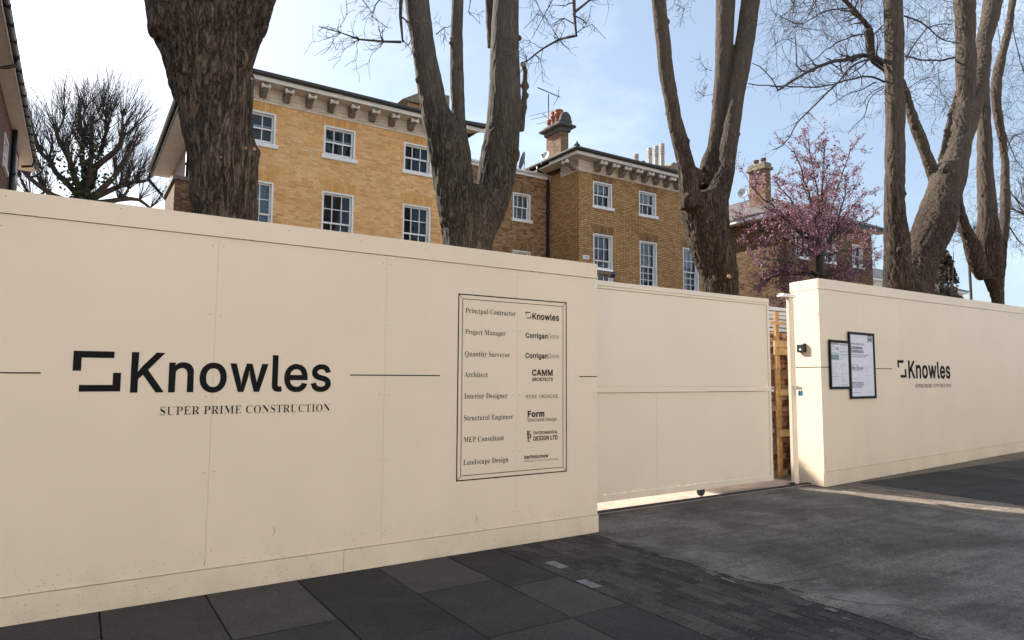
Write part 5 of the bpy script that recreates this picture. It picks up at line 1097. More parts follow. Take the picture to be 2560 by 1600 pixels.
# ---- yellow villa
h1 = thing('brick_villa', (7, HY, 0), 'yellow stock brick villa with bracketed cream eaves and sash windows', 'house', 'brick villas behind the hoarding')
X0, X1, YB = 3.02, 10.85, 31.2
WT = [(3.60, 4.63), (6.075, 7.075), (8.745, 9.745)]
holes = [(a, b, 8.255, 9.20) for a, b in WT]+[(a, b, 5.26, 7.12) for a, b in WT]
mb = MB(); grid_wall(mb, Vector((0, HY, 0)), Vector((1, 0, 0)), X0, X1, 0, ZB+.3, holes)
mb.quad((X1, HY, 0), (X1, YB, 0), (X1, YB, ZB+.3), (X1, HY, ZB+.3), uv=((X1, 0), (X1+YB-HY, 0), (X1+YB-HY, ZB+.3), (X1, ZB+.3)))
mb.quad((X1, YB, 0), (X0, YB, 0), (X0, YB, ZB+.3), (X1, YB, ZB+.3), uv=((0, 0), (X1-X0, 0), (X1-X0, ZB+.3), (0, ZB+.3)))
mb.build('wall', M['yellow_brick'], h1)
mb = MB(); mb.quad((X0, YB, 0), (X0, HY, 0), (X0, HY, ZB+.6), (X0, YB, ZB+.6)); mb.build('side_wall', M['render'], h1)
for i, (a, b) in enumerate(WT):
    window(h1, a, b, 8.255, 9.20, HY, 3, (1, 1), .52, .085 if i < 2 else 0., 'room', True, 'arch_brick')
    window(h1, a, b, 5.26, 7.12, HY, 3, (2, 2), .5, 0., 'net' if i == 0 else 'room', True, 'arch_brick')
OV = .62
cornice_run(h1, (X0, HY, 0), (X1, HY, 0), (0, -1, 0), ZB, OV, (1, 1))
p = hy(665, 216, HY-.47); q = hy(1037, 306, HY-.47); sp_ = (q.x-p.x)/7
k = 0
for i in range(-4, 14):
    xx = p.x+sp_*i
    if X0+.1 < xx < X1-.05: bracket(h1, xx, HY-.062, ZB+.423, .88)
# plain eaves along the left side
mb = MB(); zz = ZB+.45
mb.box(X0-.68, X0-.002, HY-OV, YB+.5, zz, zz+.03); mb.build('side_soffit', M['offwhite'], h1)
mb = MB(); mb.box(X0-.72, X0-.681, HY-OV-.0, YB+.5, zz-.05, zz+.12); mb.build('side_fascia', M['black_iron'], h1)
mb = MB(); mb.prism([(.0, .0), (.03, -.045), (.07, -.06), (.11, -.045), (.14, 0), (.14, .03), (0, .03)], HY-OV-.1, YB+.55, lambda u, v, t: Vector((X0-.725-u, t, zz+.16+v))); mb.build('gutter', M['black_iron'], h1)
hip_roof(h1, X0-.80, X1+.68, HY-.70, YB+.6, ZB+.66, RAD(19), M['slate'])
downpipe(h1, [(X0-.8, YB+.4, zz+.05), (X0-.8, YB+.4, zz-.25), (X0-.12, YB+.1, zz-1.1), (X0-.12, YB+.1, 0)], .07)
downpipe(h1, [hx(473, 300, X0-.09), Vector((X0-.09, hx(473, 300, X0-.09).y, 0))], .055)
# small brick wing on the left side
XW = X0-.75; Yw = hx(436, 470, XW).y
zt_ = hx(436, 450, XW).z
mb = MB(); mb.quad((XW, Yw, 0), (X0-.003, Yw, 0), (X0-.003, Yw, zt_), (XW, Yw, zt_), uv=((0, 0), (X0-XW, 0), (X0-XW, zt_), (0, zt_)))
mb.quad((XW, Yw+2.6, 0), (XW, Yw, 0), (XW, Yw, zt_), (XW, Yw+2.6, zt_), uv=((0, 0), (2.6, 0), (2.6, zt_), (0, zt_))); mb.build('side_wing', M['old_brick'], h1)
mb = MB(); mb.box(XW-.06, X0-.003, Yw-.06, Yw+2.7, zt_+.001, zt_+.12); mb.build('wing_coping', M['stucco_dirty'], h1)
# chimney stub with sloping stone behind the parapet
c = hy(1046, 268, 23.5); ch = MB(); ch.box(c.x-.45, c.x+1.2, 23.5, 24.6, 9.8, c.z+.1); cho = ch.build('chimney', M['brown_brick'], h1)
mb = MB(); mb.prism([(c.x-.75, c.z-.12), (c.x+1.3, c.z-.12), (c.x+1.3, c.z+.5), (c.x+.2, c.z+.45)], 23.35, 24.7, lambda u, v, t: Vector((u, t, v+.23))); mb.build('coping', M['lichen'], cho)
# lower wing joining the two villas
YL = 22.0; zp = 9.70; XL1 = 16.145
mb = MB(); LW = [(14.36, 15.22)]
grid_wall(mb, Vector((0, YL, 0)), Vector((1, 0, 0)), X1+.003, XL1, 0, zp, [(a, b, 7.79, 8.86) for a, b in LW]+[(a, b, 4.9, 6.51) for a, b in LW]); lw = thing('link_wing', (13.5, YL, 0), 'recessed mottled brick wing with a white eaves gutter linking the yellow and brown villas', 'house wing')
mb.quad((X1+.003, YL, zp), (XL1, YL, zp), (XL1, YL+7, zp+.3), (X1+.003, YL+7, zp+.3), uv=((0, 0), (5, 0), (5, 7), (0, 7))); mb.build('wall', M['red_brown_brick'], lw)
for a, b in LW:
    window(lw, a, b, 7.79, 8.86, YL, 3, (1, 1), .5, 0, 'net', True, 'arch_brown'); window(lw, a, b, 4.9, 6.51, YL, 3, (2, 2), .5, 0, 'blind.25', True, 'arch_brown')
mb = MB(); mb.box(X1+.004, XL1-.002, YL-.12, YL-.004, zp-.10, zp+.02); mb.tube([(X1+.004, YL-.15, zp+.05), (XL1-.002, YL-.15, zp+.05)], .06, 10); mb.build('gutter', M['white'], lw)

# ---- brown villa
h2 = thing('brick_villa', (20, HY, 0), 'brown brick villa with sunlit chimney stack and white bracketed eaves, in the middle', 'house', 'brick villas behind the hoarding')
X2, X3, YB2 = 16.15, 23.55, 30.5
W2 = [(16.86, 17.85), (19.345, 20.33), (21.92, 22.90)]
holes = [(a, b, 8.26, 9.25) for a, b in W2]+[(a, b, 5.26, 7.13) for a, b in W2]
mb = MB(); grid_wall(mb, Vector((0, HY, 0)), Vector((1, 0, 0)), X2, X3, 0, ZB+.3, holes)
for (xa, ya, xb, yb) in ((X3, HY, X3, YB2), (X2, YB2, X2, HY), (X3, YB2, X2, YB2)):
    L_ = hypot(xb-xa, yb-ya); mb.quad((xa, ya, 0), (xb, yb, 0), (xb, yb, ZB+.3), (xa, ya, ZB+.3), uv=((.1, 0), (.1+L_, 0), (.1+L_, ZB+.3), (.1, ZB+.3)))
mb.build('wall', M['brown_brick'], h2)
bk = [('room', 'net'), ('blind.35', 'blind.5'), ('room', 'blind.4')]
for (a, b), (t_, m_) in zip(W2, bk):
    window(h2, a, b, 8.26, 9.25, HY, 3, (1, 1), .5, 0, t_ if t_ != 'room' else 'blind.3', True, 'arch_brown'); window(h2, a, b, 5.26, 7.13, HY, 3, (2, 3), .45, 0, m_, True, 'arch_brown')
cornice_run(h2, (X2, HY, 0), (X3, HY, 0), (0, -1, 0), ZB+.06, OV, (1, 1))
YS = HY+1.15
def c5b(x, y): return 1200+x/3.085, 250+y/3.085
p = hy(*c5b(848, 468), HY-.47); q = hy(*c5b(1478, 622), HY-.47); sp_ = (q.x-p.x)/7
for i in range(-2, 12):
    xx = p.x+sp_*i
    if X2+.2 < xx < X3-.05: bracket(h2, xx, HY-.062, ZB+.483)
# eaves return on the left side: moulding stops short, soffit and gutter run on
cornice_run(h2, (X2, YS, 0), (X2, HY, 0), (-1, 0, 0), ZB+.06, OV, (0, 1))
bracket(h2, X2-.062, HY+.18, ZB+.483, 1.0, (-1, 0))
zz = ZB+.06
mb = MB(); mb.box(X2-OV, X2-.002, YS+.002, YB2+.4, zz+.425, zz+.45); mb.build('side_soffit', M['stucco'], h2)
mb = MB(); mb.box(X2-OV-.001, X2-OV+.03, YS+.002, YB2+.4, zz+.40, zz+.424); mb.build('side_fascia', M['offwhite'], h2)
mb = MB(); mb.prism([(.0, .0), (.03, -.045), (.07, -.06), (.11, -.045), (.13, 0), (.13, .02), (0, .02)], YS+.002, YB2+.4, lambda u, v, t: Vector((X2-OV-.002-u, t, zz+.60+v)))
for i in range(8): mb.box(X2-OV-.14, X2-OV, YS+.3+i*.9, YS+.38+i*.9, zz+.52, zz+.615)
mb.build('gutter', M['black_iron'], h2)
hip_roof(h2, X2-.70, X3+.70, HY-.70, YB2+.6, ZB+.735, RAD(19), M['slate'])
mb = MB(); mb.lathe((X2-.60, HY-.62, ZB+.74), [(.11, 0), (.12, .05), (.05, .12), (.02, .2)], 10); mb.build('hip_finial', M['darkstone'], h2)
downpipe(h2, [(X2-OV-.06, YL-.16, zz+.52), (X2-OV-.06, YL-.16, zz+.36), (X2-.11, YL-.08, zz+.2), (X2-.11, YL-.08, 0)], .06)
# wall plaque
a, b = hy(1457, 637, HY), hy(1472, 649, HY)
tp = thing('street_plaque', ((a.x+b.x)/2, HY, b.z), 'small white plaque with blue marks on the brown villa wall near its corner', 'plaque')
mb = MB(); mb.box(a.x, b.x, HY-.025, HY-.004, b.z, a.z); mb.build('plate', M['white'], tp)
mb = MB(); wdt = b.x-a.x; hgt = a.z-b.z
for u0, u1, v0, v1 in ((.2, .8, .55, .66), (.3, .62, .28, .38), (.66, .78, .2, .42)): mb.box(a.x+wdt*u0, a.x+wdt*u1, HY-.028, HY-.0255, b.z+hgt*v0, b.z+hgt*v1)
mb.build('marks', M['padblue'], tp)
# sunlit stack
XC = X2+.30
ya, yb = hx(1402, 345, XC).y, hx(1366, 345, XC).y
zcap0, zcap1 = hx(1402, 322, XC).z, hx(1402, 303, XC).z
wx = hy(1421, 330, ya).x-XC
mb = MB()
for (xa, y_a, xb, y_b) in ((XC, ya, XC+wx, ya), (XC, yb, XC, ya), (XC+wx, ya, XC+wx, yb), (XC+wx, yb, XC, yb)):
    L_ = hypot(xb-xa, y_b-y_a); mb.quad((xa, y_a, 9.6), (xb, y_b, 9.6), (xb, y_b, zcap0), (xa, y_a, zcap0), uv=((.2, 9.6), (.2+L_, 9.6), (.2+L_, zcap0), (.2, zcap0)))
M['stack_brick'] = brick_mat('sooty_stack_brick', [(.12, (.09, .05, .035)), (.4, (.20, .115, .07)), (.7, (.28, .175, .10)), (.92, (.33, .23, .15))], (.14, .105, .08))
st = mb.build('chimney', M['stack_brick'], h2)
mb = MB(); mb.box(XC-.09, XC+wx+.09, ya-.09, yb+.09, zcap0-.08, zcap0+.10); mb.box(XC-.25, XC+wx+.25, ya-.25, yb+.25, zcap0+.101, zcap0+.22); mb.box(XC-.12, XC+wx+.12, ya-.12, yb+.12, zcap0+.221, zcap0+.34); mb.build('cap', M['darkstone'], st, bevel=.05)
mb = MB(); pr = [(XC-.12, 0), (XC+wx+.12, 0)]+[((XC+wx/2)+(.26+.0*i)*cos(a), .12+.28*sin(a)) for i, a in enumerate([pi*k_/10 for k_ in range(11)])]
mb.prism([pr[0], pr[1]]+pr[2:], ya-.12, ya+.02, lambda u, v, t: Vector((u, t, zcap0+.341+v))); mb.build('cap_end', M['darkstone'], st)
for t in (.40, .68, .94): pot(st, XC+wx/2, ya+(yb-ya)*t, zcap0+.341, .62 if t < .8 else .35, .17)
# dish and aerial
def dish(c, r, nrm, label, mat, arm_mat='dark_iron', foot=None):
    th = thing('satellite_dish', c, label, 'satellite dish')
    nrm = Vector(nrm).normalized(); mb = MB()
    mb.lathe(c, [(r*.02, -.22*r), (r*.35, -.19*r), (r*.7, -.10*r), (r*.95, -.01*r), (r, 0), (r*.97, .02*r), (r*.7, -.07*r), (r*.35, -.155*r), (r*.02, -.18*r)], 24, nrm); mb.build('reflector', M[mat], th)
    mb = MB(); lo = c-Vector((0, 0, r*.95)); mb.tube([lo, lo+nrm*r*1.05+Vector((0, 0, r*.4))], r*.035, 6); tip = lo+nrm*r*1.05+Vector((0, 0, r*.4)); mb.box(tip.x-r*.13, tip.x+r*.13, tip.y-r*.13, tip.y+r*.13, tip.z-r*.14, tip.z+r*.18); mb.build('receiver_arm', M[arm_mat], th)
    mb = MB(); f = foot or (c-Vector((0, 0, r*1.5))-nrm*r*.3); mb.tube([c-nrm*r*.22, c-nrm*r*.32, f], r*.05, 8); mb.build('mount', M['steel'], th)
    return th
c = hy(1305, 402, 23.6); dish(c, plen(23, c), (-.55, .52, .25), 'large dark faced satellite dish on the link wing roof, left of sunlit chimney', 'dishdark', foot=Vector((c.x+.1, 23.7, 9.9)))
c = hx(1363, 388, X2-.05); dish(c, plen(13, c), (-.9, -.3, .3), 'small pale satellite dish bracketed to the foot of the sunlit chimney', 'dish', foot=Vector((XC-.01, c.y, c.z-.1)))
ae_y = yb+.12
mtop = hy(1371, 236, ae_y); mbot = hy(1368, 345, ae_y)
ae = thing('tv_aerial', mbot, 'two array television aerial on a thin mast beside the sunlit chimney', 'aerial')
mb = MB(); mb.tube([Vector((mtop.x, ae_y, mbot.z-1.2)), Vector((mtop.x, ae_y, mtop.z))], .028, 8); mb.build('mast', M['dark_iron'], ae)
def yagi(pA, pB, n_, ln, up_, ref=True, r=.018):
    pA, pB = Vector(pA), Vector(pB); d = (pB-pA).normalized(); sx = Vector(up_).normalized(); mb = MB(); mb.tube([pA, pB], r, 6)
    for i in range(n_):
        c = pA+(pB-pA)*((i+.3)/n_); mb.tube([c-sx*ln, c+sx*ln], .011, 5)
    if ref:
        o2 = d.cross(sx).normalized()
        for s2 in (-1, 1):
            for j in range(3): c = pB-d*.12+o2*s2*(.09+.13*j)-d*(.05*j); mb.tube([c-sx*ln*1.1, c+sx*ln*1.1], .008, 5)
            mb.tube([pB-d*.12, pB-d*.28+o2*s2*.40], .010, 5)
    return mb.build('antenna', M['black_iron'], ae)
pA = hy(1344, 219, ae_y-.25); pB = hy(1400, 243, ae_y+.15); yagi(pA, pB, 11, .24, (.55, .75, .28), True, .022)
pA = hy(1355, 283, ae_y-.1); pB = hy(1378, 303, ae_y+.1)
dd = (hy(1390, 275, ae_y)-hy(1322, 291, ae_y)); mb = MB(); mb.tube([pA, pB], .018, 6)
for (xa, y_a, xb, y_b) in ((1322, 291, 1391, 274), (1328, 299, 1398, 283), (1340, 311, 1372, 303)): mb.tube([hy(xa, y_a, ae_y-.05), hy(xb, y_b, ae_y-.05)], .012, 5)
mb.build('antenna', M['alum'], ae)
# right stack: only pots and coping show above the gutter
YR = 25.5
for j, (px_, yt, ybm, rr, bd) in enumerate(((1625, 371, 412, 6, 1), (1641, 366, 410, 6, 1), (1656, 360, 405, 6, 1), (1591, 386, 406, 6, 1), (1608, 403, 412, 4, 0))):
    if j == 0:
        a, b = hy(1622, 412, YR), hy(1690, 428, YR); mb = MB(); mb.box(a.x-.2, b.x, YR-.3, YR+.35, 9.8, a.z-.35); cs = mb.build('chimney', M['brown_brick'], h2)
        mb = MB(); mb.prism([(a.x-.15, a.z-.34), (b.x+.1, a.z-.34), (b.x+.1, a.z-.18), (b.x-.10, a.z-.12), (b.x-.28, a.z+.30), (b.x-.55, a.z+.34), (b.x-.85, a.z+.06), (a.x-.15, a.z-.1)], YR-.35, YR+.4, lambda u, v, t: Vector((u, t, v))); mb.build('coping', M['lichen'], cs)
    t_, b_ = hy(px_, yt, YR), hy(px_, ybm, YR); pot(cs, b_.x, YR, b_.z-.35, t_.z-b_.z+.35, plen(rr, b_)*.95, 'buffpot' if bd else 'potband', bool(bd))

# ---- far villa behind the blossom
h3 = thing('brick_villa', (33, HY, 0), 'dark brown brick villa with grey slate roof half hidden behind the pink blossom', 'house', 'brick villas behind the hoarding')
X4, X5, YB3 = 29.3, 37.2, 31.5
W3 = [(30.1, 31.1), (32.6, 33.6), (35.2, 36.2)]
ZE = 9.62
mb = MB(); grid_wall(mb, Vector((0, HY, 0)), Vector((1, 0, 0)), X4, X5, 0, ZE, [(a, b, 7.6, 8.8) for a, b in W3]+[(a, b, 4.6, 6.4) for a, b in W3])
for (xa, ya_, xb, yb_) in ((X5, HY, X5, YB3), (X4, YB3, X4, HY)):
    L_ = hypot(xb-xa, yb_-ya_); mb.quad((xa, ya_, 0), (xb, yb_, 0), (xb, yb_, ZE), (xa, ya_, ZE), uv=((.1, 0), (.1+L_, 0), (.1+L_, ZE), (.1, ZE)))
M['villa_brick'] = brick_mat('dark_villa_brick', [(.12, (.06, .035, .024)), (.4, (.135, .078, .042)), (.7, (.20, .125, .065)), (.92, (.25, .17, .10))], (.07, .05, .036), k=.5)
mb.build('wall', M['villa_brick'], h3)
for a, b in W3: window(h3, a, b, 7.6, 8.8, HY, 2, (1, 1), .5, 0, 'room', True, 'arch_brown'); window(h3, a, b, 4.6, 6.4, HY, 2, (2, 2), .5, 0, 'room', True, 'arch_brown')
mb = MB(); mb.box(X4-.6, X5+.6, HY-.6, HY-.003, ZE-.02, ZE+.06); mb.box(X4-.6, X4-.003, HY-.002, YB3, ZE-.02, ZE+.06); mb.build('soffit', M['stucco'], h3)
mb = MB(); mb.box(X4-.62, X5+.6, HY-.64, HY-.602, ZE-.06, ZE+.13); mb.build('fascia_board', M['dark_iron'], h3)
mb = MB(); mb.box(X4-.66, X4-.602, HY-.6, YB3, ZE-.08, ZE+.14); mb.build('side_fascia', M['white'], h3)
hip_roof(h3, X4-.7, X5+.65, HY-.68, YB3+.6, ZE+.145, RAD(26), M['roof_brown'])
XH = X4+1.6
ya, yb = hx(1913, 470, XH).y, hx(1873, 470, XH).y; ztp = hx(1900, 425, XH).z
wx = max(.5, hy(1926, 470, ya).x-XH)
mb = MB()
for (xa, y_a, xb, y_b) in ((XH, ya, XH+wx, ya), (XH, yb, XH, ya), (XH+wx, ya, XH+wx, yb), (XH+wx, yb, XH, yb)):
    L_ = hypot(xb-xa, y_b-y_a); mb.quad((xa, y_a, 9), (xb, y_b, 9), (xb, y_b, ztp), (xa, y_a, ztp), uv=((.2, 9), (.2+L_, 9), (.2+L_, ztp), (.2, ztp)))
st3 = mb.build('chimney', M['old_brick'], h3)
mb = MB(); mb.box(XH-.12, XH+wx+.12, ya-.12, yb+.12, ztp+.001, ztp+.18); mb.box(XH-.05, XH+wx+.05, ya-.05, yb+.05, ztp+.181, ztp+.4); mb.build('cap', M['lichen'], st3, bevel=.04)
for t in (.25, .7): pot(st3, XH+wx/2, ya+(yb-ya)*t, ztp+.40, .28, .14, 'potband')
c = hy(2040, 505, 27); mb = MB(); mb.box(c.x, c.x+1.9, 27, 28, 10, c.z); st4 = mb.build('chimney', M['old_brick'], h3)
for t in range(4): pot(st4, c.x+.25+.45*t, 27.4, c.z, .5+.5*(t == 3), .15)
c = hx(1856, 482, X4+.2); dish(c, plen(14, c), (-.9, -.35, .25), 'grey satellite dish on slate roof of far villa, left of its chimney', 'dish', foot=c-Vector((-.3, 0, .7)))

# ---- neighbouring house at the left edge
h0 = thing('brown_house', (-2, 26, 0), 'reddish brown house at left edge with deep white soffit and black gutter', 'house')
ze = 9.95; XE = -1.84; XWl = -2.26; YN, YF = 12.0, 34.1
qw = hx(48, 395, XWl)
mb = MB(); yc = 32.0
aw = [hx(14, 330, XWl), hx(14, 425, XWl)]; 
wins = []
for (xa, xb, yt, ybm) in ((19, 8, 335, 425), (42, 38, 385, 455)):
    y0_, y1_ = hx(xb, (yt+ybm)/2, XWl).y, hx(xa, (yt+ybm)/2, XWl).y; wins.append((y0_, y1_, hx((xa+xb)/2, ybm, XWl).z, hx((xa+xb)/2, yt, XWl).z))
grid_wall(mb, Vector((XWl, 0, 0)), Vector((0, 1, 0)), YN, yc, 0, ze+.2, [w_ for w_ in wins])
mb.quad((XWl-9, YN, 0), (XWl, YN, 0), (XWl, YN, ze+.2), (XWl-9, YN, ze+.2), uv=((0, 0), (9, 0), (9, 10), (0, 10))); mb.quad((XWl, yc, 0), (XWl-9, yc, 0), (XWl-9, yc, ze+.2), (XWl, yc, ze+.2), uv=((0, 0), (9, 0), (9, 10), (0, 10)))
M['maroon_brick'] = brick_mat('maroon_brick', [(.12, (.10, .05, .04)), (.4, (.17, .085, .06)), (.7, (.22, .12, .085)), (.95, (.27, .16, .12))], (.16, .11, .09))
mb.build('wall', M['maroon_brick'], h0)
for y0_, y1_, z0_, z1_ in wins:
    mb = MB(); s = .09
    mb.box(XWl-.10, XWl+.02, y0_, y0_+s, z0_, z1_); mb.box(XWl-.10, XWl+.02, y1_-s, y1_, z0_, z1_); mb.box(XWl-.10, XWl+.02, y0_+s, y1_-s, z1_-s, z1_); mb.box(XWl-.10, XWl+.07, y0_-.05, y1_+.05, z0_-.14, z0_)
    mb.box(XWl-.09, XWl-.04, y0_+s, y1_-s, (z0_+z1_)/2-.03, (z0_+z1_)/2+.03); o = mb.build('window', M['white'], h0)
    mb = MB(); mb.quad((XWl-.07, y0_+s, z0_), (XWl-.07, y1_-s, z0_), (XWl-.07, y1_-s, z1_-s), (XWl-.07, y0_+s, z1_-s)); mb.build('pane', M['glass'], o)
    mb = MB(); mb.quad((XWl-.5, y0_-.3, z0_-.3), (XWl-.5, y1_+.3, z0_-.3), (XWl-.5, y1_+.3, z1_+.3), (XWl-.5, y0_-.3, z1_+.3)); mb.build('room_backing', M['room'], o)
mb = MB(); mb.box(XWl+.002, XE-.022, YN-.5, YF, ze, ze+.03); mb.box(XWl-9, XWl+.001, yc+.002, YF, ze, ze+.03); mb.build('soffit', M['offwhite'], h0)
mb = MB(); mb.box(XE-.02, XE, YN-.5, YF+.02, ze-.02, ze+.16); mb.build('fascia_board', M['offwhite'], h0)
mb = MB(); mb.prism([(.0, .0), (.03, -.05), (.07, -.065), (.11, -.05), (.14, 0), (.14, .03), (0, .03)], YN-.5, YF+.05, lambda u, v, t: Vector((XE+.002+u, t, ze+.13+v)))
for i in range(22): yq = YN+i; mb.box(XE+.001, XE+.15, yq, yq+.06, ze+.04, ze+.17)
mb.build('gutter', M['black_iron'], h0)
yd = hx(26, 162, XE-.05).y; mb = MB(); mb.tube([(XE+.07, yd, ze+.08), (XE+.06, yd, ze-.12), (XE-.12, yd, ze-.22), (XWl+.08, yd, ze-.30), (XWl+.08, yd, 0)], .055, 10); mb.build('downpipe', M['black_iron'], h0)
yd = hx(33, 400, XWl+.1).y; downpipe(h0, [(XWl+.10, yd, ze-.05), (XWl+.10, yd, 0)], .085)
mb = MB(); mb.tube([(XE+.06, YF-1.5, ze+.06), (XE-.02, YF-1.5, ze-.14), (XWl+.05, YF-1.5, ze-.22)], .05, 8); mb.build('downpipe', M['black_iron'], h0)
mb = MB(); mb.quad((XE+.05, YN-.5, ze+.20), (XE+.05, YF, ze+.20), (XE-4.5, YF-4, ze+2.1), (XE-4.5, YN+4, ze+2.1)); mb.quad((XE+.05, YN-.5, ze+.20), (XE-4.5, YN+4, ze+2.1), (XE-9.5, YN-.5, ze+.2), (XE-5, YN-.5, ze+.2)); mb.poly([(XE+.05, YF, ze+.2), (XE-9.5, YF, ze+.2), (XE-4.5, YF-4, ze+2.1)])
for i in range(40): yq = YN+i*.55; mb.box(XE-.16, XE+.02, yq, yq+.2+.1*rng.random(), ze+.205, ze+.235)
mb.build('roof', M['roof_brown'], h0)

# ---- pale buildings far to the right
def simple_house(x0, x1, y0, y1, ze, zr, wall, roof, label, name, wins=()):
    th = thing(name, ((x0+x1)/2, y0, 0), label, 'house'); mb = MB()
    grid_wall(mb, Vector((0, y0, 0)), Vector((1, 0, 0)), x0, x1, 0, ze, wins)
    for xa, ya_, xb, yb_ in ((x1, y0, x1, y1), (x0, y1, x0, y0)): mb.quad((xa, ya_, 0), (xb, yb_, 0), (xb, yb_, ze), (xa, ya_, ze), uv=((0, 0), (abs(yb_-ya_), 0), (abs(yb_-ya_), ze), (0, ze)))
    mb.build('wall', wall, th); mb = MB(); mb.box(x0-.35, x1+.35, y0-.35, y1+.35, ze+.001, ze+.22); mb.build('eaves', M['white'], th)
    hip_roof(th, x0-.4, x1+.4, y0-.4, y1+.4, ze+.23, atan2(zr-ze, min(x1-x0, y1-y0)/2), roof)
    for a, b, c, e in wins: window(th, a, b, c, e, y0, 2, (1, 1), .5, 0, 'room', True)
    return th
a = hy(2186, 700, 30); b = hy(2186, 652, 30)
simple_house(hy(2150, 700, 30).x, hy(2215, 700, 30).x+14, 30, 40, hy(2190, 702, 30).z, hy(2190, 640, 30).z, M['stucco_pale'], M['slate'], 'white rendered low house with a grey roof behind leaning tree trunks', 'white_house')

# ---- unseen pale terrace added across the road to reflect warm sunlight on to the hoarding
tr = thing('stucco_terrace', (5, -17, 0), 'long unseen cream stucco terrace across the road, added to bounce sunlight', 'terrace')
mb = MB(); hs = []
for i in range(16):
    xx = -38+5.2*i
    for z0_, z1_ in ((1.0, 2.8), (4.2, 6.2), (7.4, 8.9)):
        for k_ in (0, 2.4): hs.append((xx+k_, xx+k_+1.1, z0_, z1_))
us = Vector((1, 0, 0)); grid_wall(mb, Vector((0, -17, 0)), us, -40, 46, -.1, 10.5, hs); mb.quad((-40, -17, 10.5), (46, -17, 10.5), (46, -27, 11.5), (-40, -27, 11.5)); mb.build('wall', M['stucco_pale'], tr)
mb = MB(); mb.box(-40, 46, -17.0, -16.6, 10.1, 10.5); mb.box(-40, 46, -17.0, -16.8, 3.4, 3.6); mb.build('string_course', M['stucco_pale'], tr)
mb = MB()
for h_ in hs: mb.quad((h_[0], -17.2, h_[2]), (h_[1], -17.2, h_[2]), (h_[1], -17.2, h_[3]), (h_[0], -17.2, h_[3]))
mb.build('window', M['room'], tr)

# ================================================================== TREES
def remesh_mesh(o, cell_size, smooth=7):
    mo = o.modifiers.new('remesh', 'REMESH'); mo.mode = 'VOXEL'; mo.voxel_size = cell_size; mo.use_smooth_shade = True
    if smooth: sm = o.modifiers.new('smooth', 'SMOOTH'); sm.factor = .5; sm.iterations = smooth
    dg = bpy.context.evaluated_depsgraph_get(); me = bpy.data.meshes.new_from_object(o.evaluated_get(dg))
    o.modifiers.clear(); old = o.data; o.data = me; bpy.data.meshes.remove(old); return me
def bark_relief(me, ridge_height, bulge_amount, f=9.0, seed=0, zs=99.):
    nn = noise.noise; nrm = [v.normal.copy() for v in me.vertices]
    for v, n in zip(me.vertices, nrm):
        x, y, z = v.co; w1 = nn((x*2+seed, y*2, z*1.1))
        a = nn((x*f+w1*1.2, y*f+seed, z*f*.17+w1)); b = nn((x*f*2.3, y*f*2.3+seed, z*f*.5)); l = nn((x*1.7+seed, y*1.7, z*1.3))
        l2 = nn((x*4.2, y*4.2+seed, z*2.6))
        h = ridge_height*(min(abs(a)*4.5, 1.)*1.5-1+b*.7)+bulge_amount*(l+.5*l2)
        if z > zs: h *= max(.4, 1-(z-zs)*.5)
        v.co += n*h
    me.polygons.foreach_set('use_smooth', [True]*len(me.polygons)); me.update()
def limb_pts(rows, Y, dY=None):
    P, R = [], []
    for i, (y, xl, xr) in enumerate(rows):
        c = hy((xl+xr)/2, y, Y+(dY[i] if dY else 0)); P.append(c); R.append(plen((xr-xl)/2, c)*.93)
    return P, R
def extend(P, R, h, taper=.55, bend=(0, 0)):
    d = (P[-1]-P[-3]).normalized() if len(P) > 2 else Vector((0, 0, 1)); p, r = P[-1].copy(), R[-1]; n_ = 7
    for i in range(1, n_+1):
        d = (d+Vector((bend[0]*.1, bend[1]*.1, .04))+Vector((rng.uniform(-.04, .04), rng.uniform(-.04, .04), 0))).normalized(); p = p+d*(h/n_); P.append(p.copy()); R.append(r*(1-(1-taper)*i/n_))
    return P, R
def dense(P, R, step=.12):
    Q, S = [P[0]], [R[0]]
    for i in range(len(P)-1):
        p0, p1, p2, p3 = P[max(i-1, 0)], P[i], P[i+1], P[min(i+2, len(P)-1)]; n_ = max(1, int((p2-p1).length/step))
        for k in range(1, n_+1):
            t = k/n_; Q.append(.5*((2*p1)+(p2-p0)*t+(2*p0-5*p1+4*p2-p3)*t*t+(3*p1-p0-3*p2+p3)*t**3)); S.append(R[i]+(R[i+1]-R[i])*t)
    return Q, S
def grow(mb, p, d, L, r, depth, droop=0., jit=.22, kids=(3, 5), sides=4, seg=6, ends=None, spread=.9, shrink=.6, upk=0.):
    pts, rad = [Vector(p)], [r]; d = Vector(d).normalized()
    for i in range(seg):
        d = (d+Vector((rng.gauss(0, jit), rng.gauss(0, jit), rng.gauss(0, jit)-droop+upk))).normalized(); pts.append(pts[-1]+d*(L/seg)); rad.append(max(r*(1-.8*(i+1)/seg), .0022))
    mb.tube(pts, rad, sides if r > .012 else 3, cap=False)
    if ends is not None and depth <= 1: ends.append((pts, depth))
    if depth > 0:
        for _ in range(rng.randint(*kids)):
            k = rng.uniform(.25, 1.)*seg; i = min(int(k), seg-1); q = pts[i].lerp(pts[i+1], k-i); dd = (pts[i+1]-pts[i]).normalized()
            s_ = dd.orthogonal().normalized(); s_.rotate(Matrix.Rotation(rng.uniform(0, 2*pi), 3, dd)); nd = (dd*(1-.35*spread)+s_*spread*rng.uniform(.5, 1.1))
            grow(mb, q, nd, L*shrink*rng.uniform(.6, 1.15), max(rad[i]*.62, .003), depth-1, droop, jit, kids, sides, seg, ends, spread, shrink, upk)
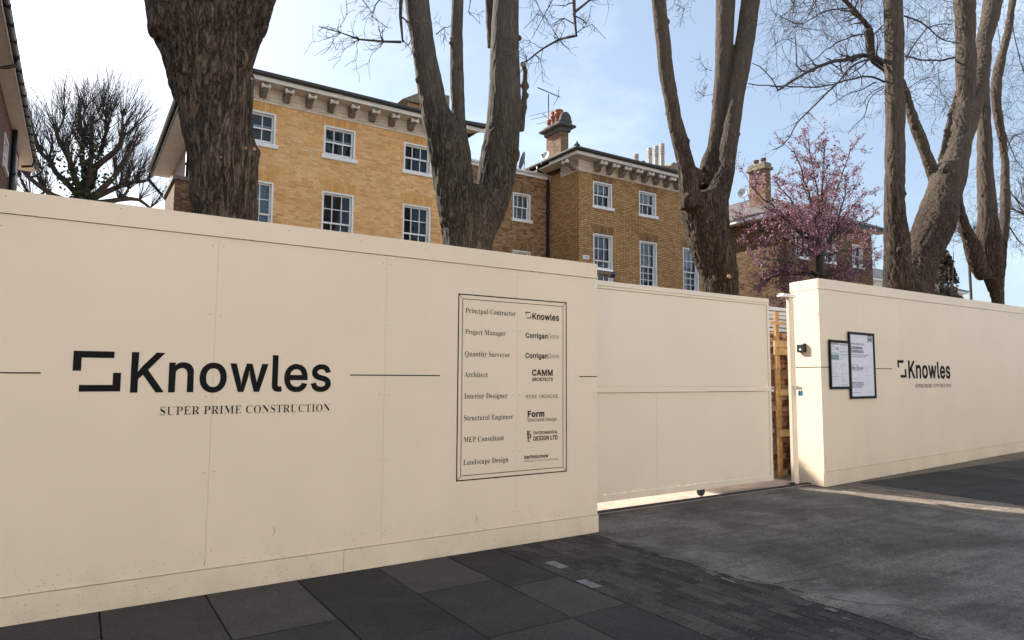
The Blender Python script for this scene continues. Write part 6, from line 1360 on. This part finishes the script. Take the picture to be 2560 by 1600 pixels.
def knots(mb, P, R, n_, s=(.02, .045)):
    for _ in range(n_):
        i = rng.randrange(2, len(P)-2); a = rng.uniform(0, 2*pi); t = (P[i+1]-P[i]).normalized(); u = t.orthogonal().normalized(); u.rotate(Matrix.Rotation(a, 3, t)); c = P[i]+u*R[i]*.96; s_ = rng.uniform(*s)
        mb.tube([c-u*s_, c+u*s_*.35+Vector((0, 0, s_*.3)), c+u*s_*.9+Vector((0, 0, s_*.5))], [s_*1.5, s_*1.05, s_*.55], 8)
GT = 'mature street trees behind the hoarding'
def street_tree(label, Y, limbs, mat, cell_size=.022, ridge_height=.016, bulge_amount=.02, f=9., extra=None, seed=0, kn=10):
    """limbs: list of (rows, depth offsets or None, height added above the frame, True when it runs to the ground)."""
    mb = MB(); tops = []; base = None
    for rows, dY, ext, toground in limbs:
        P, R = limb_pts(rows, Y, dY)
        if toground:
            b = P[0]; t = (P[0]-P[1]).normalized(); z = b.z; n_ = 5; pre, prr = [], []
            for i in range(n_, 0, -1):
                k = i/n_; pre.append(Vector((b.x+t.x*.15*z*k, b.y+t.y*.15*z*k, b.z-(z+.15)*k))); prr.append(R[0]*(1+.28*k*k))
            P, R = pre+P, prr+R; base = Vector((pre[0].x, pre[0].y, 0))
        if ext: P, R = extend(P, R, ext)
        P, R = dense(P, R); mb.tube(P, R, 20)
        if kn: knots(mb, P, R, kn)
        if ext: tops.append((P, R))
    if extra: extra(mb)
    th = thing('street_tree', base, label, 'tree', GT)
    o = mb.build('trunk', mat, th); me = remesh_mesh(o, cell_size); bark_relief(me, ridge_height, bulge_amount, f, seed, {11: 4.2, 23: 5.0}.get(seed, 99.))
    return th, tops, o
def twig_on_px(mb, pts, Y, r0, r1, n_tw=0, tl=.4, dY=0., depth=1, droop=.02, jitter=.0):
    P = [hy(x, y, Y+dY*i/(len(pts)-1)) for i, (x, y) in enumerate(pts)]; R = [r0+(r1-r0)*i/(len(P)-1) for i in range(len(P))]
    P, R = dense(P, R, .15); P = [p+Vector((noise.noise(p*3), noise.noise(p*3+Vector((9, 0, 0))), noise.noise(p*3+Vector((0, 7, 0)))))*.02 for p in P]
    mb.tube(P, R, 5, cap=False)
    for _ in range(n_tw):
        i = rng.randrange(1, len(P)-1); dd = (P[i+1]-P[i]).normalized(); s_ = dd.orthogonal().normalized(); s_.rotate(Matrix.Rotation(rng.uniform(0, 2*pi), 3, dd))
        grow(mb, P[i], dd*.6+s_*.8, tl*rng.uniform(.4, 1.3), max(.0028, R[i]*.5), depth, droop, .22, (2, 4), 3, 5)

# ---- first tree: thick burred trunk
t1 = [(545, 484, 643), (510, 478, 640), (480, 476, 637), (430, 474, 641), (390, 472, 645), (340, 466, 635), (296, 459, 629), (250, 444, 630), (210, 424, 632), (170, 412, 625), (127, 398, 636), (90, 378, 648), (50, 373, 660), (0, 366, 676)]
def burrs(mb):
    for x, y, r, dy in ((405, 70, 38, -.1), (640, 60, 30, -.1), (624, 205, 12, -.05), (632, 380, 12, -.1), (540, 320, 36, -.22), (520, 120, 60, -.3), (600, 20, 60, -.2), (430, 20, 50, -.2), (560, 415, 30, -.27), (455, 165, 30, -.25), (590, 150, 40, -.3)):
        c = hy(x, y, 6.5+dy*.75); rr = plen(r, c)*.9; mb.lathe(c-Vector((0, 0, rr)), [(rr*sin(pi*i/8), rr*(1-cos(pi*i/8))) for i in range(9)], 14)
upper = [(40, 400, 560), (0, 372, 540), (-60, 340, 500), (-140, 300, 440)], [(40, 500, 655), (0, 510, 678), (-60, 540, 700), (-140, 590, 720)]
T1, tops, trk = street_tree('very thick dark burred trunk, leftmost of the street trees, with pale cut discs', 6.5, [(t1, None, 0, True), (upper[0], [0, 0, .1, .2], 3.5, False), (upper[1], [0, 0, -.1, -.2], 3.5, False)], M['bark_ivy'], .017, .018, .038, 10., burrs, 3, 6)
for x, y, r in ((627, 197, 3.4), (614, 371, 4.2), (635, 373, 4.2), (550, 393, 3.4)):
    c = hy(x, y, 6.0); d = ray(x, y).normalized(); dg = bpy.context.evaluated_depsgraph_get()
    hit, loc, nrm, _, _, _ = SC.ray_cast(dg, EYEP+d*5.6, d)
    if not hit or loc.y > 8: continue
    n_ = (nrm-d*.8).normalized(); r2 = plen(r, loc); mb = MB(); mb.lathe(loc-n_*.06, [(r2*1.5, 0), (r2*1.15, .04), (r2*1.12, .068), (r2*.2, .070)], 14, n_); mb.build('cut_stub', M['bark_ivy'], T1)
    mb = MB(); mb.lathe(loc-n_*.05+n_*.060, [(r2, 0), (r2*.98, .003)], 14, n_); mb.build('cut_face', M['cutwood'], T1)

# ---- second tree: forked trunk in front of the yellow villa
a = [(612, 1104, 1236), (560, 1097, 1252), (520, 1092, 1266), (485, 1087, 1276)]
left = [(560, 1098, 1185), (520, 1092, 1188), (480, 1085, 1188), (450, 1080, 1186), (420, 1075, 1184), (380, 1067, 1178), (340, 1060, 1168), (300, 1054, 1140), (265, 1049, 1121), (200, 1040, 1106), (140, 1030, 1093), (70, 1020, 1083), (0, 1009, 1075)]
mid = [(440, 1120, 1182), (380, 1118, 1180), (340, 1122, 1171), (300, 1126, 1166), (265, 1128, 1163), (200, 1125, 1160), (100, 1125, 1158), (0, 1129, 1159)]
righ = [(560, 1165, 1252), (520, 1175, 1268), (480, 1186, 1281), (450, 1189, 1289), (420, 1194, 1294), (380, 1199, 1299), (340, 1208, 1302), (300, 1215, 1304), (265, 1218, 1305), (200, 1221, 1303), (140, 1222, 1301), (60, 1226, 1300), (0, 1230, 1300)]
back = [(120, 1218, 1240), (60, 1214, 1236), (0, 1212, 1235)]
stub = [(330, 1296, 1312), (270, 1302, 1317), (215, 1305, 1319), (180, 1306, 1320), (163, 1302, 1316)]
def t2x(mb):
    for x, y, r, dy in ((1262, 385, 38, -.12), (1130, 460, 26, -.2), (1215, 500, 34, -.2), (1298, 95, 8, 0), (1127, 108, 6, .1), (1127, 95, 5, .1)):
        c = hy(x, y, 7.0+dy*.6); rr = plen(r, c); mb.lathe(c-Vector((0, 0, rr)), [(rr*sin(pi*i/8), rr*(1-cos(pi*i/8))) for i in range(9)], 14)
T2, tops2, _ = street_tree('street tree forking low into three tall stems in front of the yellow villa', 7.0, [(a, None, 0, True), (left, None, 5, False), (mid, [.1]*8, 5, False), (righ, None, 5, False), (back, [.35]*3, 5, False), (stub, [-.05]*5, 0, False)], M['bark_grey'], .017, .010, .018, 14., t2x, 11, 7)
c = hy(1308, 163, 6.93); mb = MB(); mb.lathe(c, [(.038, 0), (.036, .02)], 14, Vector((-.5, -.6, .5))); mb.build('cut_face', M['cutwood'], T2)
mb = MB()
for pts, r0, r1, nt_, tl in (([(1035, -230), (1012, -130), (1004, -40), (1000, 40), (1008, 105)], .045, .012, 6, .35), ([(1003, 103), (960, 104), (900, 98), (850, 82), (797, 66)], .016, .004, 22, .32), ([(1008, 100), (1020, 112), (1030, 95)], .008, .003, 6, .2),
                            ([(1275, -330), (1350, -230), (1415, -130), (1432, -30), (1434, 40), (1440, 88)], .045, .014, 8, .4), ([(1440, 88), (1400, 96), (1360, 120), (1320, 150), (1302, 155)], .018, .006, 20, .35), ([(1438, 30), (1470, 5), (1500, -20), (1540, -60)], .02, .004, 8, .4), ([(1436, 60), (1410, 45), (1380, 60)], .010, .004, 8, .3), ([(1440, 85), (1480, 62), (1515, 100)], .007, .003, 8, .25),
                            ([(1290, -150), (1325, -80), (1330, -20), (1350, 25), (1310, 70)], .012, .003, 12, .3), ([(1416, -128), (1390, -20), (1360, 40), (1330, 95)], .011, .003, 14, .3), ([(1014, -140), (940, -80), (900, -10), (930, 30), (905, 50)], .012, .003, 12, .3), ([(1006, -70), (960, -15), (930, 40), (970, 70)], .010, .003, 12, .3), ([(1155, -110), (1180, -20), (1170, 30), (1200, 60)], .010, .003, 8, .25), ([(1090, 85), (1110, 68), (1122, 66)], .007, .003, 6, .2)):
    twig_on_px(mb, pts, 6.7+rng.uniform(-.2, .4), r0, r1, nt_, tl, rng.uniform(-.2, .2))
for P, R in tops2:
    for i in range(len(P)-18, len(P)-1, 4): grow(mb, P[i], Vector((rng.uniform(-.8, .8), rng.uniform(-.8, .8), 1.2)), 2.2, R[i]*.4, 2, -.03, .18, (2, 4), 5, 6)
mb.build('crown', M['twig'], T2)

# ---- third tree
a3 = [(735, 1756, 1849), (700, 1751, 1846), (680, 1747, 1842), (640, 1730, 1836), (600, 1716, 1828), (560, 1706, 1826), (520, 1699, 1822), (480, 1697, 1800)]
l3 = [(520, 1699, 1760), (480, 1696, 1752), (440, 1693, 1746), (400, 1688, 1735), (360, 1681, 1723), (300, 1668, 1706), (240, 1658, 1695), (180, 1646, 1685), (100, 1638, 1677), (40, 1632, 1669), (0, 1628, 1665)]
m3 = [(470, 1738, 1792), (430, 1746, 1790), (400, 1752, 1791), (370, 1767, 1799), (300, 1777, 1808), (240, 1782, 1817), (180, 1786, 1826), (100, 1788, 1834), (0, 1788, 1840)]
r3 = [(700, 1775, 1848), (640, 1764, 1838), (600, 1757, 1829), (560, 1754, 1827), (520, 1756, 1823), (480, 1766, 1826), (440, 1781, 1833), (400, 1791, 1840), (300, 1809, 1854), (240, 1818, 1862), (180, 1826, 1874), (100, 1838, 1888), (50, 1845, 1894), (0, 1851, 1901)]
def t3x(mb):
    for x, y, r, dy in ((1738, 440, 22, -.1), (1762, 422, 12, -.1), (1720, 500, 16, -.1)):
        c = hy(x, y, 7.8+dy*.6); rr = plen(r, c); mb.lathe(c-Vector((0, 0, rr)), [(rr*sin(pi*i/8), rr*(1-cos(pi*i/8))) for i in range(9)], 14)
T3, tops3, _ = street_tree('street tree behind the gate splitting into one leaning and two upright stems', 7.8, [(a3, [.08]*8, 0, True), (l3, None, 5, False), (m3, [.15]*9, 5, False), (r3, [-.1]*14, 5, False)], M['bark_warm'], .017, .012, .020, 13., t3x, 23, 9)
c = hy(1822, 691, 7.33); mb = MB(); mb.lathe(c, [(.034, 0), (.03, .02)], 14, Vector((-.3, -1, .1))); mb.build('cut_face', M['cutwood'], T3)
mb = MB()
for pts, r0, r1, nt_, tl in (([(1780, 175), (1765, 172), (1752, 178)], .006, .003, 8, .25), ([(1785, 235), (1760, 240), (1745, 230)], .005, .003, 10, .25), ([(1690, 10), (1710, 25), (1695, 40)], .005, .003, 8, .25), ([(1668, 0), (1700, -10), (1740, 5)], .008, .003, 8, .3)):
    twig_on_px(mb, pts, 7.8, r0, r1, nt_, tl)
for P, R in tops3:
    for i in range(len(P)-18, len(P)-1, 4): grow(mb, P[i], Vector((rng.uniform(-.8, .8), rng.uniform(-.8, .8), 1.2)), 2.2, R[i]*.4, 2, -.03, .18, (2, 4), 5, 6)
mb.build('crown', M['twig'], T3)

# ---- fourth tree: straight stem with a heavy leaning one
Y4 = 7.2
sA = [(728, 2201, 2320), (700, 2206, 2290), (650, 2210, 2276), (600, 2211, 2273), (560, 2211, 2268), (500, 2211, 2263), (400, 2213, 2261), (300, 2213, 2261), (200, 2213, 2259), (100, 2213, 2259), (0, 2211, 2255)]
sB = [(730, 2235, 2332), (690, 2245, 2335), (650, 2257, 2345), (600, 2275, 2368), (560, 2287, 2386), (500, 2311, 2398), (450, 2328, 2412), (400, 2353, 2421), (350, 2368, 2428), (300, 2380, 2434), (250, 2393, 2436), (200, 2391, 2437), (170, 2390, 2437), (100, 2392, 2437), (0, 2384, 2436)]
sC = [(460, 2325, 2372), (420, 2314, 2343), (350, 2290, 2315), (300, 2272, 2297), (250, 2258, 2280), (205, 2240, 2262), (170, 2205, 2228), (140, 2170, 2192), (100, 2166, 2186), (75, 2160, 2180)]
sD = [(400, 2343, 2352), (340, 2358, 2367), (280, 2374, 2384), (230, 2388, 2400)]
def t4x(mb):
    for x, y, r, dy in ((2364, 420, 14, -.2), (2250, 625, 8, -.3)):
        c = hy(x, y, Y4+dy*.6); rr = plen(r, c); mb.lathe(c-Vector((0, 0, rr)), [(rr*sin(pi*i/8), rr*(1-cos(pi*i/8))) for i in range(9)], 14)
T4, tops4, _ = street_tree('street tree with one straight stem and one heavy stem leaning right, above right hoarding', Y4, [(sA, None, 5, True), (sB, [.1]*15, 5, True), (sC, [.3, .35, .45, .5, .55, .6, .6, .55, .5, .5], 0, False), (sD, [.3]*4, 0, False), ([(345, 2376, 2430), (290, 2394, 2448), (235, 2414, 2464), (180, 2430, 2474), (110, 2443, 2478), (40, 2455, 2496), (-10, 2462, 2508)], [.1, .1, .1, .1, .15, .2, .2], 4, False)], M['bark_warm'], .021, .013, .024, 11., t4x, 31, 12)
mb = MB()
BR = [([(2176, 78), (2160, 55), (2135, 25), (2105, -5)], .05, .03, 6, .5), ([(2160, 50), (2130, 30), (2100, 26)], .025, .010, 6, .4), ([(2165, 85), (2182, 90), (2210, 60)], .02, .008, 6, .4),
      ([(2215, 170), (2180, 142), (2150, 140), (2110, 150), (2080, 155), (2050, 165), (2020, 180), (1985, 200), (1960, 218), (1945, 226)], .042, .012, 26, .55), ([(2035, 178), (2005, 178), (1992, 165), (1990, 120), (1988, 85)], .014, .006, 10, .3),
      ([(1945, 226), (1930, 200), (1900, 165), (1880, 158)], .010, .005, 8, .35), ([(2210, 205), (2170, 190), (2120, 200), (2060, 215), (2000, 217), (1940, 215), (1870, 209)], .018, .006, 24, .5), ([(2180, 145), (2130, 165), (2100, 200), (2060, 240), (2020, 280), (1990, 310), (1975, 340), (1955, 365), (1932, 375)], .018, .005, 24, .4),
      ([(2210, 215), (2180, 230), (2160, 255), (2165, 270)], .010, .004, 8, .3), ([(2210, 220), (2175, 245), (2160, 290), (2140, 310), (2120, 335)], .010, .004, 10, .3), ([(2190, 205), (2150, 225), (2110, 240), (2075, 265)], .011, .004, 12, .35),
      ([(2160, 85), (2120, 95), (2080, 115), (2040, 145), (2000, 165)], .014, .004, 20, .45), ([(2120, 20), (2060, 30), (2030, 45), (2000, 60), (1950, 40)], .012, .004, 22, .5), ([(2110, -10), (2060, -20), (2030, 20), (2015, 50), (1960, 80)], .012, .004, 20, .5), ([(2062, -18), (2000, -20), (1975, 25), (1945, 45)], .010, .003, 14, .45), ([(1930, 115), (1955, 100), (1985, 95)], .007, .003, 8, .35),
      ([(2265, 140), (2310, 150), (2360, 150), (2395, 140)], .014, .018, 14, .4), ([(2265, 145), (2320, 70), (2380, 60)], .014, .008, 20, .5), ([(2262, 40), (2310, 60), (2350, 95), (2400, 110)], .016, .008, 20, .5), ([(2260, 230), (2300, 200), (2340, 190)], .008, .003, 14, .4)]
for pts, r0, r1, nt_, tl in BR: twig_on_px(mb, pts, Y4+.3+rng.uniform(-.3, .4), r0*1.3, r1*1.4, nt_, tl, rng.uniform(-.5, .3), 1, .03)
for _ in range(190):     # fine hanging spray between the stems
    x, y = (rng.uniform(2265, 2400), rng.uniform(-60, 260)) if rng.random() < .62 else (rng.uniform(1930, 2210), rng.uniform(-70, 120))
    grow(mb, hy(x, y, Y4+rng.uniform(.2, 2.2)), Vector((rng.uniform(-1, 1), rng.uniform(-.4, .4), rng.uniform(-.5, .5))), rng.uniform(.5, 1.2), .0085, 2, .07, .20, (2, 4), 3, 5)
for P, R in tops4:
    for i in range(len(P)-18, len(P)-1, 4): grow(mb, P[i], Vector((rng.uniform(-.8, .8), rng.uniform(-.8, .8), 1.2)), 2.6, R[i]*.4, 2, -.03, .18, (2, 4), 5, 6)
mb.build('crown', M['twig_red'], T4)

# ---- fifth tree, at the right
Y5 = 7.6
sE = [(745, 2479, 2507), (700, 2462, 2507), (650, 2446, 2506), (600, 2442, 2500), (550, 2444, 2493), (500, 2445, 2488), (400, 2445, 2481), (300, 2444, 2477), (250, 2443, 2473), (170, 2443, 2470), (100, 2446, 2476), (50, 2453, 2490), (0, 2461, 2505)]
sF = [(690, 2440, 2480), (650, 2420, 2462), (600, 2407, 2441), (560, 2396, 2424), (520, 2390, 2412), (460, 2383, 2402)]
sG = [(720, 2490, 2508), (660, 2494, 2513), (600, 2499, 2519), (560, 2500, 2524), (450, 2504, 2523), (400, 2504, 2521), (350, 2496, 2516), (300, 2486, 2509), (250, 2480, 2502), (200, 2480, 2504), (150, 2492, 2512), (120, 2501, 2520), (60, 2515, 2532), (0, 2524, 2540)]
T5, tops5, _ = street_tree('dark many stemmed street tree rising furthest right over the end of right hoarding', Y5, [(sE, None, 4, True), (sF, [-.1]*6, 0, False), (sG, [.15]*14, 4, False)], M['bark_warm'], .022, .013, .022, 11., None, 41, 8)
mb = MB()
for pts, r0, r1, nt_, tl in (([(2385, 470), (2360, 440), (2320, 420)], .012, .004, 10, .4), ([(2515, 380), (2535, 340), (2570, 330)], .016, .008, 12, .5), ([(2520, 560), (2545, 600), (2575, 625)], .018, .012, 10, .5), ([(2505, 310), (2540, 400), (2575, 430)], .014, .008, 14, .5), ([(2530, 60), (2550, 150), (2570, 210)], .014, .008, 16, .5), ([(2478, 250), (2500, 180), (2495, 60)], .014, .008, 12, .4)):
    twig_on_px(mb, pts, Y5+rng.uniform(-.2, .6), r0, r1, nt_, tl, rng.uniform(-.3, .3), 1, .03)
for _ in range(230):
    x = rng.choice((rng.uniform(2500, 2600), rng.uniform(2440, 2600))); y = rng.uniform(-60, 620)
    grow(mb, hy(x, y, Y5+rng.uniform(.2, 2.4)), Vector((rng.uniform(-1, 1), rng.uniform(-.4, .4), rng.uniform(-.5, .6))), rng.uniform(.4, 1.1), .008, 2, .05, .20, (2, 4), 3, 5)
for P, R in tops5:
    for i in range(len(P)-18, len(P)-1, 4): grow(mb, P[i], Vector((rng.uniform(-.8, .8), rng.uniform(-.8, .8), 1.2)), 2.2, R[i]*.4, 2, -.03, .18, (2, 4), 5, 6)
mb.build('crown', M['twig_red'], T5)

# ---- leaf helper
def leaf(mb, c, s, nrm=None):
    n_ = Vector((rng.gauss(0, 1), rng.gauss(0, 1), rng.gauss(0, 1))).normalized() if nrm is None else nrm
    u = n_.orthogonal().normalized(); u.rotate(Matrix.Rotation(rng.uniform(0, 2*pi), 3, n_)); v = n_.cross(u); b = n_*s*.25
    mb.poly([c-u*s, c-v*s*.62+b, c+u*s, c+v*s*.62+b])

# ---- pollarded tree with ivy, in the gap on the left
YPo = 40.0
base = hy(215, 640, YPo); base.z = 0
tp_ = thing('pollard_tree', base, 'bare pollarded tree with ivied limbs and upright whips, left of the yellow villa', 'tree')
mb = MB(); whips = MB(); ivy = MB()
fork = hy(205, 510, YPo); mb.tube(dense([base, Vector((fork.x, YPo, fork.z*.5)), fork], [.75, .62, .55])[0], .45, 12)
knuckles = []
LB = [((205, 510), (150, 430), (95, 370), (82, 330)), ((205, 510), (180, 420), (150, 360), (140, 310)), ((210, 505), (215, 400), (200, 330), (195, 280)), ((210, 505), (240, 420), (262, 350), (265, 300)), ((215, 505), (280, 440), (310, 395), (330, 370)), ((215, 510), (300, 470), (350, 455), (375, 440)), ((205, 515), (110, 470), (70, 440), (50, 420)), ((215, 515), (300, 505), (345, 500), (372, 515)), ((212, 500), (225, 410), (232, 340), (228, 290)), ((205, 520), (120, 500), (70, 495), (45, 500)), ((240, 420), (290, 380), (300, 330), (305, 320))]
for li, b_ in enumerate(LB):
    dy_ = rng.uniform(-2.2, 2.2); P = [hy(x, y, YPo+dy_*i/3) for i, (x, y) in enumerate(b_)]; P, R = dense(P, [.18, .13, .095, .065], .35)
    P = [p+Vector((noise.noise(p*.9+Vector((li, 0, 0))), noise.noise(p*.9+Vector((0, li, 5))), noise.noise(p*.9+Vector((3, 0, li)))))*.22 for p in P]
    mb.tube(P, R, 8)
    for i in range(len(P)//2, len(P), 2): knuckles.append((P[i], R[i], P[i]-P[max(i-2, 0)]))
    for k_ in range(2):
        i = rng.randrange(len(P)//2, len(P)-1); q = P[i]; d_ = Vector((rng.uniform(-1, 1), rng.uniform(-1, 1), rng.uniform(.3, 1))); e_ = q+d_.normalized()*rng.uniform(.5, 1.2); mb.tube([q, (q+e_)/2+Vector((0, 0, -.08)), e_], [R[i]*.7, R[i]*.55, R[i]*.65], 6); knuckles.append((e_, R[i]*.6, d_))
    if li < 5 or li == 8:
        for _ in range(300 if li in (1, 2, 8) else 120):
            i = rng.randrange(0, int(len(P)*.8)); a = rng.uniform(0, 6.28); rr = R[i]+abs(rng.gauss(0, .22)); leaf(ivy, P[i]+Vector((cos(a)*rr, sin(a)*rr, rng.gauss(0, .2))), rng.uniform(.07, .14))
cen = hy(212, 430, YPo)
for kp, kr, kd in knuckles:
    for _ in range(20):
        o_ = (kp-cen); d_ = Vector((o_.x*.22+rng.gauss(0, .35), o_.y*.2+rng.gauss(0, .35), 1.25+rng.gauss(0, .2)))
        grow(whips, kp, d_, rng.uniform(1.2, 2.9), .017, 1, 0., .10, (2, 4), 4, 6, None, .5, .42, .03)
mb.build('trunk', M['twig'], tp_); whips.build('crown', M['twig'], tp_); ivy.build('ivy', M['ivy'], tp_)

# ---- pink blossom tree
YB_ = 13.5
base = hy(2052, 810, YB_); base.z = 0
tb = thing('blossom_tree', base, 'pink flowering plum tree in front of the far brown villa', 'tree')
mb = MB(); ends = []
f0 = hy(2048, 640, YB_); P, R = dense([base, hy(2052, 730, YB_), f0], [.16, .13, .12]); mb.tube(P, R, 10)
heads = [(1985, 370), (2020, 345), (2065, 360), (2130, 360), (1935, 440), (1880, 470), (2120, 430), (2160, 480), (2185, 540), (1850, 560), (1880, 640), (1900, 700), (2190, 620), (2150, 680), (2000, 450), (2070, 460), (1960, 560), (2110, 560), (2030, 620), (2090, 700), (1950, 690), (1990, 760), (2140, 760), (2060, 420), (1915, 520), (2040, 540)]
for hx_, hy__ in heads:
    e_ = hy(hx_, hy__, YB_+rng.uniform(-1.5, 1.3)); s_ = f0 if hy__ < 640 else hy(2050, 690, YB_); m_ = s_.lerp(e_, .45)+Vector((0, 0, .18*(1 if hy__ < 600 else .6)))+Vector((rng.gauss(0, .1), rng.gauss(0, .1), 0))
    P, R = dense([s_, m_, e_], [.052, .032, .014], .2); P = [p+Vector((noise.noise(p*1.6), noise.noise(p*1.6+Vector((5, 0, 0))), noise.noise(p*1.6+Vector((0, 5, 0)))))*.07 for p in P]; mb.tube(P, R, 6, cap=False); ends.append((P[len(P)//2:], 1))
    n_ = len(P)
    for _ in range(19):
        i = rng.randrange(int(n_*.3), n_-1); dd = (P[i+1]-P[i]).normalized(); s2 = dd.orthogonal().normalized(); s2.rotate(Matrix.Rotation(rng.uniform(0, 6.28), 3, dd))
        grow(mb, P[i], dd*.7+s2*.8+Vector((0, 0, .25)), rng.uniform(.5, 1.05), .012, 1, 0, .17, (2, 4), 3, 5, ends, .8, .55)
mb.build('trunk', M['twig'], tb)
fl_ = MB(); lf = MB()
for pts, dp in ends:
    for i in range(len(pts)-1):
        L_ = (pts[i+1]-pts[i]).length
        for _ in range(2 if dp == 0 else 1):
            if rng.random() < .56: continue
            c = pts[i].lerp(pts[i+1], rng.random())
            for _k in range(rng.randint(2, 4)): leaf(fl_, c+Vector((rng.gauss(0, .035), rng.gauss(0, .035), rng.gauss(0, .035))), rng.uniform(.020, .042))
        if rng.random() < .35: leaf(lf, pts[i]+Vector((rng.gauss(0, .03), rng.gauss(0, .03), rng.gauss(0, .03))), rng.uniform(.02, .04))
fl_.build('blossom', M['blossom'], tb); lf.build('foliage', M['plumleaf'], tb)

# ---- shrub and bare trees behind the right hoarding
def leafy_shrub(center, low, high, spread, Y, n_, label, mat, size=(.03, .07)):
    b = hy(center, low, Y); t = hy(center, high, Y); g = Vector((b.x, Y, 0)); th = thing('leafy_shrub', g, label, 'shrub'); hw = plen(spread, b); mb = MB(); st_ = MB()
    for _ in range(26):
        e_ = Vector((b.x+rng.gauss(0, hw*.35), Y+rng.gauss(0, hw*.35), rng.uniform(b.z, t.z))); st_.tube([g, g.lerp(e_, .5)+Vector((0, 0, .2)), e_], [.03, .02, .008], 5)
    for _ in range(n_):
        k = rng.random()**.8; z = b.z*.3+(t.z-b.z*.3)*k; rr = hw*(1-k)**.7*(1+.35*noise.noise((z*3, 1, center)))+.08; a = rng.uniform(0, 6.28); q = rr*math.sqrt(rng.random())
        c = Vector((b.x+cos(a)*q, Y+sin(a)*q, z))
        if noise.noise(c*2.4) > .22: continue
        leaf(mb, c, rng.uniform(*size))
    st_.build('stems', M['twig'], th); mb.build('foliage', mat, th)
leafy_shrub(2365, 735, 625, 55, 8.6, 5200, 'brownish green leafy shrub between the two right hand trees, above hoarding', M['shrubleaf'])
def bare_tree(px_, pyf, Y, hgt, label, n_=40, r=.14, L=2.2, mat='twig_red'):
    g = hy(px_, pyf, Y); f_ = g.copy(); g.z = 0; th = thing('bare_tree', g, label, 'tree', 'leafless background trees'); mb = MB(); mb.tube(dense([g, Vector((g.x, Y, f_.z*.6)), f_], [r*1.4, r*1.1, r])[0], r, 8); mb.build('trunk', M['bark_warm'], th)
    mb = MB()
    for _ in range(n_):
        d_ = Vector((rng.gauss(0, .8), rng.gauss(0, .7), rng.uniform(.1, 1.4))); grow(mb, f_+Vector((0, 0, rng.uniform(-.3, .3))), d_, L*rng.uniform(.6, 1.3)*hgt, r*.35, 2, 0, .13, (3, 5), 4, 7, None, .7, .5, .02)
    mb.build('crown', M[mat], th)
bare_tree(2255, 660, 22, 1.0, 'small leafless tree glimpsed between straight and leaning stems', 22, .07, 1.9, 'twig')
bare_tree(2600, 560, 13, 1.0, 'leafless tree with reddish twigs filling the right edge behind last street tree', 46, .12, 2.6)
bare_tree(2420, 600, 24, 1.0, 'leafless tree far behind shrub and leaning trunk', 26, .11, 2.8)
